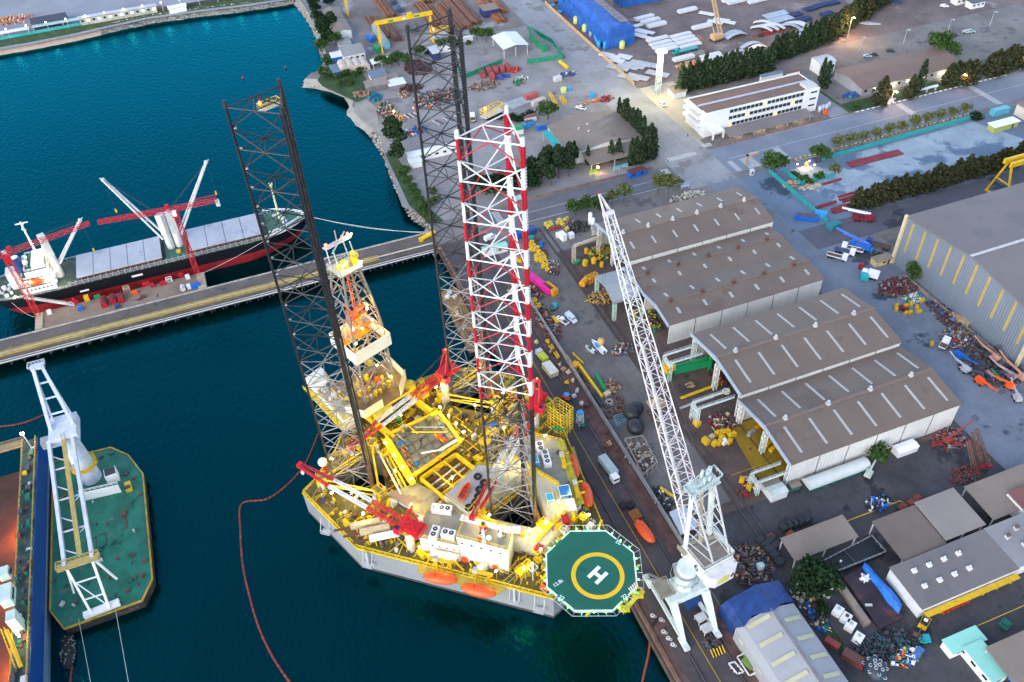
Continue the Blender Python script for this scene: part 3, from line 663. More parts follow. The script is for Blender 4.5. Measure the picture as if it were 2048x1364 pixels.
for f in range(9):
 y=399+65*f/8
 R.append([(x+rr.uniform(-.5,.5),y,z+rr.uniform(-.3,.3))for x,z in((199.5,LZ-.2),(199.8,LZ+4),(200,LZ+9.5),(203,LZ+11.8),(208,LZ+12.5),(213,LZ+11.8),(216,LZ+9.5),(216.2,LZ-.2))])
b.loft(R);b.build('tarpaulin',mat('blue_tarp',(.015,.10,.40),.55,.3,.25,bump=.3),t)
b=MB();b.aabb(209,402,LZ+12.3,213.5,462,LZ+12.9);b.build('roof_sheet',mat('worn_roof',(.20,.17,.19),.7,.3,.4),t)
v=V(1040,0,4.072)
b=MB();p=v(870,60);q=v(1150,10)
b.box(((p.x+q.x)/2,p.y+6,LZ),(q.x-p.x+6,12,5));b.box(((p.x+q.x)/2,p.y+6,LZ+5),(q.x-p.x+2,8,1));tag(b.build('covered_stack',mat('blue_tarp2',(.02,.12,.42),.6,.3,.3,bump=.3)),'big flat stack under blue tarpaulin at the top edge behind the wrapped building','covered stack')
house('gate_hut','small open-fronted hut with tan roof at the foot of the floodlight mast','hut',205.2,335.0,212,341,3.2,ROOFB2,WALLP,kind='mono',rise=.5)
house('cloth_shed','dark green netted lean-to along the main road with tan roof','shed',*rect(v,8,(190,370),(100,245)),4.0,mat('green_grey_roof',(.10,.13,.13),.7,.15,.2),GREEN,kind='flat',over=.3)
v=V(780,200,4.4)
house('waterside_shed','long white roofed shed beside the shore behind the far dark leg','shed',*rect(v,7.5,(165,500),(560,370)),3.4,ROOFW,WALLP,'x',.9,.4,win=6)
house('shack','white monopitch roof at the end of the waterside shed','shed',*rect(v,7,(190,555),(240,470)),2.8,ROOFW,WALLP,kind='mono',rise=.4)
house('tool_store','blue cabin with dark roof and white door near the round tree','cabin',*rect(v,7,(1300,225),(1400,175)),2.6,ROOFT,BLUE,kind='flat',over=.2,door=True)
house('tool_store','small hut with rusty red roof between the bushes','hut',*rect(v,6.6,(1190,160),(1270,115)),2.4,ROOFR,WALLP,'x',.4,.2)
house('tool_store','small green roofed white hut beside the blue skip','hut',*rect(v,6.6,(1095,270),(1145,215)),2.4,GREEN,WALLP,'x',.4,.2)
v=V(1200,300,4.012)
house('site_cabin','blue cabin with windows on the avenue verge under the cypress trees','cabin',*rect(v,6.6,(240,190),(345,130)),2.6,BROWN,BLUE,kind='flat',over=.15,win=2)
v=V(0,0,3.0,3)
house('ferry_shed','long low shed with lilac roof and lit openings on the far shore','shed',*rect(v,8,(470,105),(930,20)),4.2,mat('lilac_roof',(.34,.36,.46),.6,.06,.1),mat('far_wall',(.40,.38,.34),.7,.3,.3),'x',1,.4,win=14,lit=True,z=3)
house('low_shelter','low white shelter with lamps at the right end of the far shore','shelter',*rect(v,6.5,(1010,50),(1110,20)),3,ROOFW,WALLP,kind='mono',rise=.4,z=3)
house('dark_hall','dark blue black roofed hall on the far shore','hall',*rect(v,8,(180,130),(390,65)),4,mat('black_roof',(.05,.06,.09),.7,.15,.1),DGREY,'x',1.5,.3,z=3)
# ================================================================ the jack-up drilling rig
import bmesh
RIG=thing('jack_up_rig','brightly lit jack-up drilling rig with three lattice legs and green helideck','drilling rig',(44.6,132.5,0),rad(22.7))
RI=world_of(RIG).inverted();RWM=world_of(RIG)
def loc(px,py,z):return RI@G(px,py,z)
def R(b,name,m,par=None,**k):return b.build(name,m,par or RIG,local=True,**k)
HULLG=mat('hull_grey',(.27,.27,.28),.5,.12,.08,patch=[((.20,.15,.12),.69,.25)])
DECKM=mat('rig_deck',(.13,.105,.03),.75,.35,.25,patch=[((.10,.075,.05),.58,.35),((.30,.26,.07),.66,.2)])
YD=paint('deck_yellow',(.72,.50,.01),var=.2)
OLIVE=paint('olive_paint',(.20,.20,.10),var=.25)
LEGW,LEGD,LEGB=(0,0),(-22.9,42.1),(23,43)
LR=7.1
hull=[(-37.5,49.5),(-37.5,23.5),(-11,-24.5),(11,-24.5),(37.5,23.5),(37.5,36),(31,50),(24,57),(14,60),(-14,61.5),(-22,55.5),(-33,50.5)]
def tri(c,r,a0=-90):return[(c[0]+r*math.cos(rad(a0+120*k)),c[1]+r*math.sin(rad(a0+120*k)))for k in range(3)]
def well(c,r=9.6):
 out=[]
 for k in range(3):
  for d in(-16,16):out.append((c[0]+r*math.cos(rad(-90+120*k+d)),c[1]+r*math.sin(rad(-90+120*k+d))))
 return out
def holed(outer,holes,z0,z1,mi_side=0,mi_top=1):
 bm=bmesh.new();es=[];b=MB()
 for lp in[outer]+holes:
  vs=[bm.verts.new((p[0],p[1],z1))for p in lp]
  es+=[bm.edges.new((vs[i],vs[(i+1)%len(vs)]))for i in range(len(vs))]
 bmesh.ops.triangle_fill(bm,edges=es,use_beauty=True,use_dissolve=False);bm.verts.index_update()
 fs=[]
 for f in bm.faces:
  f.normal_update();ii=[v.index for v in f.verts];fs.append(tuple(ii if f.normal.z>0 else ii[::-1]))
 b.add([v.co.copy()for v in bm.verts],fs,mi_top);bm.free()
 for lp in[outer]+holes:
  for i in range(len(lp)):
   p,q=lp[i],lp[(i+1)%len(lp)];b.quad((p[0],p[1],z0),(q[0],q[1],z0),(q[0],q[1],z1),(p[0],p[1],z1),mi_side)
 return b
hb=holed(hull,[well(LEGW),well(LEGD),well(LEGB)],-1,9.5)
HULL=R(hb,'hull',[HULLG,DECKM])
b=MB();b.rail([(p[0]*.992,p[1]*.992+.1,9.5)for p in hull],1.2,.075,1.6,closed=True);R(b,'railing',YD,HULL)
b=MB()
for p,q in zip(hull,hull[1:]+hull[:1]):b.bar((*p,9.35),(*q,9.35),.35,.5)
R(b,'rubbing_strake',YD,HULL)
b=MB()
for p,q in zip(hull,hull[1:]+hull[:1]):b.bar((p[0]*1.001,p[1]*1.001,.45),(q[0]*1.001,q[1]*1.001,.45),.12,.9)
R(b,'boot_stripe',mat('boot_dark',(.05,.045,.045),.7,.3,.4),HULL)
def leg(c,painted,zt,plat_k,name_m,dz=0):
 """one triangular lattice leg: bracing mesh with three rack chords and a top platform as sub-parts"""
 P=tri(c,LR);z0=-6;half=4.58
 mats=[STEEL,RUST,WHITE,RED,mat('lit_brace',(.26,.24,.24),.6,.25,.6,patch=((.14,.07,.045),.60,.7))]  # last entry paints lamplight into the colour of the lower braces
 b=MB();zs=[];z=zt-.4
 while z>z0:zs.append(z);z-=half
 zs.append(z0)
 lev=60.0 if painted else 999
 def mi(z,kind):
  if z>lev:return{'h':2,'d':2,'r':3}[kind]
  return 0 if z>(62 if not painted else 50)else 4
 for k,z in enumerate(zs[:-1]):
  zn=zs[k+1]
  for i in range(3):
   p,q=P[i],P[(i+1)%3];m_=((p[0]+q[0])/2,(p[1]+q[1])/2)
   if k%2==0:
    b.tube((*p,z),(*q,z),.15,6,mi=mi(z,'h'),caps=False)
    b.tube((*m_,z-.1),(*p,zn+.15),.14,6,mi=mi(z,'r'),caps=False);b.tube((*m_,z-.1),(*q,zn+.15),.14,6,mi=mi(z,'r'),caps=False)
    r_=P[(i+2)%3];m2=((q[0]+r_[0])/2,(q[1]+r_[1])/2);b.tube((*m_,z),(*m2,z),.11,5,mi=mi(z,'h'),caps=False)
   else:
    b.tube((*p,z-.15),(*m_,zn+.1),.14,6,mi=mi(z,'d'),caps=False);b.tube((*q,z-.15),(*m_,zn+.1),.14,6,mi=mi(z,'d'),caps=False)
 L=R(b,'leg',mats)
 for i in range(3):
  cb=MB();p=P[i];d=Vector((p[0]-c[0],p[1]-c[1],0)).normalized();s_=Vector((-d.y,d.x,0));P3=Vector((*p,0))
  for k in range(len(zs)-1):
   a,e=zs[k],zs[k+1]
   m_=(3 if k%2==0 else 2)if a>lev+.1 else(0 if a>26 else 1)
   cb.tube((*p,e),(*p,a),.33,8,mi=m_,caps=False)
   for sg in(-1,1):
    o=P3+s_*sg*.37
    cb.bar(o+Vector((0,0,e)),o+Vector((0,0,a)),.2,.16,mi=m_)
    n=7
    for j in range(n):
     zz=e+(a-e)*(j+.3)/n
     cb.box((o.x+s_.x*sg*.16,o.y+s_.y*sg*.16,zz),(.26,.26,.34),math.atan2(d.y,d.x),mi=m_)
  cb.cyl((*p,zt-.5),.46,1.6,10,r2=.4,mi=2 if painted else 0)
  R(cb,'chord',mats,L)
 zt+=dz;a,q=Vector((*P[plat_k[0]],zt)),Vector((*P[plat_k[1]],zt));e=a.lerp(q,.95);s_=a.lerp(q,.58)
 pb=MB();d=(e-s_).normalized();t_=Vector((-d.y,d.x,0))*1.0
 if t_.dot(Vector((c[0]-s_.x,c[1]-s_.y,0)))>0:t_=-t_
 base=[s_+Vector((0,0,.45)),e+Vector((0,0,.45)),e+t_*1.6+Vector((0,0,.45)),s_+t_*1.6+Vector((0,0,.45))]
 pb.prism([(v.x,v.y)for v in base],zt+.35,zt+.5,1);pb.rail(base,1.3,.06,1.1,True)
 pf=R(pb,'access_platform',[YD,LGREY],L)
 b=MB();m_=base[0]+Vector((0,0,0));b.cyl(tuple(m_),.07,1.9,6);b.ell((m_.x,m_.y,m_.z+2),(.32,.32,.38),8,6,mi=1);R(b,'warning_lamp',[YD,LAMPR],pf)
 if name_m:
  b=MB()
  for k in range(14):
   zz=zt-dz-5-k*4.6;p=P[name_m-1];b.box((p[0]*1.0+(c[0]-p[0])*.085,p[1]+(c[1]-p[1])*.085,zz),(.5,.5,.35))
  R(b,'node_plate',LGREY,L)
 return L
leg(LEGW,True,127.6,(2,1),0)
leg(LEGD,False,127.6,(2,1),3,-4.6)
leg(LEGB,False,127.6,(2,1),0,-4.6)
JK=[]
for c in(LEGW,LEGD,LEGB):
 for k,p in enumerate(tri(c,10.2)):
  b=MB();a=rad(-90+120*k)
  b.box((p[0],p[1],9.5),(3.0,2.2,3.6 if c!=LEGW else 6.2),a,0)
  for j in range(4):b.box((p[0],p[1],10.2+j*.9),(3.3,1.2,.4),a,1)
  for s_ in(-1,1):
   x,y=p[0]+s_*1.7*math.cos(a+PI/2),p[1]+s_*1.7*math.sin(a+PI/2)
   b.cyl((x,y,9.5),.6,3.2,10,mi=2)
  b.rail([(p[0]+2*math.cos(a+q),p[1]+2*math.sin(a+q),13.1 if c!=LEGW else 15.7)for q in(PI/4,3*PI/4,-3*PI/4,-PI/4)],1.1,.06,1,True,mi=0)
  JK.append(R(b,'jacking_tower',[YD,OLIVE,LGREY]))
 T=tri(c,10.2)
 for k in range(3):
  b=MB();p,q=T[k],T[(k+1)%3]
  for zz in(10.2,12.6):b.tube((*p,zz),(*q,zz),.26,6)
  b.tube((*p,10.2),(*q,12.6),.2,6);R(b,'jack_brace',YD)
def block(name,poly,z0,z1,wall,roof,par=None,rail=True,win=0,railm=None):
 b=MB();b.prism([(p[0],p[1])for p in poly],z0,z1,0,1);o=R(b,name,[wall,roof],par)
 if rail:
  b=MB();n=len(poly);cx=sum(p[0]for p in poly)/n;cy=sum(p[1]for p in poly)/n
  b.rail([(p[0]*.97+cx*.03,p[1]*.97+cy*.03,z1)for p in poly],1.15,.05,1.4,True);R(b,'railing',railm or YD,o)
 return o
CREAM=mat('cream_steel',(.66,.65,.60),.55,.08,.2,ribs=('X',.6,.03,1),patch=((.5,.42,.3),.7,.3))
ROOFD=mat('grey_deck_paint',(.27,.26,.22),.7,.2,.4,patch=((.15,.13,.10),.62,.5))
acc=block('accommodation_block',[(-26,9.3),(-20.6,.4),(-13.8,5.0),(-13.9,13.8),(-20.2,14.2)],9.5,17,CREAM,ROOFD)
brg=block('bridge_house',[(-20.4,.9),(-13.9,-11.2),(-8.6,-7.6),(-14.6,4.0)],9.5,20.2,CREAM,ROOFD)
b=MB();b.bar((-15.6,4.6,20.25),(-9.4,-7.6,20.25),1.8,.3);b.bar((-11.2,-5.2,20.24),(-7.4,-9.3,20.24),2.0,.3);R(b,'roof_walkway',CLEANW,brg)
cen=holed([(-13.4,14.2),(-13.6,5.2),(-8.4,-7.4),(-4,-15),(9,-13),(13,-5),(9.6,14.2)],[well(LEGW,9.2)],9.5,15.6)
cen=R(cen,'centre_house',[mat('warm_cream',(.62,.58,.44),.6,.12,.3),mat('warm_roof',(.50,.47,.34),.7,.15,.3,patch=((.3,.26,.15),.62,.4))])
stb=block('starboard_house',[(9.7,17.5),(22,14),(25.6,7.8),(13.2,-11.5),(9.2,-12.4),(13.2,-5)],9.5,13.8,CREAM,ROOFD)
b=MB();b.add([(24.2,8.5,13.86),(26.2,7.4,13.86),(13.6,-12.3,13.86),(11.6,-11,13.86)],[(3,2,1,0)]);R(b,'walkway',mat('yellow_walk',(.45,.40,.04),.7,.2,.5),stb)
bt=block('boat_deck',[(-13.4,14.3),(.4,15.6),(4.2,9.6),(-12.4,5.4)],15.62,18.2,CREAM,mat('boat_deck_grey',(.42,.40,.36),.7,.12,.4))
def wallpt(p,q,t,z,off=.05):
 p,q=Vector((*p,0)),Vector((*q,0));d=(q-p).normalized();n=Vector((d.y,-d.x,0));o=p.lerp(q,t)+n*off;return o+Vector((0,0,z)),d,n
def wallbox(par,name,p,q,t,z,w_,h_,m_,dep=.12):
 o,d,n=wallpt(p,q,t,z,.03);b=MB();b.box(tuple(o),(w_,dep,h_),math.atan2(d.y,d.x));return R(b,name,m_,par)
A0,A1,A2=(-26,9.3),(-20.6,.4),(-13.9,-11.2)
for i in range(5):
 wallbox(acc,'window',A0,A1,.12+.19*i,14.4,.55,.5,GLASS);wallbox(brg,'window',(-20.4,.9),A2,.1+.19*i,17.6,.6,.55,GLASS)
for t_ in(.22,):wallbox(acc,'life_jacket_locker',A0,A1,t_,9.6,1.4,2.2,ORG,.9)
for t_ in(.12,.74):wallbox(brg,'life_jacket_locker',(-20.4,.9),A2,t_,9.6,1.4,2.2,ORG,.9)
b=MB();b.add([(-25.0,6.4,14),(-21.2,.2,14),(-22.6,-.7,13.2),(-26.4,5.5,13.2)],[(0,1,2,3),(3,2,1,0)]);R(b,'awning',CLEANW,acc)
def ac_unit(par,c,rz,n,m_=None,name='air_conditioner'):
 """white box with n round fans on top"""
 b=MB();b.box(c,(1.7*n+.3,2.1,1.9),rz);o=R(b,name,m_ or CLEANW,par)
 for i in range(n):
  x=(i-(n-1)/2)*1.65;X,Y=c[0]+x*math.cos(rz),c[1]+x*math.sin(rz)
  f=MB();f.cyl((X,Y,c[2]+1.9),.66,.07,14);f.cyl((X,Y,c[2]+1.97),.22,.05,8,mi=1);R(f,'fan',[mat('fan_dark',(.03,.03,.035),.6,.2,2),LGREY],o)
 return o
a_=math.atan2(-9,5.4)
for(x,y,n,dr)in((-16.6,11.4,3,.1),(-20.4,4.2,2,0),(-22.8,7.0,2,1.57)):
 ac_unit(acc,(x,y,17),a_+dr,n)
st=math.atan2(-19.3,-12.6)
ac_unit(stb,(18.6,9.6,13.8),st,2);ac_unit(stb,(17.0,5.6,13.8),st,3)
for(x,y)in((-16.4,-4.4),(-14.0,-2.4)):
 b=MB();b.cyl((x,y,20.2),.95,1.9,12,r2=.75,mi=0);b.cyl((x,y,22.1),.75,.5,12,mi=1);b.cyl((x,y,22.6),.55,.35,12,mi=2);R(b,'exhaust_stack',[RED,YD,DGREY],brg)
for x,y,r in((-15.2,-5.8,.75),(-12.6,-7.2,.6)):
 b=MB();b.cyl((x,y,20.2),.2,.7,6);b.ell((x,y,21.2),(r,r,r*1.1),12,8);R(b,'radome',CLEANW,brg,smooth=True)
for x,y in((-11.2,-6.0),(-11.8,-7.4),(-10.4,-4.6)):b=MB();b.ring((x,y,20.35),.7,.14,16,5);R(b,'hose_ring',DGREY,brg)
b=MB();b.lattice((-17,-6,20.2),(-17,-6,27),.7,.4,6,.05,.035);b.bar((-18.3,-6,25.5),(-15.7,-6,25.5),.12);R(b,'radar_mast',CLEANW,brg)
b=MB();pl=[(-28.4,8.4),(-30.6,6.0),(-20.6,-13.6),(-16.4,-13.8),(-25,3)];b.prism(pl,9.2,9.45);R(b,'lifeboat_platform',[mat('mustard_deck',(.42,.32,.06),.75,.2,.4)])
def davit(x,y,rz):
 b=MB()
 for d in(-1.9,1.9):
  cx,cy=x+d*math.cos(rz),y+d*math.sin(rz);n=Vector((math.sin(rz),-math.cos(rz),0))if x<0 else Vector((-math.sin(rz),math.cos(rz),0))
  if n.x*x<0:n=-n
  p=Vector((cx,cy,9.5))-n*2.4;b.bar(p,p+Vector((0,0,5.4)),.38);b.bar(p+Vector((0,0,5.4)),p+n*2.6+Vector((0,0,5.9)),.38);b.bar(p+Vector((0,0,2.6)),p+n*1.6+Vector((0,0,5.5)),.25)
 p=Vector((x,y,14.9))-n*2.0;dv=Vector((math.cos(rz),math.sin(rz),0));b.bar(p-dv*3.0,p+dv*3.0,1.0,.3);b.rail([p-dv*3.0+n*.4+Vector((0,0,.15)),p+dv*3.0+n*.4+Vector((0,0,.15))],1,.05,1)
 b.box((p.x-dv.x*1.6,p.y-dv.y*1.6,15.1),(1.3,1.3,.9),rz,1);return R(b,'davit',[YD,LGREY])
def lifeboat(label,x,y,rz,z=10.2,L=9.0,group='orange enclosed lifeboats on the rig',world=False,name='lifeboat',zl=None):
 p=Vector((x,y,z))if world else RWM@Vector((x,y,z));r_=rz if world else rz+rad(22.7)
 t=thing(name,label,'lifeboat',p,r_,group)
 b=MB();Rg=[]
 for k in range(13):
  f=k/12;xx=(f-.5)*L;w_=L*.185*max(.12,(1-abs(2*f-1)**2.6))**.55;kz=.5*abs(2*f-1)**2.5
  Rg.append([(xx,w_*math.cos(q),kz*(math.sin(q)<0)+1.2+(1.35*math.sin(q)if math.sin(q)<0 else 1.25*math.sin(q))*max(.25,1-abs(2*f-1)**3))for q in[2*PI*j/12 for j in range(12)]])
 b.loft(Rg);b.build('hull',ORG,t,local=True,smooth=True)
 b=MB();b.box((-L*.22,0,2.2),(1.3,1.2,.55));b.build('wheelhouse',ORG,t,local=True)
 b=MB();b.bar((-L*.42,-1.34,1.25),(L*.42,-1.34,1.25),.1,.14);b.bar((-L*.42,1.34,1.25),(L*.42,1.34,1.25),.1,.14);b.build('fender',mat('dull_orange',(.55,.10,.04)),t,local=True)
 b=MB();b.box((-L*.22-.66,0,2.35),(.04,.8,.28));b.build('window',GLASS,t,local=True)
 return t
ap=math.atan2(2.9+3.0,-29.4+25.1)
def bxy(a,c,z):return((a[0]+c[0])/2,(a[1]+c[1])/2,math.atan2(c[1]-a[1],c[0]-a[0]))
for lab,a,c in(('orange lifeboat hanging on the port side nearest the red crane cab',(-29.4,2.9),(-25.1,-3.0)),('orange lifeboat hanging on the port side nearest the helideck',(-24.6,-6.5),(-20.6,-13.0)),('orange lifeboat on the quay side of the rig below the yellow cage',(23.7,3.8),(19.3,-2.4)),('orange lifeboat on the quay side beside the two blue containers',(19.0,-5.8),(14.5,-11.9))):
 x,y,q=bxy(a,c,0);davit(x,y,q);sx_=-1 if x<0 else 1;lifeboat(lab,x+sx_*.9,y-.5,q)
b=MB();b.prism([(26,8.6),(29,6),(14.6,-16),(11,-13.4)],9.2,9.44);R(b,'lifeboat_platform',[mat('mustard_deck',(.42,.32,.06))])
p=RWM@Vector((-8.6,10.9,18.2));t=thing('rescue_boat','open orange rescue boat lying on the pale boat deck among black tyres','boat',p,rad(22.7+24))
b=MB();Rg=[]
for k in range(9):
 f=k/8;xx=(f-.5)*5.6;w_=1.1*(1-max(0,(f-.45)/.55)**2.2)+.03;Rg.append([(xx,-w_,1.1+.3*f),(xx,-w_*.7,.15),(xx,w_*.7,.15),(xx,w_,1.1+.3*f),(xx,w_*.8,1.1+.3*f),(xx,w_*.6,.45),(xx,-w_*.6,.45),(xx,-w_*.8,1.1+.3*f)])
b.loft(Rg);b.build('hull',ORG,t,local=True)
for x in(-1.6,-.2,1.0):b=MB();b.box((x,0,.75),(.3,1.5,.12));b.build('thwart',BROWN,t,local=True)
b=MB();b.box((-2.6,0,.9),(.5,.5,1.0));b.build('outboard_motor',DGREY,t,local=True)
ty=MB();ty.ring((0,0,.35),.85,.35,18,8);TYRE=None
for i,(x,y)in enumerate(((-11.4,6.4),(-9.0,6.4),(-7.2,7.3),(-5.4,8.8),(-3.0,9.6),(-2.8,12.4))):
 q=RWM@Vector((x,y,18.2))
 if TYRE is None:TYRE=ty.build('tyre',BLACK,smooth=True);tag(TYRE,'black tyre fender lying on the pale boat deck','tyre','tyres on the boat deck');TYRE.location=q
 else:dup(TYRE,q)
pd=[(-13.6,28.6),(4.5,28.2),(7.6,42),(-9.3,46)]
b=MB();b.prism(pd,12.6,13.6,0,1);PD=R(b,'pipe_deck',[YD,mat('pipe_deck_plates',(.23,.225,.15),.7,.18,.5,patch=[((.13,.09,.06),.60,.4)])])
b=MB()
for p,q in zip(pd,pd[1:]+pd[:1]):b.bar((*p,13.9),(*q,13.9),.9,.7)
R(b,'edge_beam',YD,PD)
b=MB()
for i in range(1,7):
 f=i/7;p=Vector(pd[0]).lerp(Vector(pd[1]),f);q=Vector(pd[3]).lerp(Vector(pd[2]),f);b.bar((*p,13.72),(*q,13.72),.18,.22)
for i in range(1,5):
 f=i/5;p=Vector(pd[0]).lerp(Vector(pd[3]),f);q=Vector(pd[1]).lerp(Vector(pd[2]),f);b.bar((*p,13.73),(*q,13.73),.18,.24)
R(b,'deck_grid',mat('grid_brown',(.14,.12,.07)),PD)
rr=random.Random(11)
for i in range(34):
 f,g=rr.random(),rr.random();p=Vector(pd[0]).lerp(Vector(pd[1]),f).lerp(Vector(pd[3]).lerp(Vector(pd[2]),f),g);k=rr.random();b=MB()
 if k<.45:b.box((p.x,p.y,13.6),(rr.uniform(.6,1.8),rr.uniform(.5,1.2),rr.uniform(.4,1.3)),0);nm='locker'
 elif k<.75:b.tube((p.x,p.y-2,14.0),(p.x+.01,p.y+2,14.0),rr.uniform(.12,.3),8);nm='pipe'
 else:b.cyl((p.x,p.y,13.6),rr.uniform(.3,.6),rr.uniform(.5,1.2),10);nm='drum'
 R(b,nm,rr.choice([YD,ORG,GREY,BLUE,RUST,OLIVE,OLIVE,YD,BROWN,DGREY]),PD)
for a,c,r_,m_,nm in(((-6.5,33,14.3),(-1.0,29.2,14.5),.28,CREAM,'pipe'),((-3.5,41,14.6),(3.8,33.4,14.6),.22,YD,'pipe'),((-1.5,42,14.4),(4.6,35.6,14.4),.12,CREAM,'pipe'),((-2,29.8,14.6),(3.6,28.9,14.8),.45,CREAM,'tube_roll')):
 b=MB();b.tube(a,c,r_,10);R(b,nm,m_,PD)
b=MB();cb=[(-11.6,27.4),(1.2,27.0),(1.6,17.6),(-11.4,17.2)]
for p,q in zip(cb,cb[1:]+cb[:1]):b.bar((*p,12.0),(*q,12.0),.7,1.6);
for x in(-7.4,-3.2):b.bar((x,17.4,12.9),(x,27.2,12.9),.35,.35)
R(b,'cargo_bay_frame',YD)
b=MB();b.sheet(cb,10.0);R(b,'cargo_bay_floor',mat('amber_floor',(.30,.17,.04),.7,.3,.4))
for i in range(7):b=MB();y=19+1.1*i;b.tube((-10.8,y,10.5),(.6,y+.1,10.5),.3,8);R(b,'riser_pipe',[RUST,YD,BROWN,LGREY,RUST,CREAM,BROWN][i])
for z_,y in((14.4,15.4),(14.3,14.0)):b=MB();b.tube((-11,y+1,z_),(-1,y+1.6,z_),.35,10);R(b,'white_pipe',CREAM)
for i in range(3):
 b=MB();x0,y0=-16.6-1.2*i,27.0;b.bar((x0,y0,11.6+.3*i),(x0+5.0,y0+17,11.6+.3*i),.55,.25);R(b,'pipe_run',[YD,OLIVE,LGREY][i])
b=MB();b.bar((-15.0,26.4,13.6),(-10.4,45.6,13.6),1.6,.2);b.rail([(-15.9,26.6,13.7),(-11.3,45.8,13.7)],1.1,.06,1.5);b.rail([(-14.2,26.2,13.7),(-9.6,45.4,13.7)],1.1,.06,1.5);R(b,'catwalk',YD)
b=MB();b.prism([(-21.6,30.4),(-13.2,27.0),(-11.4,18.6),(-19.2,17.2)],11.8,12.1,0,0);pv=R(b,'stained_roof',mat('stained_plate',(.30,.27,.17),.7,.2,.3,patch=((.22,.15,.14),.52,.16)))
b=MB();b.prism([(-20.9,29.6),(-13.8,26.8),(-12.2,19.2),(-18.8,18)],9.5,11.79);R(b,'pump_room',CREAM)
b=MB();b.bar((-12.6,16.6,11.0),(-21.2,14.2,11.0),1.6,3.0);R(b,'engine_casing',mat('beige_casing',(.55,.44,.30),.6,.1,.4))
b=MB();b.tube((-21.6,16.4,11),(-18.8,17.6,11),1.1,12);R(b,'day_tank',CREAM)
DF=[(-10.4,54.0),(7.8,53.4),(9.0,70),(-10.4,72.5)]
b=MB();b.prism(DF,15.2,16.2,0,1);FL=R(b,'drill_floor',[YD,mat('drill_floor_plates',(.22,.14,.06),.7,.3,.4)])
b=MB()
for x in(-8,6.4):b.bar((x,44,12.6),(x,84,12.6),1.2,2.6)
R(b,'cantilever_beam',YD)
for a,c,h in(((-10.4,53.9),(-3.9,53.7),3.4),((-13.2,60),(-10.5,54),3.2),((2.4,53.2),(8.0,57.6),4.8),((8.0,57.6),(9.2,69.5),3.6)):
 b=MB();b.bar((*a,16.2+h/2),(*c,16.2+h/2),.2,h);R(b,'wind_wall',mat('wind_wall_sheet',(.56,.54,.48),.6,.08,.3))
DC=(-1.6,63.2)
def sq(h,z):return[(DC[0]+a*h,DC[1]+c*h,z)for a,c in((-1,-1),(1,-1),(1,1),(-1,1))]
b=MB();DM=mat('derrick_steel',(.22,.20,.17),.5,.15,.5)
lv=[(5.5,16),(5.4,22),(5.3,28.5),(5.2,35),(5.1,41.5),(4.6,47.5),(3.9,53.5),(3.2,59),(2.7,63)]
for(h1,z1),(h2,z2)in zip(lv,lv[1:]):
 P,Q=sq(h1,z1),sq(h2,z2)
 for k in range(4):
  j=(k+1)%4;b.tube(P[k],Q[k],.34,6,caps=False);b.tube(Q[k],Q[j],.2,5,caps=False)
  m1=tuple((Vector(P[k])+Vector(P[j]))/2);m2=tuple((Vector(Q[k])+Vector(Q[j]))/2)
  b.tube(P[k],m2,.17,5,caps=False);b.tube(P[j],m2,.17,5,caps=False);mm=(Vector(P[k])+Vector(Q[k]))/2;nn=(Vector(P[j])+Vector(Q[j]))/2
  b.tube(tuple(mm),tuple((Vector(P[k])+Vector(m2))/2),.1,4,caps=False);b.tube(tuple(nn),tuple((Vector(P[j])+Vector(m2))/2),.1,4,caps=False)
DR=R(b,'derrick',DM)
Q=sq(6.3,34);b=MB()
for k in range(4):b.bar((Q[k][0],Q[k][1],36.6),(Q[(k+1)%4][0],Q[(k+1)%4][1],36.6),.15,4.6)
R(b,'monkey_board_screen',mat('screen_white',(.66,.66,.64),.6,.05,.3),DR)
b=MB();b.prism([(p[0],p[1])for p in sq(6.2,0)][:2]+[(DC[0]+6.2,DC[1]-3),(DC[0]-6.2,DC[1]-3)],34.2,34.4);b.prism([(p[0],p[1])for p in sq(6.2,0)][2:]+[(DC[0]-6.2,DC[1]+3),(DC[0]+6.2,DC[1]+3)],34.2,34.4);R(b,'monkey_board',YD,DR)
b=MB();b.aabb(DC[0]-3.6,DC[1]-3.2,63,DC[0]+3.6,DC[1]+3.2,63.3);b.rail([(DC[0]+a*3.6,DC[1]+c*3.2,63.3)for a,c in((-1,-1),(1,-1),(1,1),(-1,1))],1.2,.07,1.2,True);R(b,'crown_platform',LGREY,DR)
for(x,y,r_)in((-2.6,-1.2,1.0),(-.4,-1.0,1.3),(2.2,-1.6,1.3),(3.9,.6,1.3)):
 b=MB();b.tube((DC[0]+x-.3,DC[1]+y,64.9),(DC[0]+x+.3,DC[1]+y+.2,64.9),r_,16);R(b,'sheave_wheel',YD,DR)
b=MB()
for x in(-3,3):
 for y in(-2,2):b.bar((DC[0]+x,DC[1]+y,63.3),(DC[0]+x*.9,DC[1]+y+1.5,70.5),.25)
b.aabb(DC[0]-4.2,DC[1]+.6,70.5,DC[0]+4.2,DC[1]+2.2,70.8);b.bar((DC[0]-4.0,DC[1]-2.2,71),(DC[0]+4.0,DC[1]+3.6,71),.3);b.rail([(DC[0]-4.2,DC[1]+.6,70.8),(DC[0]+4.2,DC[1]+.6,70.8)],1.1,.07,1.2)
b.bar((DC[0],DC[1]+1.4,70.8),(DC[0],DC[1]+1.4,74.5),.2);R(b,'crown_frame',LGREY,DR)
for x in(-3.4,3.6):b=MB();b.ell((DC[0]+x,DC[1]+1.4,71.6),(.4,.4,.45),8,6);R(b,'warning_lamp',LAMPR,DR)
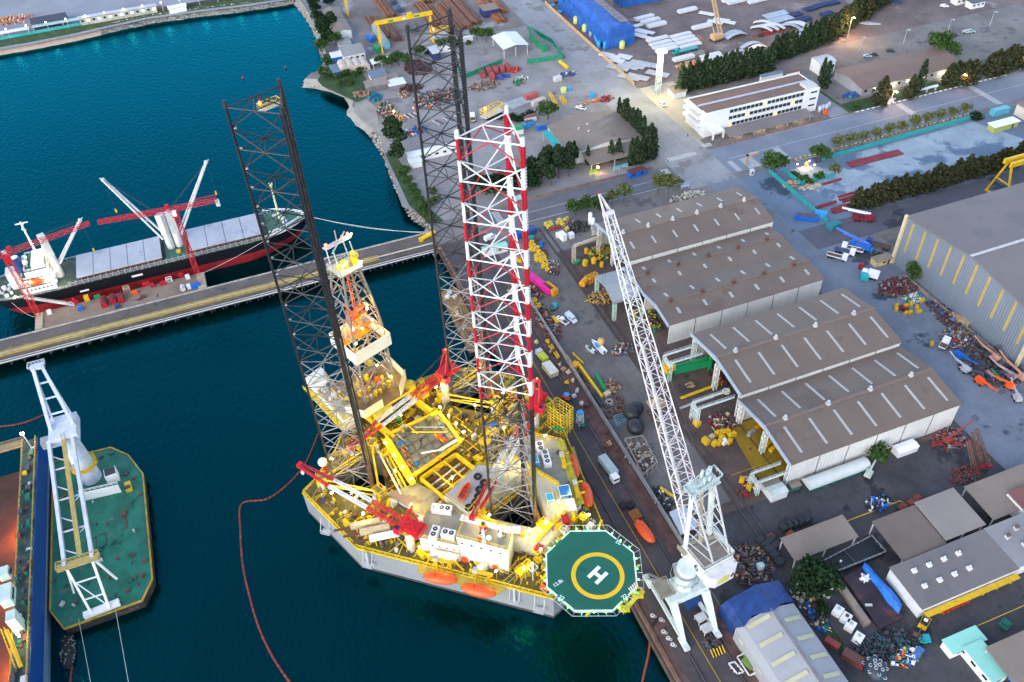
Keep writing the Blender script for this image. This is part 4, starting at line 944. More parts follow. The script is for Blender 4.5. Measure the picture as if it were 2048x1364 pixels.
b=MB();b.box((DC[0]-.3,DC[1],42.5),(2.2,1.8,4.2));b.bar((DC[0],DC[1],46),(DC[0],DC[1],62.6),.3);b.bar((DC[0]+.6,DC[1],46),(DC[0]+.6,DC[1],62.6),.12);R(b,'travelling_block',ORG,DR)
for z in(41.0,45.5,48):
 b=MB();h=4.4 if z<43 else 3.6;b.bar((DC[0]-h,DC[1]-h*.4,z),(DC[0]+h,DC[1]-h*.1,z),.9,.5);b.bar((DC[0]-h*.6,DC[1]-h,z+.3),(DC[0]-h*.2,DC[1]+h,z+.3),.6,.5);R(b,'derrick_beam',ORG,DR)
for(x,y,z)in((-3.4,-3.2,44.5),(3.6,-2.4,43.0),(-.8,-3.8,43.5),(1.8,-4.2,51),(2.0,-3.9,49.3),(-4.2,-4.5,40.4),(4.6,-4.9,39.6),(-3.0,-4.8,36.2),(0,1,29),(-3.6,-2,25),(3.6,0,23)):
 b=MB();b.ell((DC[0]+x,DC[1]+y,z),(.34,.34,.34),8,6);R(b,'work_lamp',LAMPO if z>38 else LAMP,DR);q=RWM@Vector((DC[0]+x,DC[1]+y,z+.7));lamp(q,420 if z>38 else 300,(1,.42,.05)if z>38 else(1,.62,.08),.4)
for x,y,z in((3.4,.2,71.6),(-1.2,-2.4,65.8),(3.0,-3.1,64.2)):b=MB();b.box((DC[0]+x,DC[1]+y,z),(1.9,.35,.3),.4);R(b,'tube_lamp',LAMP,DR);lamp(RWM@Vector((DC[0]+x,DC[1]+y-.8,z+1)),70,(1,.72,.2),.4)
for i in range(18):
 b=MB();x=DC[0]-4.4+(i%6)*1.7;y=DC[1]-4+(i//6)*3.4;b.box((x,y,16.2),(rr.uniform(.5,1.3),rr.uniform(.5,1.3),rr.uniform(.8,3.0)),rr.random());R(b,'drill_tool',rr.choice([ORG,YD,YD,CREAM,RUST,OLIVE]),FL)
b=MB();b.tube((7.2,55.4,12.4),(7.2,55.4,16.6),2.0,16);b.cyl((7.2,55.4,16.6),1.5,.5,12);R(b,'mud_cyclone',YD)
md=block('mud_module',[(-15.4,58.5),(-10.6,58.2),(-7.4,82),(-13.6,81)],10.4,15.4,CREAM,mat('module_roof',(.36,.34,.26),.7,.2,.4))
b=MB();b.tube((-14.4,78.6,16.4),(-8.4,79.4,16.4),1.9,12);b.tube((-14.6,75.2,16.4),(-9.4,75.6,16.4),1.4,12);R(b,'vent_hood',CREAM,md)
for i in range(20):
 f=rr.random();b=MB();x=-13.6+f*4+rr.uniform(-1,2);y=60+rr.random()*16;b.box((x,y,15.4),(rr.uniform(.6,1.6),rr.uniform(.6,1.8),rr.uniform(.6,1.7)),rr.random());R(b,'shaker_unit',rr.choice([LGREY,CREAM,YD,LGREY,OLIVE,DGREY]),md)
b=MB();b.bar((-16.4,58,13),(-14.6,81,13),1.6,.25);b.rail([(-17.2,58,13.1),(-15.4,81,13.1)],1.1,.06,1.4);R(b,'side_walkway',YD,md)
b=MB();b.aabb(-8,52,13.7,-2,53.6,16.4);R(b,'sack_room',mat('sack_yellow',(.62,.50,.06),.6,.12,.4,ribs=('X',.6,.04,1)))
def rig_crane(label,base,ztop,tip,m_,white_mid=True,pm=None,cab=True):
 B3=Vector((*base,ztop));tip=Vector(tip);d=(tip-B3);d2=Vector((d.x,d.y,0)).normalized();a=math.atan2(d2.y,d2.x)
 b=MB();b.cyl((*base,9.5),1.15,ztop-9.5-.2,14);b.cyl((*base,ztop-1.2),1.9,.25,14,mi=1);b.rail([(base[0]+1.9*math.cos(q),base[1]+1.9*math.sin(q),ztop-.95)for q in[k*PI/4 for k in range(8)]],1.1,.05,1,True,mi=1)
 o=R(b,'deck_crane',[pm or LGREY,YD]);o['label']=label
 side=Vector((-d2.y,d2.x,0))
 h=MB();q=B3-d2*1.4;h.box((q.x,q.y,ztop),(6.0,3.4,2.3),a);h.box((q.x-d2.x*2.6,q.y-d2.y*2.6,ztop+.3),(2.0,4.2,1.6),a);R(h,'machinery_house',m_,o)
 h=MB();q=B3+side*2.4+d2*1.2;h.box((q.x,q.y,ztop),(1.9,1.6,2.2),a);h.box((q.x+d2.x*.1,q.y+d2.y*.1,ztop+2.2),(1.3,1.1,.06),a,1);R(h,'cab',[mat('crimson_cab',(.55,.01,.06),.4,.1,.5),GLASS],o)
 h=MB();g0=B3-d2*1.5;topg=g0+Vector((0,0,9.0))-d2*.6
 for s_ in(-1,1):
  h.bar(g0+side*1.3*s_+d2*1.8+Vector((0,0,2)),topg+side*.6*s_,.32);h.bar(g0+side*1.3*s_-d2*1.8+Vector((0,0,2)),topg+side*.6*s_,.3)
  for k in range(4):
   f=k/4;h.bar((g0+side*1.3*s_+d2*1.8+Vector((0,0,2))).lerp(topg+side*.6*s_,f),(g0+side*1.3*s_-d2*1.8+Vector((0,0,2))).lerp(topg+side*.6*s_,min(1,f+.25)),.14)
 h.bar(topg-side*1.1,topg+side*1.1,.5,.8);R(h,'gantry',m_,o)
 foot=B3+d2*1.9+Vector((0,0,1.0));n=16;bm_=MB()
 p1=foot.lerp(tip,.30);p2=foot.lerp(tip,.68)
 for s_ in(-1,1):
  for(p,q,k,w0,w1,mi)in((foot,p1,5,1.2,1.1,0),(p1,p2,7,1.1,.9,1),(p2,tip,5,.9,.5,0)):
   o2=side*s_*(1.15);o3=side*s_*(1.15 if q!=tip else.5)
   bm_.lattice(p+o2,q+o3,w0*.7,w1*.7,k,.13,.07,mi=mi if white_mid else 0)
 bm_.box((tip.x,tip.y,tip.z-.6),(1.2,1.6,1.2),a);bm_.bar(tip+Vector((0,0,.4)),topg,.07,mi=2);bm_.bar(tip+side*.4+Vector((0,0,.4)),topg+side*.4,.07,mi=2)
 R(bm_,'boom',[m_,WHITE,DGREY],o)
 h=MB();h.bar(tip+Vector((0,0,-.5)),tip+Vector((0,0,-3)),.06);h.box((tip.x,tip.y,tip.z-3.8),(.7,.5,.9),a);R(h,'hook_block',CLEANW,o)
 h=MB();h.ell(topg+Vector((0,0,.8)),(.25,.25,.3),8,6);R(h,'warning_lamp',LAMPR,o)
 return o
CRED=paint('crane_red',(.55,.012,.02),var=.1)
rig_crane('red and white boom crane on the port side with its boom over the left leg',(-27.2,12.6),19.5,tuple(loc(600,930,26)),CRED)
rig_crane('red crane on a white pedestal at the stern with boom across the pipe deck',(14.9,47.4),20.0,tuple(loc(700,893,21)),CRED,pm=CREAM)
rig_crane('red crane beside the quay with its boom lowered toward the bridge',(26.5,19.5),18.5,tuple(loc(945,1035,23)),CRED)
b=MB();q=Vector((31,14,9.5))
for z in(9.5,12,14.5,17):
 b.rail([(29,10,z),(33.4,10.6,z),(33.0,17.0,z),(28.6,16.6,z)],2.5,.08,1.3,True)
R(b,'yellow_cage',YD)
b=MB();b.box((28.4,11.6,13.0),(4.0,.8,.6),-.9);R(b,'green_gangway',GREEN)
b=MB();p=loc(645,924,16.5);b.cyl((p.x,p.y,9.5),.5,6,8,mi=1);b.ell((p.x,p.y,16.5),(1.35,1.35,1.35),16,10);R(b,'radome',[CLEANW,RED],smooth=True)
HZ=23.0
oct_px=[(405,145),(900,140),(1285,440),(1335,905),(1000,1240),(470,1245),(85,915),(75,455)]
OW=[G(1080+x/6.818,1040+y/6.818,HZ)for x,y in oct_px];HC=sum(OW,Vector())/8
OL=[RI@p for p in OW];HL=RI@HC
HELIG=mat('helideck_green',(.004,.105,.068),.6,.12,.12,patch=((.004,.085,.055),.56,.09))
b=MB();b.prism([(p.x,p.y)for p in OL],HZ-.7,HZ,1,0);HD=R(b,'helideck',[HELIG,LGREY])
for k in range(8):
 p,q=OL[k],OL[(k+1)%8];pi,qi=p.lerp(HL,.03),q.lerp(HL,.03);seg=[(0,1)]
 if k in(1,3,5,7):seg=[(0,.38),(.62,1)]
 for f,g in seg:
  b=MB();b.quad(*[Vector((v.x,v.y,HZ+.02))for v in(p.lerp(q,f),p.lerp(q,g),pi.lerp(qi,g),pi.lerp(qi,f))]);R(b,'edge_line',mat('marking_white',(.80,.82,.80),.6,.05,.5),HD)
HW=MATS['marking_white']
rc=RI@G(1080+788/6.818,1040+755/6.818,HZ);ro=((RI@G(1080+1158/6.818,1040+755/6.818,HZ))-rc).length*.985;rin=ro*.83
b=MB();n=64
for k in range(n):
 a,c=2*PI*k/n,2*PI*(k+1)/n
 b.quad(*[(rc.x+r_*math.cos(q),rc.y+r_*math.sin(q),HZ+.02)for r_,q in((rin,a),(ro,a),(ro,c),(rin,c))])
R(b,'touchdown_ring',mat('marking_yellow',(.75,.46,.005),.6,.05,.5),HD)
hp=lambda x,y,z=HZ:G(1080+x/6.818,1040+y/6.818,z)
ux=(hp(783,877)-hp(925,728));up_=(hp(803,622)-hp(925,728))
H0=hp(787,750);hu=(hp(803,622)-hp(650,770)).normalized();hv=(hp(925,728)-hp(803,622));hv=(hv-hu*hv.dot(hu)).normalized()
Lh=(hp(803,622)-hp(650,770)).length;Wh=3.35
b=MB();th=.95
for s_ in(-1,1):
 o=H0+hv*s_*(Wh/2-th/2)
 b.quad(*[o+hu*x+hv*y+Vector((0,0,.02))for x,y in((-Lh/2,-th/2),(Lh/2,-th/2),(Lh/2,th/2),(-Lh/2,th/2))])
b.quad(*[H0+hu*x+hv*y+Vector((0,0,.025))for x,y in((-th/2,-(Wh/2-th)),(th/2,-(Wh/2-th)),(th/2,Wh/2-th),(-th/2,Wh/2-th))])
b.build('letter_h',HW,HD)
def deck_text(txt,size,c,r0,r1,up_from):
 o=hp(*c)+Vector((0,0,.025));d=(hp(*r1)-hp(*r0));d.z=0;d.normalize();u=Vector((-d.y,d.x,0))
 return text_mesh(txt,size,'lettering',HW,o,d,u,HD,thick=.004)
deck_text('22',1.45,(1072,302),(1110,322),(1032,282),0)
deck_text('22',1.45,(1152,1048),(1115,1075),(1190,1025),0)
deck_text('22',1.45,(292,1062),(255,1045),(332,1085),0)
deck_text('12.8t',1.35,(246,862),(185,905),(312,818),0)
b=MB()
k0=[(1200,935),(1232,968),(1340,862),(1325,822)];P=[hp(*q)+Vector((0,0,.03))for q in k0]
for i in range(10):
 f,g=i/10,(i+1)/10;b.quad(P[0].lerp(P[3],f),P[0].lerp(P[3],g),P[1].lerp(P[2],g),P[1].lerp(P[2],f),i%2)
b.build('striped_panel',[HW,mat('marking_red',(.55,.02,.06))],HD)
b=MB();ON=[p.lerp(HL,-.125)for p in OL]
for k in range(8):
 p,q,P_,Q_=OL[k],OL[(k+1)%8],ON[k],ON[(k+1)%8];e=Vector((0,0,.25))
 if k==6:continue
 b.bar(P_+e,Q_+e,.09);
 for i in range(6):f=i/5;b.bar(p.lerp(q,f)-Vector((0,0,.3)),P_.lerp(Q_,f)+e,.1)
R(b,'safety_net_frame',LGREY,HD)
b=MB()
for k in range(8):
 if k==6:continue
 p,q,P_,Q_=OL[k],OL[(k+1)%8],ON[k],ON[(k+1)%8]
 for i in range(8):f=i/7;b.bar(p.lerp(q,f)-Vector((0,0,.25)),P_.lerp(Q_,f)+Vector((0,0,.2)),.025)
 for g in(.25,.5,.75):b.bar(p.lerp(P_,g)+Vector((0,0,-.1)),q.lerp(Q_,g)+Vector((0,0,-.1)),.025)
R(b,'safety_net',mat('net_grey',(.06,.06,.06)),HD)
for k in range(8):
 p,q=OL[k].lerp(HL,-.028),OL[(k+1)%8].lerp(HL,-.028)
 for f in(.2,.5,.8):
  o=p.lerp(q,f);b=MB();b.ell((o.x,o.y,HZ+.1),(.17,.17,.2),8,6);R(b,'perimeter_light',LAMPG,HD);lamp(RWM@Vector((o.x,o.y,HZ+.45)),5,(.1,1,.15),.12)
b=MB()
for p in(OL[3].lerp(OL[4],.2),OL[3].lerp(OL[4],.7)):
 o=p.lerp(HL,-.11);b.box((o.x,o.y,HZ-.6),(2.6,1.8,.15),rad(-45));b.rail([(o.x-1.3,o.y-.9,HZ-.45),(o.x+1.3,o.y-.9,HZ-.45),(o.x+1.3,o.y+.9,HZ-.45),(o.x-1.3,o.y+.9,HZ-.45)],1,.05,1,True)
p,q=OL[3].lerp(OL[4],.2).lerp(HL,-.11),OL[3].lerp(OL[4],.7).lerp(HL,-.11);b.bar((p.x,p.y,HZ-.5),(q.x,q.y,HZ-2),1.0,.2);R(b,'access_stair',YD,HD)
b=MB()
for(x0,y0),(x1,y1)in(((-6,-22),(-10,-34)),((-2,-24),(-3,-38)),((5,-23),(3,-36)),((9,-20),(4,-27)),((-11,-20),(-14,-29))):
 b.tube((x0,y0,9.5),(x1,y1,HZ-.7),.45,8);b.tube((x0,y0,9.5),(x0*.9,y0-3,HZ-.7),.35,8);b.tube((x0,y0,15),(x1,y1,HZ-3),.25,6)
for y in(-24,-31,-38):b.bar((-14,y,HZ-1.1),(5,y,HZ-1.1),.4,.7)
R(b,'support_truss',YD,HD)
def deck_box(label,px,z,d,rz,m_,name='container',cat='container',rim=CLEANW):
 p=loc(*px,z);w_=RWM@Vector((p.x,p.y,z));t=thing(name,label,cat,w_,rz+rad(22.7))
 b=MB();b.box((0,0,.15),d);b.build('body',m_,t,local=True)
 b=MB();x,y,h=d[0]/2,d[1]/2,d[2]+.15
 for s_ in(-1,1):
  for q in(-1,1):b.bar((s_*x,q*y,0),(s_*x,q*y,h),.14)
  for hh in(.1,h):b.bar((-x,s_*y,hh),(x,s_*y,hh),.14);b.bar((s_*x,-y,hh),(s_*x,y,hh),.14)
 b.build('corner_frame',rim,t,local=True);return t
CB=mat('container_blue',(.01,.16,.48),.5,.12,.5,ribs=('X',.35,.03,1));CLB=mat('container_light_blue',(.06,.34,.58),.5,.12,.5)
deck_box('large blue container with white edges on the quay side house',(1129,993),13.8,(3.4,3.0,2.6),st,CB)
deck_box('small blue and white container beside the larger blue one',(1100,1005),13.8,(2.4,1.9,2.4),st,CLB)
deck_box('blue container beside the forward leg behind the white fan units',(1068,928),13.8,(3.0,2.4,2.2),st,CLB)
deck_box('white slatted container lit by floodlights next to the helideck corner',(1141,1020),13.8,(3.6,2.4,2.4),st,CREAM)
deck_box('yellow box container beside the red one near the helideck',(1118,1062),13.8,(2.2,2.0,2.0),st,YEL,rim=YEL)
deck_box('red box container at the edge of the helideck',(1131,1046),14.2,(2.2,1.8,2.0),st,RED,rim=RED)
for i,m_ in enumerate((BEIGE,BEIGE,CLEANW)):
 p=loc(720+19*i,1052+12*i,12);w_=RWM@Vector((p.x,p.y,9.5));t=thing('burner_boom_tube',['tan long box resting over the port rail, furthest from the crane cab','tan long box between its tan twin and the white one','white long box nearest the red crane cab'][i],'long box',w_,rad(22.7)+math.atan2(-3.4,5.6)+1.57*0,'long boxes over the port rail')
 b=MB();b.box((1.5,0,2.4),(8,1.5,1.3));b.build('body',m_,t,local=True);b=MB();b.box((-4.5,0,2.5),(5,.5,.5));b.build('arm',BROWN,t,local=True);b=MB()
 for x in(-1,4):b.box((x,0,0),(.3,1.3,2.4))
 b.build('cradle',YD,t,local=True)
def inpoly(x,y,P):
 r_=False;n=len(P)
 for i in range(n):
  (x1,y1),(x2,y2)=P[i],P[i-1]
  if(y1>y)!=(y2>y)and x<(x2-x1)*(y-y1)/(y2-y1)+x1:r_=not r_
 return r_
hin=[(p[0]*.95,p[1]*.95+1.2)for p in hull]
busy=[pd,cb,DF,[(-26,9.3),(-20.6,.4),(-8,-12),(0,5),(-12,15),(-20,15)],[(-14,15),(-9,-8),(10,-13),(14,15)],[(9.7,17.5),(22,14),(26,7.8),(13,-12),(8,-12)],[(-22,31),(-12,28),(-10,17),(-20,16)]]
cnt=0
while cnt<215:
 x,y=rr.uniform(-37,37),rr.uniform(-24,60)
 if not inpoly(x,y,hin)or any(inpoly(x,y,[tuple(q)for q in P])for P in busy)or any(math.hypot(x-c[0],y-c[1])<10.4 and inpoly(x,y,[((p[0]-c[0])*1.15+c[0],(p[1]-c[1])*1.15+c[1])for p in well(c)])for c in(LEGW,LEGD,LEGB)):continue
 cnt+=1;k=rr.random();b=MB();a=rr.choice((0,0,1.57,1.57,.5));m_=rr.choice([YD,YD,YD,YD,YD,OLIVE,OLIVE,GREY,CREAM,GREEN,RUST,BROWN,DGREY,BLUE])
 if k<.40:
  d=(rr.uniform(.7,2.6),rr.uniform(.6,1.8),rr.uniform(.6,2.4));b.box((x,y,9.5),d,a);b.box((x,y,9.5+d[2]),(d[0]*.6,d[1]*.6,.25),a);nm='machinery_skid'
 elif k<.6:
  r_=rr.uniform(.35,.9);h=rr.uniform(.8,2.4);b.cyl((x,y,9.5),r_,h,12);b.cyl((x,y,9.5+h),r_*.4,.4,8);nm='deck_tank'
 elif k<.78:
  L_=rr.uniform(2.5,7);b.tube((x-L_/2*math.cos(a),y-L_/2*math.sin(a),10.2),(x+L_/2*math.cos(a),y+L_/2*math.sin(a),10.2),rr.uniform(.12,.3),8);nm='pipe_run'
 elif k<.9:
  h=rr.uniform(2,4.6);w_=rr.uniform(1.4,2.6);z=9.5+h;b.box((x,y,z-.15),(w_,w_,.15),a)
  for s_ in(-1,1):
   for q in(-1,1):b.bar((x+s_*w_/2*.7,y+q*w_/2*.7,9.5),(x+s_*w_/2*.7,y+q*w_/2*.7,z),.16)
  b.rail([(x-w_/2,y-w_/2,z),(x+w_/2,y-w_/2,z),(x+w_/2,y+w_/2,z),(x-w_/2,y+w_/2,z)],1.0,.05,1,True);nm='access_platform';m_=YD
 else:
  b.cyl((x,y,9.5),.12,rr.uniform(2,4),6);b.ring((x,y,10),.5,.12,12,5);nm='vent_post'
 R(b,nm,m_)
b=MB();ms_=[YD,YD,YD,OLIVE,GREY,YD,RUST,OLIVE,BROWN,DGREY];cnt=0
while cnt<800:
 x,y=rr.uniform(-37,37),rr.uniform(-24,60)
 if not inpoly(x,y,hin)or any(inpoly(x,y,[tuple(q)for q in P])for P in busy)or any(math.hypot(x-c[0],y-c[1])<10.0 for c in(LEGW,LEGD,LEGB)):continue
 cnt+=1;k=rr.random();mi=rr.randrange(10);a=rr.choice((0,1.57,1.57,0,.5))
 if k<.5:b.box((x,y,9.5),(rr.uniform(.3,1.2),rr.uniform(.3,.9),rr.uniform(.3,1.4)),a,mi)
 elif k<.8:L_=rr.uniform(1,4);b.tube((x-L_*math.cos(a),y-L_*math.sin(a),9.8+k),(x+L_*math.cos(a),y+L_*math.sin(a),9.8+k),rr.uniform(.07,.18),6,mi=mi)
 else:b.rail([(x-1.6,y,9.5),(x+1.6,y+rr.uniform(-.8,.8),9.5)],rr.uniform(1.1,2.4),.05,1,mi=0)
o=R(b,'deck_clutter',ms_);o['kind']='stuff'
for i in range(46):
 x,y=rr.uniform(-12,12),rr.uniform(-23,-13);b=MB();z=rr.choice((9.5,12.5,15));b.box((x,y,z),(rr.uniform(.5,2),rr.uniform(.5,2),rr.uniform(.4,2)),rr.random())
 if z>10:b.bar((x,y,9.5),(x,y,z),.2);b.rail([(x-1,y-1,z),(x+1,y-1,z),(x+1,y+1,z),(x-1,y+1,z)],1,.06,1,True)
 R(b,'bow_equipment',rr.choice([YD,YD,YD,CREAM,LGREY,ORG,OLIVE,RED]))
for i in range(70):
 x,y=rr.uniform(-12,25),rr.uniform(-12,16)
 if i<40 and(not inpoly(x,y,[(-12,4.5),(-8,-6.5),(-4,-14),(8.5,-12),(12,-5),(9,13)])or math.hypot(x,y)<9.6):continue
 if i>=40 and not inpoly(x,y,[(10.6,16),(21,13),(24,8),(13,-10.5)]):continue
 z=15.6 if i<40 else 13.8;b=MB();a=rr.choice((0,.5,st));k=rr.random()
 if k<.5:b.box((x,y,z),(rr.uniform(.5,1.6),rr.uniform(.5,1.2),rr.uniform(.4,1.2)),a)
 elif k<.8:b.tube((x-1.6*math.cos(a),y-1.6*math.sin(a),z+.4),(x+1.6*math.cos(a),y+1.6*math.sin(a),z+.4),.16,7)
 else:b.cyl((x,y,z),.35,.9,10)
 R(b,'roof_gear',rr.choice([YD,CREAM,LGREY,RUST,YD,DGREY,BROWN]))
for p,q in(((-11,6),(-6,-9)),((10,12),(12.2,-4)),((-9,12.6),(7,12.8)),((-5,-12.5),(8,-11.5))):b=MB();b.bar((*p,16),(*q,16),.5,.5);b.rail([(*p,16.2),(*q,16.2)],1.1,.05,1.4);R(b,'roof_beam',YD)
for px,py in((650,1062),(735,1128),(1030,1200),(1080,1218)):
 p=loc(px,py-22,9.0);b=MB();o=Vector((p.x,p.y,0));n=Vector((-1,-.55,0)).normalized();s_=Vector((n.y,-n.x,0))
 for q in(-1.3,1.3):b.bar(o+s_*q+Vector((0,0,9.2)),o+s_*q+n*1.8+Vector((0,0,4.6)),.16);b.bar(o+s_*q+n*1.8+Vector((0,0,4.6)),o+s_*q+Vector((0,0,4.6)),.16);b.bar(o+s_*q+n*1.8+Vector((0,0,4.6)),o+s_*q+n*1.8+Vector((0,0,6.0)),.12)
 b.bar(o+s_*1.3+n*1.8+Vector((0,0,4.6)),o-s_*1.3+n*1.8+Vector((0,0,4.6)),.16);b.bar(o+s_*1.3+n*1.8+Vector((0,0,6)),o-s_*1.3+n*1.8+Vector((0,0,6)),.12);b.bar(o+n*.9-s_*1.3+Vector((0,0,4.6)),o+n*.9+s_*1.3+Vector((0,0,4.6)),1.6,.08)
 if px in(735,1030):b.tube(o+n*.6+Vector((0,0,10)),o+n*.9+Vector((0,0,4.6)),.35,8)
 R(b,'side_platform',LGREY)
FL_=[(-15,27,15.5),(-14,32,15.5),(-13,37,15.5),(-12,42.5,15.5),(6.4,29,16),(7,33,16),(7.6,37,16),(8,41.5,16),(-19,48.6,16.5),(-29,36,14),(-31,28,14),(-16,33,14.5),(-26,50,14),(-33,40,14),(12,48,17),(17,36,14),(28,46,15),(26,33,15),(16,22,15.5),(-6,20,14),(-2,48,15.5),(-12,57,18.5),(4,60,19),(0,-11,17.5),(7,-9,18),(-5,-10,18),(9,8,17.5),(-9,1,18),(12,-8,16),(5,12,17),(10,-17,17),(2,-19,16.5),(-7,-16,18),(-13,-16,16),(-27,8.5,14.5),(-24,1,13.2),(-17.6,-10.6,14),(-18,12,20),(-14.5,-1,22.6),(-11.6,-6,22.4),(22,11,16),(-20,21,14)]
for i,(x,y,z)in enumerate(FL_):
 b=MB();b.bar((x,y,max(9.5,z-4)),(x,y,z),.12,mi=1);b.box((x,y,z),(.7,.35,.28),i*.7);R(b,'floodlight',[LAMP,YD])
 q=RWM@Vector((x,y,z+.45));bow=y<14
 lamp(q,430 if not bow else 210,(1,.74,.05)if not bow else(1,.78,.16),.5)
# ================================================================ pier, ship, cranes, barges, dock
PT=thing('pier','long concrete pier with yellow pipe rack reaching across the basin','pier',(-40,272,0))
PIERM=mat('pier_concrete',(.118,.100,.092),.88,.2,.1,patch=[((.05,.05,.055),.63,.09),((.20,.165,.14),.62,.2)])
PIERP=mat('pier_platform',(.22,.165,.125),.88,.25,.12,patch=[((.06,.055,.055),.66,.12)])
b=MB();b.aabb(-240,268,2.6,63.9,277.6,4.1);b.build('deck',PIERM,PT)
b=MB();b.aabb(-85.6,277.7,2.4,-24.6,288.6,4.05);b.build('loading_platform',PIERP,PT)
b=MB();b.aabb(-240,277.3,4.1,63.9,277.65,4.6);b.build('kerb',mat('kerb_pale',(.40,.38,.35),.8,.3,.8),PT)
PYL=mat('faded_yellow',(.42,.30,.07),.7,.25,.5)
b=MB();b.aabb(-240,270.3,4.1,40,270.6,4.9);b.aabb(-240,268.4,4.1,40,268.7,5.0);b.build('yellow_kerb',PYL,PT)
for i,(y,r_,m_)in enumerate(((269.0,.16,PYL),(269.5,.22,LGREY),(270.0,.16,PYL),(267.2,.2,LGREY),(266.6,.16,DGREY),(266.0,.22,CREAM),(265.4,.14,DGREY))):
 b=MB();b.tube((-240,y,4.6 if y>268 else 3.2),(62 if i else 40,y,4.6 if y>268 else 3.2),r_,7);b.build('pipe',m_,PT)
b=MB();b.rail([(-240,268.2,4.1),(40,268.2,4.1)],1.1,.05,3);b.build('railing',PYL,PT)
b=MB()
for i in range(70):b.aabb(-240+i*4.3,264.9,2.2,-239.7+i*4.3,268,2.9)
b.build('pipe_bracket',DGREY,PT)
for i in range(40):
 b=MB();x=-112+i*4.4;b.cyl((x,268.8,-2),.45,4.6,8);b.cyl((x,276.6,-2),.45,4.6,8);b.build('pile',mat('dark_pile',(.05,.045,.04),.9,.3,.3),PT)
b=MB()
for i in range(40):b.aabb(-112+i*4.4,268.2,1.8,-111+i*4.4,277.4,2.6)
b.build('pile_cap',mat('dark_pile2',(.07,.065,.06)),PT)
b=MB();b.aabb(-27.6,278,4.05,-24.7,288,4.6);b.aabb(-85.5,278.4,4.05,-83,288,4.5);b.build('platform_block',mat('crane_plinth',(.42,.33,.24),.85,.2,.3),PT)
SH=thing('cargo_ship','black and red bulk carrier with grey hatch covers moored behind the pier','ship',(-40,303,0))
def outline(z,xs,xb,half,fl=1.0):
 P=[]
 for f in(0,.02,.06,.12,.8,.86,.92,.97,1.0):
  x=xs+(xb-xs)*f
  w_=half*min(1,.74+f*3)if f<.12 else half*(1-max(0,(f-.80)/.2)**(2.2*fl))
  P.append((x,w_))
 return[(x,303.0-w_,z)for x,w_ in P]+[(x,303.0+w_,z)for x,w_ in P[::-1]]
b=MB();r1=outline(-1,-91,13.5,8.9,.7);r2=outline(3.7,-95.5,17,9.05,.87);b.loft([r1,r2],0)
b.loft([r2,outline(3.72,-95.5,17.05,9.07,.87),outline(8.2,-99.5,20,9.2)],1)
SK=b.build('hull',[paint('antifouling_red',(.30,.016,.018),patch=((.14,.02,.02),.6,.2)),paint('hull_black',(.008,.009,.013),spec=.25)],SH)
b=MB();b.sheet([(p[0],p[1])for p in outline(0,-99.2,19.6,9.0)],8.22);b.build('main_deck',mat('ship_deck',(.05,.085,.07),.8,.4,.3,patch=((.16,.08,.05),.6,.3)),SH)
b=MB();q=[p for p in outline(8.2,-99.5,20,9.2)];b.rail([(p[0],p[1],p[2])for p in q],1.1,.06,3.0,True);b.build('railing',LGREY,SH)
b=MB();b.prism([(p[0],p[1])for p in outline(0,2.2,20.2,9.2)if p[0]>2.2]and[(3,294.6),(9,296.3),(14.5,299.4),(18.6,303),(14.5,306.6),(9,309.7),(3,311.4)],8.2,9.6,0,1);b.build('forecastle',[CLEANW,mat('fc_green',(.03,.14,.09),.7,.25,.4)],SH)
b=MB();b.rail([(3,294.6,9.6),(9,296.3,9.6),(14.5,299.4,9.6),(18.6,303,9.6),(14.5,306.6,9.6),(9,309.7,9.6),(3,311.4,9.6)],1.3,.12,1.5);b.build('bulwark',CLEANW,SH)
HM=mat('hatch_grey',(.40,.42,.47),.6,.10,.15,patch=[((.30,.33,.40),.58,.12),((.36,.30,.26),.72,.2)])
for x0,x1,n in((-69,-37.8,5),(-27.5,0.2,4)):
 b=MB();b.aabb(x0+.3,296,8.2,x1-.3,309.4,10.2);b.build('hatch_coaming',mat('coaming',(.12,.06,.055),.7,.3,.4),SH)
 for i in range(n):
  b=MB();w_=(x1-x0)/n;b.aabb(x0+i*w_+.1,295.4,10.21,x0+(i+1)*w_-.1,310.0,10.9);b.build('hatch_cover',HM,SH)
b=MB()
for i in range(34):b.aabb(-72+i*2.2,294.3,8.2,-71.85+i*2.2,295.6,9.6)
b.aabb(-72,294.3,9.5,2.4,294.45,9.65);b.build('hatch_side_frame',LGREY,SH)
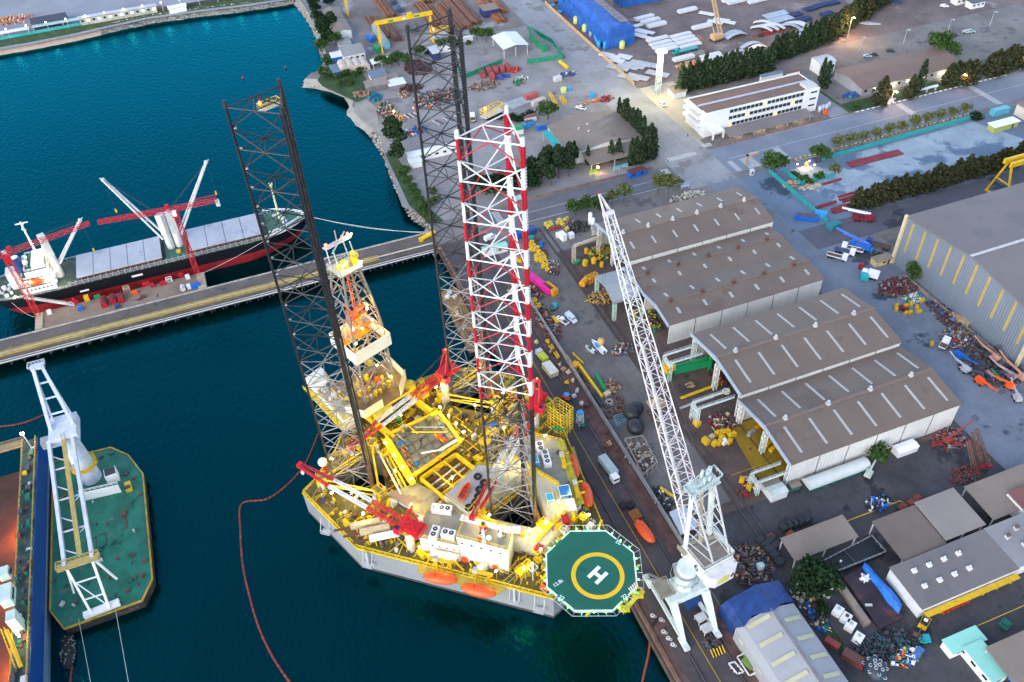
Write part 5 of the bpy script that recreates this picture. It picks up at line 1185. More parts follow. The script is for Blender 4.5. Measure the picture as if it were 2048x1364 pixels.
def ship_crane(px,py,ztop,tip,bw=1.0):
 b=MB();b.cyl((px,py,8.2),1.5,ztop-8.2-3,14,r2=1.3);o=b.build('deck_crane',paint('ship_white',(.66,.64,.62),patch=((.4,.25,.18),.7,.5)),SH,smooth=False)
 t=Vector(tip);foot=Vector((px,py,13.5));d=(Vector((t.x,t.y,0))-Vector((px,py,0))).normalized();s_=Vector((-d.y,d.x,0));a=math.atan2(d.y,d.x)
 h=MB();h.box((px,py,ztop-9),(2.4,2.6,9),a);h.build('crane_house',bpy.data.materials['ship_white'],o)
 h=MB();f0=foot+d*1.4
 for q in(-1,1):h.bar(f0+s_*q*1.2*bw,t+s_*q*.35,.5,.6)
 for f in(.3,.6,.85):h.bar((f0-s_*1.2*bw).lerp(t-s_*.35,f),(f0+s_*1.2*bw).lerp(t+s_*.35,f),.3)
 h.tube(t-s_*.5,t+s_*.5,.6,10);h.bar(t,t+d*1.2+Vector((0,0,.6)),.25);h.build('boom',bpy.data.materials['ship_white'],o)
 h=MB();top=Vector((px,py,ztop))
 for q in(-.4,0,.4):h.bar(top+s_*q,t+s_*q*.5,.05)
 h.bar(t,t-Vector((0,0,13)),.06);h.build('cable',DGREY,o)
 h=MB();h.box((t.x,t.y,t.z-14.5),(.6,.6,1.4));h.build('hook_block',YEL,o);return o
ship_crane(-34.2,303,24.5,(-49.5,313,38));ship_crane(-31.0,303.3,24.5,(-12.2,309.5,38))
ship_crane(-75.4,303.0,27,(-61.8,308,26.5),.7)
b=MB();b.aabb(-36.8,295.6,8.2,-28.6,309.8,9.0);b.build('crane_deckhouse',mat('fc_green2',(.03,.12,.09)),SH)
b=MB();b.box((-31.8,298.4,9),(1.6,1.2,1));b.build('winch',YEL,SH)
b=MB();b.aabb(-88,295.4,8.2,-76.5,310.6,11);b.aabb(-87,296.2,11,-77,309.8,13.8);b.aabb(-85,297,13.8,-77.4,309,16.6);AC=b.build('accommodation',CLEANW,SH)
for z in(11.02,13.82,16.62):
 b=MB();e={11.02:(-88,295.4,-76.5,310.6),13.82:(-87,296.2,-77,309.8),16.62:(-85,297,-77.4,309)}[z];b.aabb(e[0]+.1,e[1]+.1,z,e[2]-.1,e[3]-.1,z+.05);o_=b.build('deck_plating',mat('acc_green',(.03,.13,.09),.7,.3,.4),AC)
 b=MB();b.rail([(e[0]+.2,e[1]+.2,z),(e[2]-.2,e[1]+.2,z),(e[2]-.2,e[3]-.2,z),(e[0]+.2,e[3]-.2,z)],1.1,.06,1.5,True);b.build('railing',CLEANW,o_)
b=MB();b.aabb(-82,298,16.65,-77.6,308,18.6);b.build('wheelhouse',CLEANW,AC)
for i in range(8):b=MB();b.aabb(-77.62,298.6+i*1.15,17.4,-77.55,299.4+i*1.15,18.2);b.build('window',GLASS,AC)
for i in range(7):b=MB();b.aabb(-86.6+i*1.4,295.34,9.6,-86+i*1.4,295.39,10.2);b.build('window',GLASS,AC)
b=MB();b.box((-90,303,8.2),(4.2,4.6,7.5));b.build('engine_casing',mat('casing_white',(.62,.60,.58)),SH)
b=MB();b.tube((-86.8,302,15),(-86.8,302,21),1.8,14,r2=1.6);o_=b.build('funnel',mat('funnel_blue',(.008,.045,.18),.5,.1,.4),SH)
b=MB();b.cyl((-86.8,302,21),1.2,.2,16);b.build('funnel_top',CLEANW,o_)
for x,y,z in((-84.4,304.2,17.2),(-84.0,301.0,17.2)):b=MB();b.cyl((x,y,16.6),.3,1.2,8);b.ell((x,y,z+1.4),(.95,.95,1.05),12,8);b.build('radome',CLEANW,AC,smooth=True)
b=MB();b.tube((-79.5,303,18.6),(-79.5,303,34),.45,8,r2=.3);b.bar((-79.5,300.8,32),(-79.5,305.6,32),.5,.3);b.bar((-81.5,303,33.4),(-77.2,303,33.4),.4,.3);b.bar((-79.5,301.8,29.6),(-79.5,304.6,29.6),.4,.3);b.build('radar_mast',CLEANW,SH)
b=MB();b.tube((8.5,303,9.6),(8.5,303,26),.5,8,r2=.3);b.bar((8.5,301.5,24.5),(8.5,304.5,24.5),.3);b.cyl((8.5,303,26),.8,.8,8);b.build('fore_mast',mat('mast_cream',(.62,.66,.40)),SH)  # fore mast in one even yellowish cream
for i in range(8):b=MB();b.box((5+rr.uniform(0,7),303+rr.uniform(-4,4),9.6),(rr.uniform(.6,1.8),rr.uniform(.5,1.4),rr.uniform(.5,1.3)),rr.random());b.build('mooring_winch',rr.choice([DGREEN,LGREY,DGREY,CLEANW]),SH)
for i in range(14):b=MB();b.cyl((-97+rr.uniform(0,7.5),303+rr.uniform(-7,7),8.2),rr.uniform(.4,.9),rr.uniform(.6,1.4),8);b.build('mooring_winch',rr.choice([BEIGE,LGREY,DGREY,BROWN,CLEANW]),SH)
lifeboat('orange lifeboat on the port side of the black cargo ship superstructure',-82.5,295.6,0,11.6,6.4,None,True)
b=MB();b.box((-48.5,293.77,5.9),(4,.05,.8));b.build('draught_mark',CLEANW,SH);b=MB();b.box((-68,293.77,4.9),(3.2,.05,.7));b.build('draught_mark',CLEANW,SH)
for x,y,z in((-78,295,14.4),(-84,295,13.8),(-76,299,13),(-76.5,306,19),(-79.5,303.6,24),(-90.6,293.9,9.8),(-75.9,295.2,11.5),(-76.6,303,22)):
 b=MB();b.ell((x,y,z),(.32,.32,.32),8,6);b.build('deck_lamp',LAMPW,SH);lamp((x,y-.9,z+.5),190,(1,.78,.42),.3)
b=MB();b.bar((-88,294,8.4),(-72,287.6,4.3),1.0,.2);b.rail([(-88,294,8.5),(-72,287.6,4.4)],1.0,.05,1.5);tag(b.build('gangway',LGREY),'grey gangway sloping from the ship stern down to the pier','gangway')
def rope(label,p,q,sag=1.5,r_=.07,m_=None,n=14,group=None):
 b=MB();p,q=Vector(p),Vector(q);P=[p.lerp(q,k/n)-Vector((0,0,4*sag*(k/n)*(1-k/n)))for k in range(n+1)]
 for a,c in zip(P,P[1:]):b.tube(a,c,r_,4,caps=False)
 return tag(b.build('mooring_rope',m_ or mat('rope_pale',(.55,.55,.50),.9,.1,1)),label,'rope',group)
rope('mooring rope from the ship bow across the water to the pier root',(17,303,9.8),(62.5,276,5),1.5,.10,group='bow ropes of the ship')
rope('mooring rope from the ship bow across the water to the pier root',(17,303.4,10),(62.5,277,5),2.4,.10,group='bow ropes of the ship')
rope('pale rope slanting down the red hull to the tower crane plinth',(2,294.4,8.2),(-25,287,4.8),.6,.09)
rope('slack rope from the ship stern to the end of the platform',(-93,295,7),(-84,286,4.6),3,.06)
rope('left of the two thin ropes running from the barge to the bottom edge',(-72,151,3.4),(-66,100,1),.5,.06)
rope('right of the two thin ropes running from the barge to the bottom edge',(-63,152.4,3.4),(-58,95,1),.5,.06)
def tower_crane(label,base,zt,jt,ct,n):
 t=thing('tower_crane',label,'tower crane',base)
 b=MB();b.lattice(base,(base[0],base[1],zt-3.2),1.7,1.7,n,.12,.065);b.build('mast',CRED,t)
 top=Vector((base[0],base[1],zt));j,c_=Vector((*jt,zt)),Vector((*ct,zt));d=(j-top).normalized()
 b=MB();b.box((base[0],base[1],zt-3.2),(2.4,2.4,2.4),math.atan2(d.y,d.x));b.build('slewing_unit',CRED,t)
 b=MB();b.lattice(top,j,1.5,1.2,15,.11,.06,h0=1.6,h1=1.2);b.build('jib',CRED,t)
 b=MB();b.lattice(top,c_,1.5,1.3,8,.11,.06,h0=1.6,h1=1.0);e=c_-d*0;b.box((e.x,e.y,zt-2.4),(1.4,1.2,2.4),math.atan2(d.y,d.x),1);b.rail([top-d*8+Vector((0,.9,.8)),c_+Vector((0,.9,.8))],1.1,.06,2);b.build('counter_jib',[CRED,LGREY],t)
 s_=Vector((-d.y,d.x,0));q=top+s_*1.7-Vector((0,0,1.8));b=MB();b.box((q.x,q.y,q.z),(1.4,1.3,1.9),math.atan2(d.y,d.x));b.build('cab',CLEANW,t)
 k=top+d*2;b=MB();b.box((k.x,k.y,zt+.9),(1.4,1.2,1.2));b.build('winch',RED,t)
tower_crane('red tower crane standing at the right end of the pier platform',(-27,287.6,4.6),34.5,(-53,290.2),(-11.8,286.9),14)
tower_crane('red tower crane at the left edge by the ship stern',(-84.6,286.8,4.5),32.5,(-56.6,294.2),(-98,284.5),13)
v0=V(0,400,4.4,4.05)
def crate(name,label,cat,p,d,rz,m_,lid=True,group=None,z=None):
 p=Vector((p.x,p.y,p.z if z is None else z));t=thing(name,label,cat,p,rz,group)
 b=MB();b.box((0,0,0),d);b.build('body',m_,t,local=True)
 b=MB();x,y=d[0]/2,d[1]/2
 for s_ in(-1,1):
  b.bar((-x,s_*y,d[2]),(x,s_*y,d[2]),.1);b.bar((s_*x,-y,d[2]),(s_*x,y,d[2]),.1)
  for q in(-1,1):b.bar((s_*x,q*y,0),(s_*x,q*y,d[2]),.12)
 if lid:b.box((0,0,d[2]),(d[0]*.8,d[1]*.7,.08))
 b.build('frame',m_,t,local=True);return t
for i,(lab,a,c)in enumerate((('longest red skip of the three in a row on the pier',920,910),('middle red skip of the three in a row on the pier',1000,885),('right red skip of the three in a row on the pier',1070,875))):
 t=crate('red_skip',lab,'skip',v0(a,c),(1.9,5.6 if i==0 else 4.6,1.6),.05,RED,False);b=MB()
 for k in range(5):b.box((rr.uniform(-.5,.5),-1.9+.9*k,1.5),(1.2,.7,.5),rr.random())
 b.build('load',mat('dark_red_load',(.16,.03,.03),.8,.4,.8),t,local=True)
for lab,a,c,d,m_ in(('yellow machine box by the red hull on the pier',770,880,(1.6,2.0,1.8),YEL),('green bin beside the red skips on the pier',860,860,(2.2,1.2,1.1),GREEN),('white and blue unit near the ropes on the pier',715,965,(1.6,1.3,1.5),BLUE),('white cone-shaped bag on the left of the pier platform',440,1000,(1.4,1.4,1.4),WHITE),('blue tool box in front of the red skips',1040,945,(1.7,1.1,1.1),mat('navy_box',(.02,.05,.18))),('pair of red tanks on the platform edge',1290,750,(2.6,1.4,1.3),RED),('small red box right of the red tanks',1345,760,(1.2,1.6,1.3),RED),('red rack near the white frame on the platform',1440,740,(2.4,1.4,1.2),RED),('open orange box below the cream frame',1190,825,(2.2,1.4,1.0),ORG),('red box at the foot of the hull near the plinth',1595,670,(1.8,1.2,1.2),RED),('white bundle in front of the tower crane plinth',1655,690,(1.5,1.4,1.5),WHITE),('brown crate below the open orange box',1260,860,(1.7,1.2,1.0),BROWN),('blue and white machine by the platform corner',1725,765,(3.2,1.8,1.4),BLUE),('white drum rack next to the blue machine',1665,775,(1.3,1.6,1.5),WHITE)):
 crate('pier_crate',lab,'crate',v0(a,c),d,.1,m_)
for lab,a,c in(('cream steel frame standing among red boxes on the pier',1120,800),('white ladder frame standing by the hull on the pier',1495,720)):
 p=v0(a,c);b=MB()
 for x in(-1,1):
  for y in(-.7,.7):b.bar((p.x+x,p.y+y,4.05),(p.x+x,p.y+y,6),.16)
 for z in(4.9,6):b.rail([(p.x-1,p.y-.7,z-1),(p.x+1,p.y-.7,z-1),(p.x+1,p.y+.7,z-1),(p.x-1,p.y+.7,z-1)],1,.07,2,True)
 tag(b.build('steel_rack',BEIGE if a==1120 else WHITE),lab,'frame')
p=v0(1615,790);b=MB();b.tube((p.x,p.y-1.2,5),(p.x,p.y+1.2,5),.95,12);tag(b.build('cable_drum',LGREY),'grey cylindrical drum near the right end of the pier platform','drum')
p=v0(655,915);b=MB();b.box((p.x,p.y,4.05),(2.6,.8,1.4));b.box((p.x+.3,p.y,5.4),(.8,.7,1.1));b.bar((p.x-1.6,p.y,4.4),(p.x+1.7,p.y+.5,4.4),.5);tag(b.build('pump_unit',RED),'red pump unit beside the ship stern on the pier','pump')
p=G(858,474,4.1);b=MB();b.tube((p.x-3,p.y-1,5),(p.x+2.6,p.y,6),.9,10);b.box((p.x-3.6,p.y-1.2,4.1),(1.6,1.4,1.4));b.box((p.x+1.4,p.y,4.1),(1.0,1.4,1.6));tag(b.build('yellow_machine',YEL),'yellow tubular machine lying at the root of the pier','machine')
BG=thing('crane_barge','green decked barge with yellow rim carrying the grey floating crane','barge',(-66,180,0))
bp_=[(-79.2,156.5),(-75.6,149.4),(-56.0,150.2),(-53.0,156),(-53.2,195),(-57,204.5),(-62,210),(-79,211)]
b=MB();b.prism(bp_,-1,3.0,0,1);bgo=b.build('hull',[mat('barge_side',(.03,.025,.025),.8,.4,.4,patch=((.14,.05,.03),.58,.4)),mat('barge_green',(.012,.16,.105),.75,.3,.2,patch=[((.13,.13,.12),.62,.3),((.05,.04,.03),.68,.5)])],BG)
b=MB()
for p,q in zip(bp_,bp_[1:]+bp_[:1]):b.bar((*p,3.1),(*q,3.1),.4,.5)
b.build('yellow_rim',mat('rim_yellow',(.42,.26,.03),.7,.3,.5),BG)
WCR=paint('crane_lilac_white',(.56,.60,.68),patch=((.45,.42,.40),.68,.6))
b=MB();b.cyl((-68,199.8,3),3.0,13,20,r2=2.6);b.cyl((-68,199.8,16),2.6,6.2,20,r2=2.2);b.cyl((-68,199.8,9.2),3.9,.4,20,mi=1);pe=b.build('crane_pedestal',[WCR,YEL],BG)
b=MB();b.rail([(-68+3.8*math.cos(k*PI/6),199.8+3.8*math.sin(k*PI/6),9.6)for k in range(12)],1.1,.06,2,True);b.build('railing',YEL,pe)
cr=thing('floating_crane','grey white sheerleg crane with long twin-beam boom on the green barge','crane',(-68,199.8,22.2))
b=MB();b.box((-68,201,22.2),(7.5,9,3.2),0);b.build('machinery_house',WCR,cr)
b=MB();b.box((-73.6,200,20.4),(2.6,2.6,2.6));b.build('cab',[GREY],cr)
b=MB()
for s_ in(-1,1):b.bar((-68+s_*3.0,200,25.3),(-71.3+s_*1.2,217.5,35),.9,1.2);b.bar((-68+s_*2.6,204.5,25.3),(-71.3+s_*1.2,217.5,35),.5,.6)
for f in(.25,.5,.75,1):b.bar(Vector((-71,200,25.3)).lerp(Vector((-72.5,217.5,35)),f),Vector((-65,200,25.3)).lerp(Vector((-70.1,217.5,35)),f),.4)
b.box((-71.3,217.8,34.6),(3.8,1.6,1.3));b.rail([(-73.6,216.6,35.4),(-69,216.6,35.4),(-69,219,35.4),(-73.6,219,35.4)],1.1,.07,1,True);b.build('a_frame',WCR,cr)
for s_ in(-1,1):
 b=MB();b.bar((-69+s_*3.1,197.5,24),(-67.2+s_*3.4,158.4,16.3),.9,1.2);b.build('boom_beam',WCR,cr)
b=MB();L_,R_=(Vector((-72.1,197.5,24)),Vector((-70.6,158.4,16.3))),(Vector((-65.9,197.5,24)),Vector((-63.8,158.4,16.3)))
for i in range(8):
 f,g=i/8,(i+1)/8;a,c=L_[0].lerp(L_[1],f),R_[0].lerp(R_[1],f);e,h=L_[0].lerp(L_[1],g),R_[0].lerp(R_[1],g)
 b.bar(a,c,.35)if i%2==0 else None;b.bar(a if i%2 else c,(a.lerp(c,.5)+e.lerp(h,.5))/2,.25)
b.build('boom_brace',WCR,cr)
b=MB();b.bar((-68.0,198,24.6),(-66.6,160,17),1.0,.2);b.rail([(-68.4,198,24.7),(-67.0,160,17.1)],1,.05,2);b.rail([(-67.6,198,24.7),(-66.2,160,17.1)],1,.05,2);b.build('walkway',mat('dull_yellow',(.45,.35,.12)),cr)
b=MB();b.box((-67.2,158.2,16.4),(10.5,2.4,.3));b.rail([(-72.4,157,16.7),(-62,157,16.7),(-62,159.4,16.7),(-72.4,159.4,16.7)],1.1,.07,1.2,True);b.build('tip_platform',mat('dull_yellow',(.4,.3,.1)),cr)
b=MB()
for s_ in(-1,1):b.bar((-67.2+s_*3.2,158.2,16.3),(-66.2+s_*2.2,150.4,4.2),.55,.7);b.bar((-67.2+s_*3.2,158.6,16.3),(-67+s_*5.5,158.2,5),.45,.5)
for f in(.35,.7,1):b.bar(Vector((-70.4,158.2,16.3)).lerp(Vector((-68.4,150.4,4.2)),f),Vector((-64,158.2,16.3)).lerp(Vector((-64,150.4,4.2)),f),.3)
b.bar((-70.0,156,13),(-64.2,151,5),.25);b.build('boom_rest',CLEANW,cr)
b=MB();b.box((-66,151.2,3),(9,1.6,1.6),.08);b.build('rest_base',CLEANW,BG)
b=MB();b.bar((-70.4,191.6,4.6),(-59.6,190.6,4.6),.4,3.2);b.rail([(-70.4,191.9,6.2),(-59.6,190.9,6.2)],1.1,.06,1.5);b.build('deck_screen',CLEANW,BG)
b=MB();b.box((-61.6,196.6,3),(3.4,3.2,3.6),.1);b.box((-61.6,196.6,6.6),(3.0,2.9,.12),.1,1);b.build('deckhouse',[CLEANW,mat('charcoal_roof',(.03,.035,.04))],BG)
b=MB();b.box((-57.4,191.0,3),(1.7,3.0,1.6),.1);b.box((-57.4,190.0,4.6),(1.4,.9,.6),.1,1);b.build('yellow_winch',[YEL,DGREY],BG)
for i in range(60):
 x,y=rr.uniform(-78,-54.5),rr.uniform(151,208)
 if not inpoly(x,y,[(p[0]*.97-2,p[1]*.97+5.4)for p in bp_])or(-74<x<-62 and 192<y<206):continue
 b=MB()
 if i%3:b.box((x,y,3),(rr.uniform(.4,1.6),rr.uniform(.4,1.3),rr.uniform(.3,1.1)),rr.random())
 else:b.cyl((x,y,3),rr.uniform(.25,.6),rr.uniform(.4,.9),8)
 b.build('deck_fitting',rr.choice([RUST,DGREY,DGREEN,BROWN,LGREY,DGREEN,RUST]),BG)
b=MB();b.box((-59.2,181.5,3),(1.3,1.8,.9));b.box((-59.0,178.4,3),(.5,4,.2));b.build('red_winch',BROWN,BG)
b=MB()
for p,q in(((-70,176),(-64.6,177)),((-70,171.5),(-64.4,172.6)),((-70,176),(-70,171.5)),((-64.6,177),(-64.4,172.6)),((-67.2,176.5),(-67.1,172))):b.bar((*p,3.08),(*q,3.08),.12,.12)
b.build('hatch_outline',DGREY,BG)
DK=thing('floating_dock','blue walled floating dock with dark orange lit interior at the left edge','floating dock',(-84,172,0))
b=MB();b.aabb(-84.4,128,-1,-80.2,214,12,1);b.build('wing_wall',[BLUE,mat('dock_deck',(.02,.06,.055),.8,.5,.3,patch=((.12,.08,.05),.58,.5))],DK)
b=MB();b.aabb(-80.18,128,4.4,-80.0,214,12.0);b.build('blue_band',paint('dock_blue',(.006,.055,.24)),DK)
b=MB();b.aabb(-80.18,128,-.5,-80.05,214,4.38);b.build('lower_plating',paint('dock_grey_blue',(.11,.19,.29),patch=((.15,.11,.09),.66,.2)),DK)
b=MB();b.rail([(-84.2,128,12),(-84.2,214,12)],1.1,.06,2);b.rail([(-80.5,128,12),(-80.5,214,12)],1.1,.06,2);b.build('railing',PYL,DK)
b=MB();b.aabb(-120,128,-1,-84.5,212,2.2);b.build('pontoon_floor',mat('dock_floor',(.06,.022,.012),.7,.4,.15),DK)
b=MB();b.aabb(-130,213.2,10.6,-84.5,216,11.2);b.rail([(-130,213.4,11.2),(-84.5,213.4,11.2)],1.1,.06,2);b.rail([(-130,215.8,11.2),(-84.5,215.8,11.2)],1.1,.06,2);b.build('end_bridge',mat('bridge_tan',(.28,.22,.12),.7,.2,.4),DK)
for y in(186,166,142):
 b=MB();b.ell((-84.8,y,6),(.3,.3,.3),8,6);b.build('dock_lamp',LAMPO,DK);lamp((-87.4,y,6.5),3800,(1,.26,.03),.5)
for i in range(46):
 b=MB();x,y=rr.uniform(-84,-80.8),rr.uniform(130,212)
 if i%4:b.box((x,y,12),(rr.uniform(.4,1.4),rr.uniform(.4,2.2),rr.uniform(.4,1.3)))
 else:b.cyl((x,y,12),rr.uniform(.3,.6),rr.uniform(.4,1.0),8)
 b.build('dock_fitting',rr.choice([DGREEN,DGREY,YEL,BROWN,LGREY,DGREY,DGREEN,DGREY]),DK)
t=thing('dock_lamp_post','lit lamp post at the corner of the floating dock','lamp post',(-81.8,210.4,12));b=MB();b.tube((0,0,0),(-.3,.5,5.6),.18,8);b.build('post',LGREY,t,local=True);b=MB();b.box((-.4,.6,5.6),(.9,.6,.35));b.build('lamp_head',LAMPW,t,local=True);lamp((-82.2,210.2,18.6),700,(1,.62,.28),.3)
t=thing('dock_crane','mint white crane with yellow stair riding on the floating dock wall','crane',(-82.4,146,12))
b=MB();b.box((-82.8,152.5,18),(2.6,5.2,3));b.box((-83,158,20),(2.4,2.6,2.6));b.box((-82.6,147.5,12),(2.2,3,6));b.build('body',mat('mint_white',(.50,.62,.56),.5,.1,.4),t)
b=MB();b.box((-81.45,158,21),(.1,1.6,1.1));b.box((-81.45,152.5,19.2),(.1,3.4,.9));b.build('window',GLASS,t)
b=MB();b.bar((-83.6,144,17.5),(-82,136,12.2),1.0,.2);b.rail([(-83.6,144,17.6),(-82,136,12.3)],1.1,.07,1);b.rail([(-84.4,144,17.6),(-83,136,12.3)],1.1,.07,1);b.build('stair',YEL,t)
b=MB();b.bar((-82,143.6,14),(-82,143.6,17),.35,.35);b.build('tube_lamp',LAMP,t);lamp((-81.2,142.6,16),260,(1,.7,.25),.4)
b=MB();b.ell((-75.6,144.4,.4),(1.9,5.4,1.7),16,12)
for i in range(40):q,e=rr.uniform(0,2*PI),rr.uniform(-.9,.9);b.box((-75.6+1.85*math.cos(q)*math.cos(e),144.4+5.2*math.sin(e),.4+1.6*abs(math.sin(q))*math.cos(e)),(.25,.25,.25),q,1)
tag(b.build('ship_fender',[BLACK,GREY]),'big black studded fender floating beside the floating dock','fender')
def boom(label,px,m_=None):
 P=[G(x,y,0)for x,y in px];Q=[]
 for i in range(len(P)-1):
  p0,p1,p2,p3=P[max(0,i-1)],P[i],P[i+1],P[min(len(P)-1,i+2)]
  for k in range(6):
   t=k/6;Q.append(.5*((2*p1)+(p2-p0)*t+(2*p0-5*p1+4*p2-p3)*t*t+(3*p1-p0-3*p2+p3)*t**3))
 Q.append(P[-1]);b=MB()
 for a,c in zip(Q,Q[1:]):
  n=max(1,round((c-a).length/1.7))
  for k in range(n):
   s_,e=a.lerp(c,k/n),a.lerp(c,(k+.86)/n);b.tube(s_+Vector((0,0,.1)),e+Vector((0,0,.1)),.30,7)
 return tag(b.build('oil_boom',m_ or mat('boom_red',(.20,.035,.025),.7,.3,.5)),label,'floating boom')
boom('long red floating boom curving from the rig toward the bottom edge',[(637,868),(612,925),(580,965),(535,998),(484,1008),(481,1060),(486,1130),(500,1195),(520,1260),(548,1318),(585,1372)])
boom('short red floating boom beside the floating dock at upper left',[(-10,855),(30,850),(60,842),(88,830)])
boom('red floating boom tail beside the black fender',[(148,1280),(146,1310),(140,1372)])
boom('orange floating boom along the quay at the bottom edge',[(1300,1285),(1297,1310),(1290,1340),(1283,1372)],mat('boom_orange',(.40,.08,.03),.7,.3,.5))
for lab,px in(('tiny red buoy out in the open basin',(486,157)),('tiny red buoy nearest the head of the basin',(571,136))):
 p=G(*px,0);b=MB();b.cyl((p.x,p.y,-.2),.5,.7,10);b.cyl((p.x,p.y,.5),.3,1.0,8,r2=.1);tag(b.build('buoy',RED),lab,'buoy')
t=thing('work_barge','small barge with amber rusty deck moored to the quay behind the rig','barge',(58.5,225,0))
b=MB();b.prism([(56.0,243),(62.8,243),(62.8,207),(55.8,207)],-.6,1.8,0,1);b.build('hull',[DGREY,mat('amber_deck',(.27,.15,.045),.8,.35,.2,patch=((.09,.07,.05),.58,.3))],t)
for i in range(16):b=MB();b.box((rr.uniform(57,62),rr.uniform(208.5,241),1.8),(rr.uniform(.5,1.6),rr.uniform(.5,2),rr.uniform(.3,1.2)),rr.random());b.build('deck_gear',rr.choice([YEL,RUST,LGREY,BEIGE,WHITE]),t)
PC=thing('portal_crane','white portal crane numbered 6 with tall lattice boom on the quay','portal crane',(74.3,94,LZ))
PW=paint('portal_white',(.60,.66,.63),patch=((.42,.36,.28),.70,.5))
b=MB();b.prism([(69.0,91.3),(79.8,91.8),(79.6,97.6),(68.9,97.2)],11.6,14.0);b.build('portal_beam',PW,PC)
for(x,y,sx)in((69.8,84.6,-1),(69.8,103.4,-1),(78.7,84.6,1),(78.7,103.4,1)):
 top=Vector((69.9 if sx<0 else 78.9,92.2 if y<94 else 96.6,13.0));b=MB();R_=[]
 for f,w_ in((0,2.3),(.35,2.0),(1,1.1)):
  c=top.lerp(Vector((x,y,5.4)),f)
  R_.append([(c.x+a*w_/2*.8,c.y+e*w_/2,c.z)for a,e in((-1,-1),(1,-1),(1,1),(-1,1))])
 b.loft(R_);b.aabb(x-.7,y-1.9,LZ+.5,x+.7,y+1.9,LZ+1.5);lg=b.build('leg',PW,PC)
 for k in(-1.3,1.3):w_=MB();w_.tube((x-.3,y+k,LZ+.72),(x+.3,y+k,LZ+.72),.45,10);w_.build('wheel',DGREY,lg)
b=MB();b.bar((69.8,84.6,5.6),(69.8,103.4,5.6),.8,1.0);b.bar((78.7,84.6,5.6),(78.7,103.4,5.6),.8,1.0);b.build('sill_beam',PW,PC)
b=MB();b.cyl((74.4,94.8,14),2.4,5.2,22);b.build('column',PW,PC,smooth=False)
b=MB();b.cyl((74.6,95.0,19.2),3.0,.4,22);b.cyl((75.0,95,19.6),2.6,1.6,22,mi=1);b.rail([(74.4+3.6*math.cos(k*PI/6),94.8+3.6*math.sin(k*PI/6),17.2)for k in range(12)],1.1,.06,2,True);b.build('slew_ring',[GREY,PW],PC)
b=MB();b.aabb(67.2,93.0,13.8,71,97.8,14.05);b.rail([(67.2,93,14.05),(71,93,14.05),(71,97.8,14.05),(67.2,97.8,14.05)],1.1,.07,1.2,True);b.bar((69.4,98.6,13.8),(70.4,105,6),.9,.15);b.build('access_stair',mat('dull_steel',(.28,.25,.20)),PC)
az=rad(7.5);fd=Vector((-math.sin(az),math.cos(az),0));sd=Vector((fd.y,-fd.x,0));HCn=Vector((80.2,94.4,0))
def hq(a,c,z):return HCn+sd*a+fd*c+Vector((0,0,z))
b=MB();b.prism([tuple(hq(a,c,0)[:2])for a,c in((-4.4,-3.4),(4.4,-3.4),(4.4,5),(-4.4,5))],20.6,25.0);HS=b.build('machinery_house',PW,PC)
b=MB();b.prism([tuple(hq(a,c,0)[:2])for a,c in((-4.3,-3.3),(4.3,-3.3),(4.3,4.9),(-4.3,4.9))],25.0,25.08);b.build('roof_deck',mat('plank_brown',(.22,.18,.155),.8,.2,.8),HS)
b=MB();b.bar(hq(4.5,-3.2,25.6),hq(4.5,4.8,25.6),.5,1.3);b.build('parapet',PW,HS)
b=MB();cw=[(-4.3,-3.5),(4.3,-3.5),(4.3,-5.2),(2.8,-6.3),(-2.8,-6.3),(-4.3,-5.2)];b.prism([tuple(hq(a,c,0)[:2])for a,c in cw],20.2,24.2);CW=b.build('counterweight',mat('chipped_white',(.62,.60,.56),.7,.15,.3,patch=((.30,.20,.14),.66,.7)),PC)
b=MB();b.rail([hq(a,c,25.08)for a,c in((-4.3,-3.3),(4.3,-3.3),(4.3,4.9),(-4.3,4.9))],1.1,.06,1.6,True);b.build('railing',LGREY,HS)
NAVY=mat('number_navy',(.02,.03,.06));text_mesh('6',3.4,'number',NAVY,hq(-4.43,-.8,22.8),-fd,(0,0,1),HS)
text_mesh('6',2.6,'number',NAVY,hq(2.2,-6.33,22.2),sd,(0,0,1),CW)
b=MB();c_=hq(-.4,-6.32,22.2);n=24
for r0,r1,mi in((0,1.0,0),(1.0,1.25,1),(1.25,1.55,0)):
 for k in range(n):
  a,e=2*PI*k/n,2*PI*(k+1)/n;b.quad(*[c_+sd*r*math.cos(q)*1.15+Vector((0,0,r*math.sin(q)*.85))-fd*.02 for r,q in((r0,a),(r1,a),(r1,e),(r0,e))],mi)
b.build('emblem',[mat('emblem_yellow',(.62,.50,.06)),mat('emblem_pale',(.60,.58,.40))],CW)
b=MB();tpL,tpR=hq(-2.6,6.6,43),hq(3.0,6.6,45.5)
for a,tp in((-4.2,tpL),(3.0,tpR)):b.bar(hq(a,4.2,25),tp,.95,1.1)
b.build('mast_leg',PW,PC)
b=MB()
for a,tp in((-1.2,tpL),(3.6,tpR)):
 b.bar(hq(a,-2.8,25),tp,.35,.4)
 for k in range(6):f=k/6;b.bar(hq(a,-2.8,25).lerp(tp,f),hq(-4.2 if a<0 else 3.0,4.2,25).lerp(tp,min(1,f+.12)),.2)
for f in(.25,.45,.65,.85):b.bar(hq(-1.2,-2.8,25).lerp(tpL,f),hq(3.6,-2.8,25).lerp(tpR,f),.22)
b.build('mast_brace',LGREY,PC)
b=MB();b.box(tuple((tpL+tpR)/2-Vector((0,0,.6))),(8.2,3.4,.4),az)
for k in range(9):q=tpL.lerp(tpR,k/8)+fd*random.uniform(-1.2,1.4);b.cyl((q.x,q.y,q.z),random.uniform(.3,.8),random.uniform(.8,2.6),10)
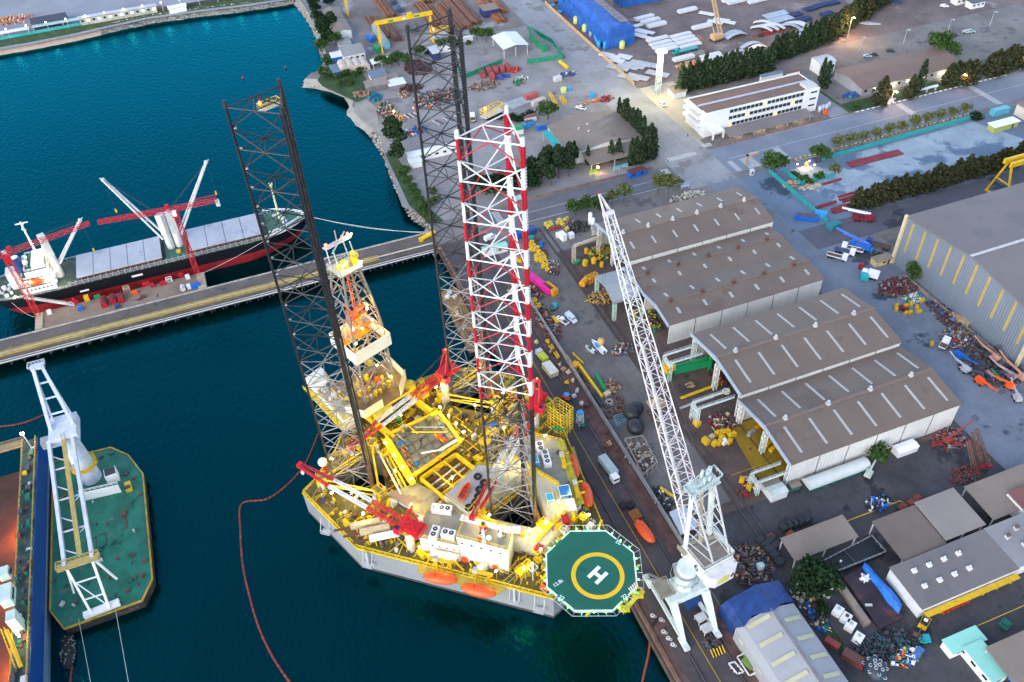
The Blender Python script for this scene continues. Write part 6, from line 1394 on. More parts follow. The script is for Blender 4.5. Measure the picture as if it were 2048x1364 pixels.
b.rail([tpL+fd*1.6-sd*1.5,tpR+fd*1.6+sd*1.5,tpR-fd*1.6+sd*1.5,tpL-fd*1.6-sd*1.5],1.2,.09,1.0,True);b.build('mast_head',mat('mint_grey',(.46,.54,.52),.6,.25,.8),PC)
b=MB();b.bar(hq(-5,5.4,24.2),hq(-5,2.6,24.2),1.4,.2);b.rail([hq(-5.6,5.4,24.3),hq(-5.6,2.6,24.3)],1.1,.06,1.2);b.bar(hq(-4.4,4.9,25.3),hq(4,2.6,25.3),1.0,.12);b.bar(hq(-.6,3,25.4),hq(-.2,6,42),.9,.3);b.build('ladder_walkway',mat('walk_tan',(.36,.32,.24)),PC)
BW=paint('boom_pinkish_white',(.66,.60,.64),patch=((.5,.4,.38),.68,.8));BW2=paint('boom_white',(.68,.69,.70))
foot,head,tip=Vector((80.2,99.6,24.5)),Vector((74.15,143.92,93.9)),Vector((73.62,147.98,96.8))
k1,k2,k3=foot.lerp(head,.16),foot.lerp(head,.62),foot.lerp(head,.97)
b=MB();up=(0,0,1)
b.lattice(foot,k1,6.6,5.0,4,.17,.09,h0=1.2,h1=3.2);b.lattice(k1,k2,5.0,3.6,12,.17,.09,h0=3.2,h1=2.6,mi=0);b.lattice(k2,head,3.6,1.9,12,.15,.08,h0=2.6,h1=1.5,mi=1)
b.build('boom',[BW,BW2],PC)
b=MB()
for s_ in(-1,1):b.bar(head+sd*s_*.9,tip+sd*s_*.15,.3);b.bar(head+sd*s_*.9-Vector((0,0,1.4)),tip+sd*s_*.15,.2)
b.tube(head-sd*1.3,head+sd*1.3,.6,10);b.build('jib_head',BW,PC)
b=MB();b.ell(tuple(tip+Vector((0,0,.5))),(.35,.35,.4),8,6);b.build('warning_lamp',mat('beacon_red',(.35,.01,.02)),PC)
b=MB();n=26;a0,a1=k1-sd*.9,k2-sd*.5
b.bar(a0-Vector((0,0,1)),a1-Vector((0,0,.8)),.7,.12);b.rail([a0-sd*.4-Vector((0,0,1)),a1-sd*.4-Vector((0,0,.8))],1.0,.05,1.2);b.build('boom_ladder',mat('ladder_white',(.55,.53,.52)),PC)
b=MB();hk=Vector((74.05,144.7,54.9))
for s_ in(-.5,.5):b.bar(head+sd*s_+Vector((0,.6,-.5)),hk+sd*s_*.4,.05)
for s_ in(-1.2,1.2):b.bar(tpL.lerp(tpR,.5)+sd*s_,head+sd*s_*.5,.06)
b.build('hoist_cable',DGREY,PC)
b=MB();b.ell(tuple(hk-Vector((0,0,1))),(.95,.95,1.2),12,8);b.build('hook_ball',mat('hook_tan',(.50,.30,.12)),PC,smooth=True)
# ================================================================ trees and shrubs
def leaf_mat(name,lo,hi,sc=.9):
 m=bpy.data.materials.new(name);m.use_nodes=True;n=m.node_tree.nodes;L=m.node_tree.links;b=n['Principled BSDF'];b.inputs['Roughness'].default_value=.85;b.inputs['Specular IOR Level'].default_value=.15
 ge=n.new('ShaderNodeNewGeometry');t=n.new('ShaderNodeTexNoise');t.inputs['Scale'].default_value=sc;t.inputs['Detail'].default_value=4;L.new(ge.outputs['Position'],t.inputs['Vector'])
 r=n.new('ShaderNodeValToRGB');L.new(t.outputs[0],r.inputs[0]);r.color_ramp.elements[0].color=(*lo,1);r.color_ramp.elements[1].color=(*hi,1);r.color_ramp.elements[0].position=.36;r.color_ramp.elements[1].position=.66
 L.new(r.outputs[0],b.inputs['Base Color']);return m
CYP=leaf_mat('conifer_green',(.013,.028,.014),(.055,.09,.038));CAS=leaf_mat('olive_green',(.020,.026,.012),(.075,.080,.035));BRD=leaf_mat('broadleaf_green',(.020,.048,.012),(.075,.135,.030));YLW=leaf_mat('yellow_green',(.06,.075,.02),(.17,.19,.055));DRK=leaf_mat('dark_green',(.006,.020,.008),(.024,.055,.018))
BARK=mat('bark',(.10,.075,.055),.95,.3,1.5)
def crown(shape,n,size,rng):
 b=MB()
 for _ in range(n):
  p=shape(rng)
  for k in range(2):
   a,e,s=rng.uniform(0,2*PI),rng.uniform(-.9,.9),size*rng.uniform(.5,1.2)
   u=Vector((math.cos(a),math.sin(a),e*.6)).normalized()*s*.5;w_=u.cross(Vector((rng.uniform(-1,1),rng.uniform(-1,1),rng.uniform(-1,1))).normalized())
   if w_.length<.02:continue
   w_=w_.normalized()*s*.42;o=p+Vector((rng.uniform(-.2,.2),)*3)
   b.add([o-u-w_*.6,o+u*.2-w_,o+u,o-u*.1+w_],[(0,1,2,3)])
 return b
def cone_shape(h,r,z0=.6,pw=.75,lump=.25):
 ph=[(random.Random(int(h*10+k)).uniform(0,6),k)for k in range(3)]
 def f(g):
  t=g.random()**1.1;z=z0+(h-z0)*t;a=g.uniform(0,2*PI);R_=r*(1-t)**pw*(min(1,.45+t*4))*(1+lump*math.sin(3*a+z*1.7+ph[0][0])*math.sin(z*1.3))
  q=R_*g.random()**.4;return Vector((q*math.cos(a),q*math.sin(a),z))
 return f
def blob_shape(c,seed):
 g0=random.Random(seed);B_=[(Vector((g0.uniform(-1,1)*c[0]*.55,g0.uniform(-1,1)*c[0]*.55,c[1]+g0.uniform(-.5,.7)*c[2])),g0.uniform(.4,.7)*c[0])for _ in range(9)]
 def f(g):
  o,r=g.choice(B_);v=Vector((g.gauss(0,1),g.gauss(0,1),g.gauss(0,1))).normalized()*r*g.random()**.3;v.z*=.75;return o+v
 return f
PROTO={}
def tree_proto(kind):
 if kind in PROTO:return PROTO[kind]
 g=random.Random(hash(kind)%99 if False else sum(map(ord,kind)))
 spec={'cypress':(cone_shape(9,1.35,.5,.55),420,.62,CYP,9,.16),'cypress2':(cone_shape(8.2,1.6,.5,.6,.4),420,.66,CYP,8,.16),'casuarina':(cone_shape(7.5,2.3,.7,.7,.45),520,.75,CAS,7,.16),'casuarina2':(cone_shape(6.4,2.5,.7,.6,.5),520,.75,CAS,6,.16),'round':(blob_shape((3.4,4.2,1.8),4),700,.8,BRD,3,.25),'dark':(blob_shape((3.8,4.6,2.2),8),900,.8,DRK,3,.3),'street':(blob_shape((2.1,3.6,1.5),5),300,.55,YLW,3,.1),'bush':(blob_shape((1.7,1.0,.8),6),260,.55,BRD,.8,.1),'bush2':(blob_shape((1.9,1.2,.9),9),260,.55,DRK,.8,.1),'tall':(blob_shape((2.6,7.0,4.2),12),950,.85,CYP,6,.25)}[kind]
 sh,n,sz,m,th,tr=spec
 t=thing('tree','tree','tree');crown(sh,n,sz,g).build('crown',m,t,local=True)
 b=MB();b.tube((0,0,0),(0,0,th*.75),tr,6,r2=tr*.4)
 for k in range(4):a=k*1.6;z=th*(.3+.1*k);b.tube((0,0,z),(math.cos(a)*tr*6,math.sin(a)*tr*6,z+th*.18),tr*.45,5,r2=tr*.15)
 b.build('trunk',BARK,t,local=True)
 PROTO[kind]=[t,False];return PROTO[kind]
tg=random.Random(21)
NAMES={'cypress':'cypress_tree','cypress2':'cypress_tree','casuarina':'casuarina_tree','casuarina2':'casuarina_tree','round':'broadleaf_tree','dark':'broadleaf_tree','street':'street_tree','bush':'shrub','bush2':'shrub','tall':'conifer_tree'}
def tree(kind,x,y,s=1.0,label=None,group=None,z=LZ):
 P=tree_proto(kind);s*=tg.uniform(.88,1.14)*(1.42 if kind in('cypress','cypress2','casuarina','casuarina2','tall')else 1.25 if kind in('street','dark','round')else 1.1);sc=(s*tg.uniform(.9,1.1),s*tg.uniform(.9,1.1),s)
 if not P[1]:
  P[1]=True;o=P[0];o.location=(x,y,z);o.rotation_euler=(0,0,tg.uniform(0,6));o.scale=sc;tag(o,label,None,group)
 else:
  o=dup(P[0],(x,y,z),tg.uniform(0,6),label,group,sc)
  if not group and 'group' in o:del o['group']
 o.name=NAMES[kind];o['category']='shrub' if 'bush' in kind else 'tree';return o
def row(kinds,p,q,n,s,label,group,jit=.5):
 p,q=Vector(p[:2]),Vector(q[:2])
 for i in range(n):
  o=p.lerp(q,(i+.5)/n);tree(kinds[i%len(kinds)],o.x+tg.uniform(-jit,jit),o.y+tg.uniform(-jit,jit),s,label,group)
vc=V(1520,0,3.875);va=V(1040,0,4.072);vw=V(780,200,4.4);v2=V(600,0,4.4);vs=V(420,150,4.4)
row(['casuarina','casuarina2'],(224,221.8),(316,222.4),34,.98,'dark olive tree in the hedge row between gravel lot and big grey warehouse','hedge row by the grey warehouse',.7)
row(['cypress','cypress2'],(209,338.5),(263,339.5),24,1.25,'tall dark conifer in the row behind the white office','conifer row behind the office',.6)
row(['cypress2','cypress'],(266,346),(306,355),20,1.15,'dark conifer in the row between canteen and steel yard','conifer row behind the canteen',.9)
row(['casuarina','cypress2'],(308,356),(372,386),26,1.3,'dark tree in the far row at the upper right corner','tree row at the upper right',1.5)
row(['casuarina','dark'],(374,388),(420,420),9,1.5,'big dark tree at the far top right corner','far corner trees',3)
row(['cypress','cypress2'],(171.2,327),(171.6,291),12,1.1,'dark conifer in the row along the road side of the tan workshop','conifer row beside the tan workshop',.5)
for i,(a,c,k,s)in enumerate(((440,1330,'cypress',.95),(552,1345,'cypress',.8),(740,1320,'cypress2',1.05),(800,1310,'cypress2',1.0),(905,1350,'cypress',1.05),(945,1345,'cypress',1.05),(985,1340,'cypress',1.0),(1030,1310,'cypress',1.15),(1085,1300,'cypress',1.0))):
 p=va(a,c);tree(k,p.x,p.y,s,'dark cypress in the loose line in front of the tan workshop','cypresses in front of the tan workshop')
for x,y in((121.5,297),(124.5,301),(128,297),(126,293),(130.5,292.5),(118,292),(121,289),(133.5,298)):tree('tall',x,y,.85,'big dark tree in the clump left of the tan workshop','dark clump by the workshop')
for x,y in((96,291),(99,297),(103,290),(107,295),(111,289),(92,296),(114.5,296)):tree('dark',x,y,1.0,'dark tree in the grove behind the red and white leg','grove behind the painted leg')
for a,c,k,s,lab in((500,690,'cypress2',1.35,'tall dark conifer at the corner between office and canteen'),(470,650,'cypress',1.2,'slim conifer behind the white office end wall'),(920,825,'casuarina',1.35,'largest conifer in front of the canteen roof'),(960,790,'casuarina2',1.1,'bushy conifer right beside the largest one at the canteen'),(1150,770,'casuarina',1.25,'conifer left of the white car shelter'),(1215,730,'cypress',1.4,'tall slim conifer beside the white car shelter'),(1360,430,'round',1.5,'big rounded green tree behind the canteen'),(1440,460,'round',1.1,'smaller rounded tree behind the canteen end'),(745,840,'bush',1.3,'bright shrub in the canteen garden corner'),(1680,930,'bush2',1.5,'dark shrub at the right end of the teal fence')):
 p=vc(a,c);tree(k,p.x,p.y,s,lab)
row(['casuarina','cypress2','casuarina2'],vc(1420,690),vc(1660,640),7,1.2,'dark conifer in the clump at the right end of the canteen','clump at the canteen end',1)
row(['casuarina2','casuarina'],vc(1740,600),vc(2046,520),11,1.2,'dark conifer in the boulevard row at the right edge','boulevard row at the right edge',1)
for i in range(11):p=vc(600+98*i,1180-27*i);tree('street',p.x,p.y+.6,1.05,'young yellow green street tree beside the teal fence','young street trees by the teal fence')
v=V(1200,300,4.012)
for a,c,k,s,lab in((1390,190,'round',1.25,'broad tree at the corner of the shrine garden and boulevard'),(1750,100,'round',1.0,'tall tree behind the shrine at the teal fence corner'),(1620,250,'bush',1.3,'low yellow green shrub in front of the shrine'),(1760,235,'bush',1.4,'low wide shrub right of the shrine'),(1870,215,'street',.9,'small shrub tree at the shrine fence end'),(1560,215,'bush',1.0,'small shrub left of the shrine'),(1680,270,'bush',1.1,'low shrub at the shrine fence'),(465,350,'street',1.3,'left of the two green street trees above the lean-to roof'),(550,355,'street',1.25,'right of the two green street trees above the lean-to roof'),(190,420,'street',1.2,'green street tree behind the boom head'),(95,440,'street',1.05,'small street tree left of the boom head'),(630,310,'street',.7,'thin small tree near the blue board')):
 p=v(a,c);tree(k,p.x,p.y,s,lab)
for a,c,lab in((1630,1010,'bright round tree left of the boom head by the avenue'),(1740,985,'sparse round tree beside the bright one by the avenue'),(1840,970,'bright round tree nearest the red boom tip')):p=vw(a,c);tree('round',p.x,p.y,.8,lab)
p=vw(1390,170);tree('round',p.x,p.y,.95,'round bright tree beside the blue cabin')
for a,c in((1080,170),(1130,190),(1240,150),(1180,185),(900,175),(860,170),(960,170)):p=vw(a,c);tree('bush2',p.x,p.y,1.3,'dark bush behind the platform of the painted leg','bushes behind the painted leg')
p=G(1822,560);tree('round',p.x,p.y,.95,'round green tree at the foot of the huge grey warehouse')
p=G(1753,925);tree('round',p.x,p.y,.85,'bright green tree by the tall white shed wall')
p=G(1622,1175);tree('dark',p.x,p.y,1.35,'large dark green tree beside the blue tarpaulin tent')
p=G(1640,1225);tree('bush2',p.x,p.y,1.0,'dark bush below the large dark tree')
p=G(996,500);tree('bush',p.x,p.y,1.3,'small green bush at the mint shelter on the quay')
for a,c,k,s,lab in((1640,700,'tall',1.25,'tallest conifer on the shore above the pier'),(1660,800,'tall',1.0,'second tall conifer on the shore nearest the pier'),(1620,610,'tall',.95,'tall conifer at the sand spit')):p=vs(a,c);tree(k,p.x,p.y,s,lab)
for a,c in((1690,880),(1740,930),(1780,990),(1810,1050),(1840,1110),(1870,1170),(1895,1240),(1930,1150),(1960,1040),(1990,1110),(1950,1300),(1720,850)):p=vs(a,c);tree('bush',p.x,p.y,1.25,'green bush on the stony bank near the pier','bushes on the stony bank')
for a,c,k,s in((200,470,'round',1.0),(250,400,'dark',1.0),(320,410,'round',.95),(210,330,'dark',.9),(180,270,'dark',.8),(165,200,'dark',.75),(240,260,'dark',.9),(150,120,'dark',.8),(130,60,'dark',.8),(270,60,'dark',.7),(290,270,'tall',.7),(270,220,'tall',.6)):
 p=v2(a,c);tree(k,p.x,p.y,s,'dark tree on the bank beside the waterside warehouse','trees on the north bank')
for a,c in((230,560),(190,640),(240,680),(330,690),(400,660),(480,670),(520,640),(560,620),(440,740),(360,750)):p=v2(a,c);tree('bush',p.x,p.y,1.3,'green bush on the grassy point','bushes on the grassy point')
for a,c,k in((650,570,'bush'),(720,590,'round'),(800,600,'round'),(870,580,'round'),(930,590,'round'),(840,540,'bush'),(1060,500,'round'),(1120,480,'bush'),(1250,440,'round'),(1340,430,'round'),(1390,400,'bush'),(1560,360,'round'),(1640,370,'round'),(1480,390,'bush')):p=v2(a,c);tree(k,p.x,p.y,.85,'green tree in the belt across the scrap yard','tree belt across the scrap yard')
# ================================================================ yard: vehicles, stacks, fences, gantries, clutter
def wheels(t,xs,y,r,w_=.3):
 for x in xs:
  for s_ in(-1,1):b=MB();b.tube((x,s_*y-w_/2,r),(x,s_*y+w_/2,r),r,12);b.build('wheel',BLACK,t,local=True)
def prof(b,pts,w_,y=0,mi=0):
 n=len(pts);b.add([(x,y-w_/2,z)for x,z in pts]+[(x,y+w_/2,z)for x,z in pts],[tuple(range(n))[::-1]if False else tuple(range(n)),tuple(range(2*n-1,n-1,-1))]+[((k+1)%n,k,n+k,n+(k+1)%n)for k in range(n)],mi)
def car(label,p,rz,m_,kind='sedan',group=None):
 L_,H_={'sedan':(4.5,1.45),'pickup':(5.2,1.75),'van':(5.3,2.0)}[kind];w_=1.8
 t=thing({'sedan':'parked_car','pickup':'pickup_truck','van':'van'}[kind],label,'car' if kind=='sedan' else kind,(p[0],p[1],LZ+.15),rz,group)
 h=L_/2;b=MB()
 if kind=='sedan':prof(b,[(-h,.3),(h,.3),(h,.75),(h-1.0,.9),(h-1.7,H_),(-h+1.2,H_),(-h+.5,.95),(-h,.9)],w_)
 elif kind=='pickup':prof(b,[(-h,.4),(h,.4),(h,.95),(h-1.1,1.1),(h-1.7,H_),(-.3,H_),(-.4,1.05),(-h,1.05)],w_)
 else:prof(b,[(-h,.35),(h,.35),(h,.95),(h-.9,1.25),(h-1.4,H_),(-h+.1,H_),(-h,1.2)],w_)
 b.build('body',m_,t,local=True)
 b=MB();xb={'sedan':h-1.35,'pickup':h-1.4,'van':h-1.15}[kind];zb={'sedan':1.18,'pickup':1.42,'van':1.62}[kind]
 b.box((xb+.14,0,zb-.22),(.1,w_*.86,.42));b.build('windscreen',GLASS,t,local=True)
 for s_ in(-1,1):b=MB();b.box((xb-1.0,s_*(w_/2+.01),zb-.16),(1.3,.05,.36));b.build('side_window',GLASS,t,local=True);b=MB();b.box((h-.02,s_*.6,.62),(.08,.32,.16));b.build('headlight',CLEANW,t,local=True)
 if kind=='pickup':b=MB();b.box((-h+1.15,0,1.056),(1.9,w_*.82,.02));b.build('load_bed',DGREY,t,local=True)
 wheels(t,(-h+.9,h-.9),w_/2-.1,.34);return t
def truck(label,p,rz,cabm,bed,bedm,L_=7.5,group=None):
 t=thing('flatbed_truck' if bed!='box' else 'box_truck',label,'truck',(p[0],p[1],LZ+.15),rz,group);h=L_/2
 b=MB();b.box((h-.95,0,.6),(1.9,2.2,2.1));b.build('cab',cabm,t,local=True)
 b=MB();b.box((h+.01,0,1.6),(.06,1.9,.8));b.build('windscreen',GLASS,t,local=True)
 b=MB();b.box((-1.0,0,.55),(L_-2.0,.9,.4));b.build('chassis',DGREY,t,local=True)
 b=MB();lb=L_-2.2
 if bed=='box':b.box((-1.05,0,.95),(lb,2.4,2.3))
 else:
  b.box((-1.05,0,.95),(lb,2.3,.15));
  for s_ in(-1,1):b.box((-1.05,s_*1.13,1.1),(lb,.08,.4))
  b.box((-1.05-lb/2,0,1.1),(.08,2.2,.4));b.box((-1.05,0,1.1),(lb*.96,2.1,.1),0,1)
 b.build('load_bed',[bedm,RUST],t,local=True);wheels(t,(-h+1,-h+2.2,h-1.2),1.0,.45);return t
def forklift(label,p,rz,m_,roof=None):
 t=thing('forklift',label,'forklift',(p[0],p[1],LZ+.15),rz)
 b=MB();prof(b,[(-1.5,.4),(1.0,.4),(1.0,.9),(-.2,1.0),(-.5,1.5),(-1.5,1.4)],1.5);b.build('body',m_,t,local=True)
 b=MB();b.box((-.3,0,2.3),(1.6,1.5,.12));b.build('roof',roof or m_,t,local=True)
 b=MB();[b.bar((x,y,1.0),(x,y,2.3),.1)for x in(-1,.4)for y in(-.65,.65)];b.build('roof_post',DGREY,t,local=True)
 b=MB();[b.bar((1.2,y,.2),(1.1,y,3.0),.18)for y in(-.45,.45)];b.bar((1.15,-.45,2.9),(1.15,.45,2.9),.15);b.build('mast',DGREY,t,local=True)
 b=MB();[b.box((1.9,y,.25),(1.3,.15,.08))for y in(-.4,.4)];b.build('fork',DGREY,t,local=True);wheels(t,(-1,.7),.75,.42);return t
def container(label,p,rz,m_,L_=6.06,h=2.6,z=LZ+.15,group=None,rust=False,name='container'):
 t=thing(name,label,'container',(p[0],p[1],z),rz,group)
 b=MB();b.box((0,0,0),(L_,2.44,h));n=int(L_/.5)
 for k in range(n):b.box((-L_/2+(k+.5)*L_/n,0,.12),(L_/n*.45,2.52,h-.24));
 for k in range(n):b.box((-L_/2+(k+.5)*L_/n,0,h),(L_/n*.45,2.3,.03))
 b.build('body',m_,t,local=True)
 b=MB();[b.box((L_/2+.04,y,.15),(.06,1.1,h-.3))for y in(-.58,.58)];[b.box((L_/2+.09,y,.15),(.05,.06,h-.3))for y in(-.3,.3,-.85,.85)];b.build('door',m_,t,local=True)
 if rust:b=MB();b.box((0,0,h+.03),(L_*.9,2.1,.06));b.build('load',RUST,t,local=True)
 return t
def heap(name,label,c,rx,ry,h,ms,n,seed,z=LZ+.12,long=False):
 """a heap of scrap nobody could count"""
 g=random.Random(seed);b=MB();rx*=1.2;ry*=1.2;n=int(n*2)
 for i in range(n):
  a,q=g.uniform(0,2*PI),g.random()**.6;x,y=c[0]+rx*q*math.cos(a),c[1]+ry*q*math.sin(a);zz=z+h*(1-q)*g.random()
  k=g.random();mi=g.randrange(len(ms))
  if k<.5:b.box((x,y,zz),(g.uniform(.25,1.1),g.uniform(.25,.9),g.uniform(.2,.6)),g.uniform(0,3),mi)
  elif k<.85:d=Vector((g.uniform(-1,1),g.uniform(-1,1),g.uniform(-.2,.3))).normalized()*g.uniform(.6,2.4 if not long else 4);b.bar(Vector((x,y,zz+.3))-d/2,Vector((x,y,zz+.3))+d/2,g.uniform(.1,.3),mi=mi)
  else:b.tube((x,y,zz),(x+g.uniform(-.5,.5),y+g.uniform(-.5,.5),zz+.9),g.uniform(.2,.5),8,mi=mi)
 o=b.build(name,ms);o['kind']='stuff';o['label']=label;return o
SCR=[RUST,BROWN,mat('scrap_red',(.22,.03,.025),.7,.4,1),mat('scrap_grey',(.24,.25,.27),.6,.3,1),mat('scrap_tan',(.36,.24,.15),.8,.3,1),mat('scrap_dark',(.05,.045,.05),.8,.4,1)]
SCC=SCR*2+[mat('scrap_yellow',(.42,.31,.05)),mat('scrap_blue',(.03,.12,.36)),mat('scrap_white',(.48,.46,.44),.7,.2,1),SCR[3],mat('scrap_green',(.03,.14,.08))];SCY=[mat('scrap_amber',(.55,.34,.02)),mat('scrap_yellow',(.45,.35,.05)),BROWN,DGREY,RUST];PUR=[mat('plum_scrap',(.07,.025,.04),.8,.4,1),mat('plum_scrap2',(.11,.03,.03),.8,.4,1),RUST];DKS=[DGREY,BLACK,mat('scrap_dark',(.05,.045,.05)),mat('slate_scrap',(.08,.09,.11),.7,.3,1),RUST]
def fence(label,pts,h,m_,post=2.5,cat='fence',name='fence',thick=.08,z=LZ):
 t=thing(name,label,cat,(*pts[0][:2],z));b=MB()
 for p,q in zip(pts,pts[1:]):b.bar((p[0],p[1],z+h*.52),(q[0],q[1],z+h*.52),thick,h*.96)
 b.build('panel',m_,t);b=MB()
 for p,q in zip(pts,pts[1:]):
  n=max(1,int((Vector(q[:2])-Vector(p[:2])).length/post))
  for k in range(n+1):o=Vector(p[:2]).lerp(Vector(q[:2]),k/n);b.box((o.x,o.y,z),(.18,.18,h+.15))
  b.bar((p[0],p[1],z+h),(q[0],q[1],z+h),.16,.14)
 o=b.build('post',m_,t);return t
def gantry(label,x0,x1,y,h,depth=5,m_=YEL,twin=False):
 t=thing('gantry_crane',label,'gantry crane',((x0+x1)/2,y,LZ));
 for yy in((y,)if not twin else(y-1.6,y+1.6)):b=MB();b.aabb(x0-1.5,yy-.55,LZ+h-2.0,x1+1.5,yy+.55,LZ+h);b.build('girder',m_,t)
 for x in(x0,x1):
  b=MB()
  for s_ in(-1,1):b.bar((x,y+s_*depth/2,LZ+.9),(x,y+s_*1.0,LZ+h-2),.6,.7)
  b.bar((x,y-depth/2-.6,LZ+.6),(x,y+depth/2+.6,LZ+.6),.7,.8);b.bar((x,y-depth*.28,LZ+h*.45),(x,y+depth*.28,LZ+h*.45),.4);b.build('leg',m_,t)
 b=MB();xm=x0+(x1-x0)*.62;b.box((xm,y,LZ+h),(2.4,2.0,1.2));b.build('trolley',m_,t)
 for i,f in enumerate((.25,.5,.75)):
  b=MB();b.box((x0+(x1-x0)*f,y-(.6 if not twin else 2.2),LZ+h-1.5),(3.0 if i!=1 else 1.6,.06,.9));b.build('sign_board',GREEN if i!=1 else CLEANW,t)
 return t
def pipe_stack(label,x,y0,y1,n,lay,r,ms,seed,z=LZ+.12,along='y'):
 g=random.Random(seed);t=thing('pipe_stack',label,'pipe stack',(x,(y0+y1)/2,z))
 for k in range(lay):
  for i in range(n-k):
   b=MB();c=x+(i-(n-k-1)/2)*r*2.15+g.uniform(-.1,.1);zz=z+r+k*r*1.75;a,e=y0+g.uniform(-1.6,1.2),y1+g.uniform(-1.2,1.6)
   if along=='y':b.tube((c,a,zz),(c+g.uniform(-.15,.15),e,zz),r,7)
   else:b.tube((a,c,zz),(e,c,zz),r,7)
   b.build('pipe',ms[g.randrange(len(ms))],t)
 return t
def boom_lift(label,p,rz,m_,L_=11,z=5.0):
 t=thing('boom_lift',label,'boom lift',(p[0],p[1],LZ+.15),rz);b=MB();b.box((0,0,.6),(2.8,2.0,.5));b.box((-.4,0,1.1),(2.4,1.7,1.0));b.build('turret',m_,t,local=True)
 b=MB();b.bar((-1.2,0,2.2),(L_*.6,0,z*.7),.5,.55);b.bar((L_*.5,0,z*.62),(L_,0,z),.34,.38);b.build('boom',m_,t,local=True)
 b=MB();b.rail([(L_,-.8,z-.4),(L_+1,-.8,z-.4),(L_+1,.8,z-.4),(L_,.8,z-.4)],1.1,.05,1,True);b.build('basket',DGREY,t,local=True);wheels(t,(-1,1),.95,.45);return t
FW_=mat('barrier_grey',(.26,.27,.29),.85,.2,.3,patch=((.14,.12,.11),.6,.5))
fence('long grey barrier wall between the quay road and the lane',[(83.7,98),(83.9,232)],2.3,FW_,3,'wall','barrier_wall',.25)
q=G(1289,1068,LZ);lifeboat('salmon orange lifeboat standing on the quay road near the helideck',q.x,q.y,rad(-83),LZ+.1,8.6,None,True)
b4=V(1040,680,4.548)
p=b4(800,1180);t=thing('trailer','long pale grey covered trailer parked on the quay road','trailer',(p.x,p.y,LZ+.1),rad(96));b=MB();b.box((0,0,.9),(7.4,2.5,2.0));b.build('cover',mat('trailer_grey',(.36,.44,.45),.6,.1,.4),t,local=True);b=MB();b.box((0,0,.5),(7.4,1.2,.35));b.build('chassis',DGREY,t,local=True);wheels(t,(-2.6,-1.6,2.6),1.05,.45)
p=b4(858,1290);t=thing('tractor_unit','white tractor cab in front of the pale grey trailer','truck',(p.x,p.y,LZ+.1),rad(-86));b=MB();b.box((0,0,.6),(2.2,2.2,2.2));b.build('cab',CLEANW,t,local=True);b=MB();b.box((1.1,0,1.7),(.06,1.9,.7));b.build('windscreen',GLASS,t,local=True);wheels(t,(-.6,.6),1.0,.45)
p=b4(275,290);b=MB();b.box((p.x,p.y,LZ+.2),(3.0,6.0,1.9),.12);b.box((p.x,p.y,LZ+2.1),(3.1,6.1,.12),.12,1);tag(b.build('wrapped_cargo',[mat('plywood',(.50,.40,.24),.8,.2,.6),mat('tarp_cream',(.60,.56,.50),.8,.1,.5)]),'long plywood crate with cream cover on the quay road','crate')
p=b4(200,170);t=thing('lime_truck','small lime yellow truck on the quay near the painted leg','truck',(p.x,p.y,LZ+.15),rad(100));b=MB();b.box((-.8,0,.7),(3.4,2.2,1.4));b.build('load_bed',mat('lime',(.50,.55,.05)),t,local=True);b=MB();b.box((1.8,0,.6),(1.6,2.1,1.9));b.build('cab',LGREY,t,local=True);wheels(t,(-1.6,1.7),1.0,.42)
p=b4(430,545);forklift('orange forklift with blue roof on the quay road',p,rad(-60),ORG,LBLUE)
p=b4(545,770);t=thing('access_platform_cart','mint steel access tower cart with blue top on the quay road','access tower',(p.x,p.y,LZ+.1),.2);b=MB();b.lattice((0,0,.3),(0,0,5.5),1.8,1.4,4,.1,.07);b.build('frame',mat('mint_steel2',(.48,.62,.60)),t,local=True);b=MB();b.box((0,0,5.5),(1.8,1.6,.3));b.build('top',LBLUE,t,local=True);b=MB();b.box((.3,-1.4,.1),(1.4,1.2,.9));b.build('engine',DGREEN,t,local=True)
p=G(1253,1013);[tag(MB().box((p.x+d,p.y-d*.3,LZ+.12),(1.7,2.2,.8),.1).build('black_pallet',BLACK),['left of two black covered pallets beside the orange lifeboat','right of two black covered pallets beside the orange lifeboat'][k],'pallet')for k,d in enumerate((-.95,.95))]
p=G(1270,1034);t=thing('bottle_rack','square rack of rust orange cylinders beside the orange lifeboat','gas rack',(p.x,p.y,LZ+.1));b=MB();b.rail([(p.x-1.5,p.y-1.4,LZ+.1),(p.x+1.5,p.y-1.4,LZ+.1),(p.x+1.5,p.y+1.4,LZ+.1),(p.x-1.5,p.y+1.4,LZ+.1)],1.2,.06,1.5,True);b.build('frame',BROWN,t)
for i in range(6):
 for j in range(6):b=MB();b.cyl((p.x-1.25+.5*i,p.y-1.25+.5*j,LZ+.15),.2,1.3,8);b.build('gas_bottle',mat('rust_orange',(.45,.16,.03)),t)
for i,(a,c)in enumerate(((150,30),(310,110),(395,275),(520,470),(440,300),(610,600),(810,950),(560,590),(480,380),(880,1010))):
 p=b4(a,c);b=MB();b.box((p.x,p.y,LZ+.15),(random.uniform(.7,1.6),random.uniform(.7,1.8),random.uniform(.5,1.1)),random.random());b.box((p.x+.2,p.y+.2,LZ+.6),(.6,.6,.7),random.random());tag(b.build('quay_box',[BEIGE,BROWN,WOOD,LGREY][i%4]),'small box of gear on the red strip of the quay','box','gear along the quay strip')
for i,(a,c,e,f)in enumerate(((265,60,345,175),(285,50,358,165))):p,q=b4(a,c),b4(e,f);b=MB();b.bar((p.x,p.y,LZ+.5),(q.x,q.y,LZ+.5),.5,.5);tag(b.build('yellow_beam',YEL),'yellow steel beam lying beside the crane rail on the quay','beam','yellow beams on the quay')
v6=V(1300,1080,6.2)
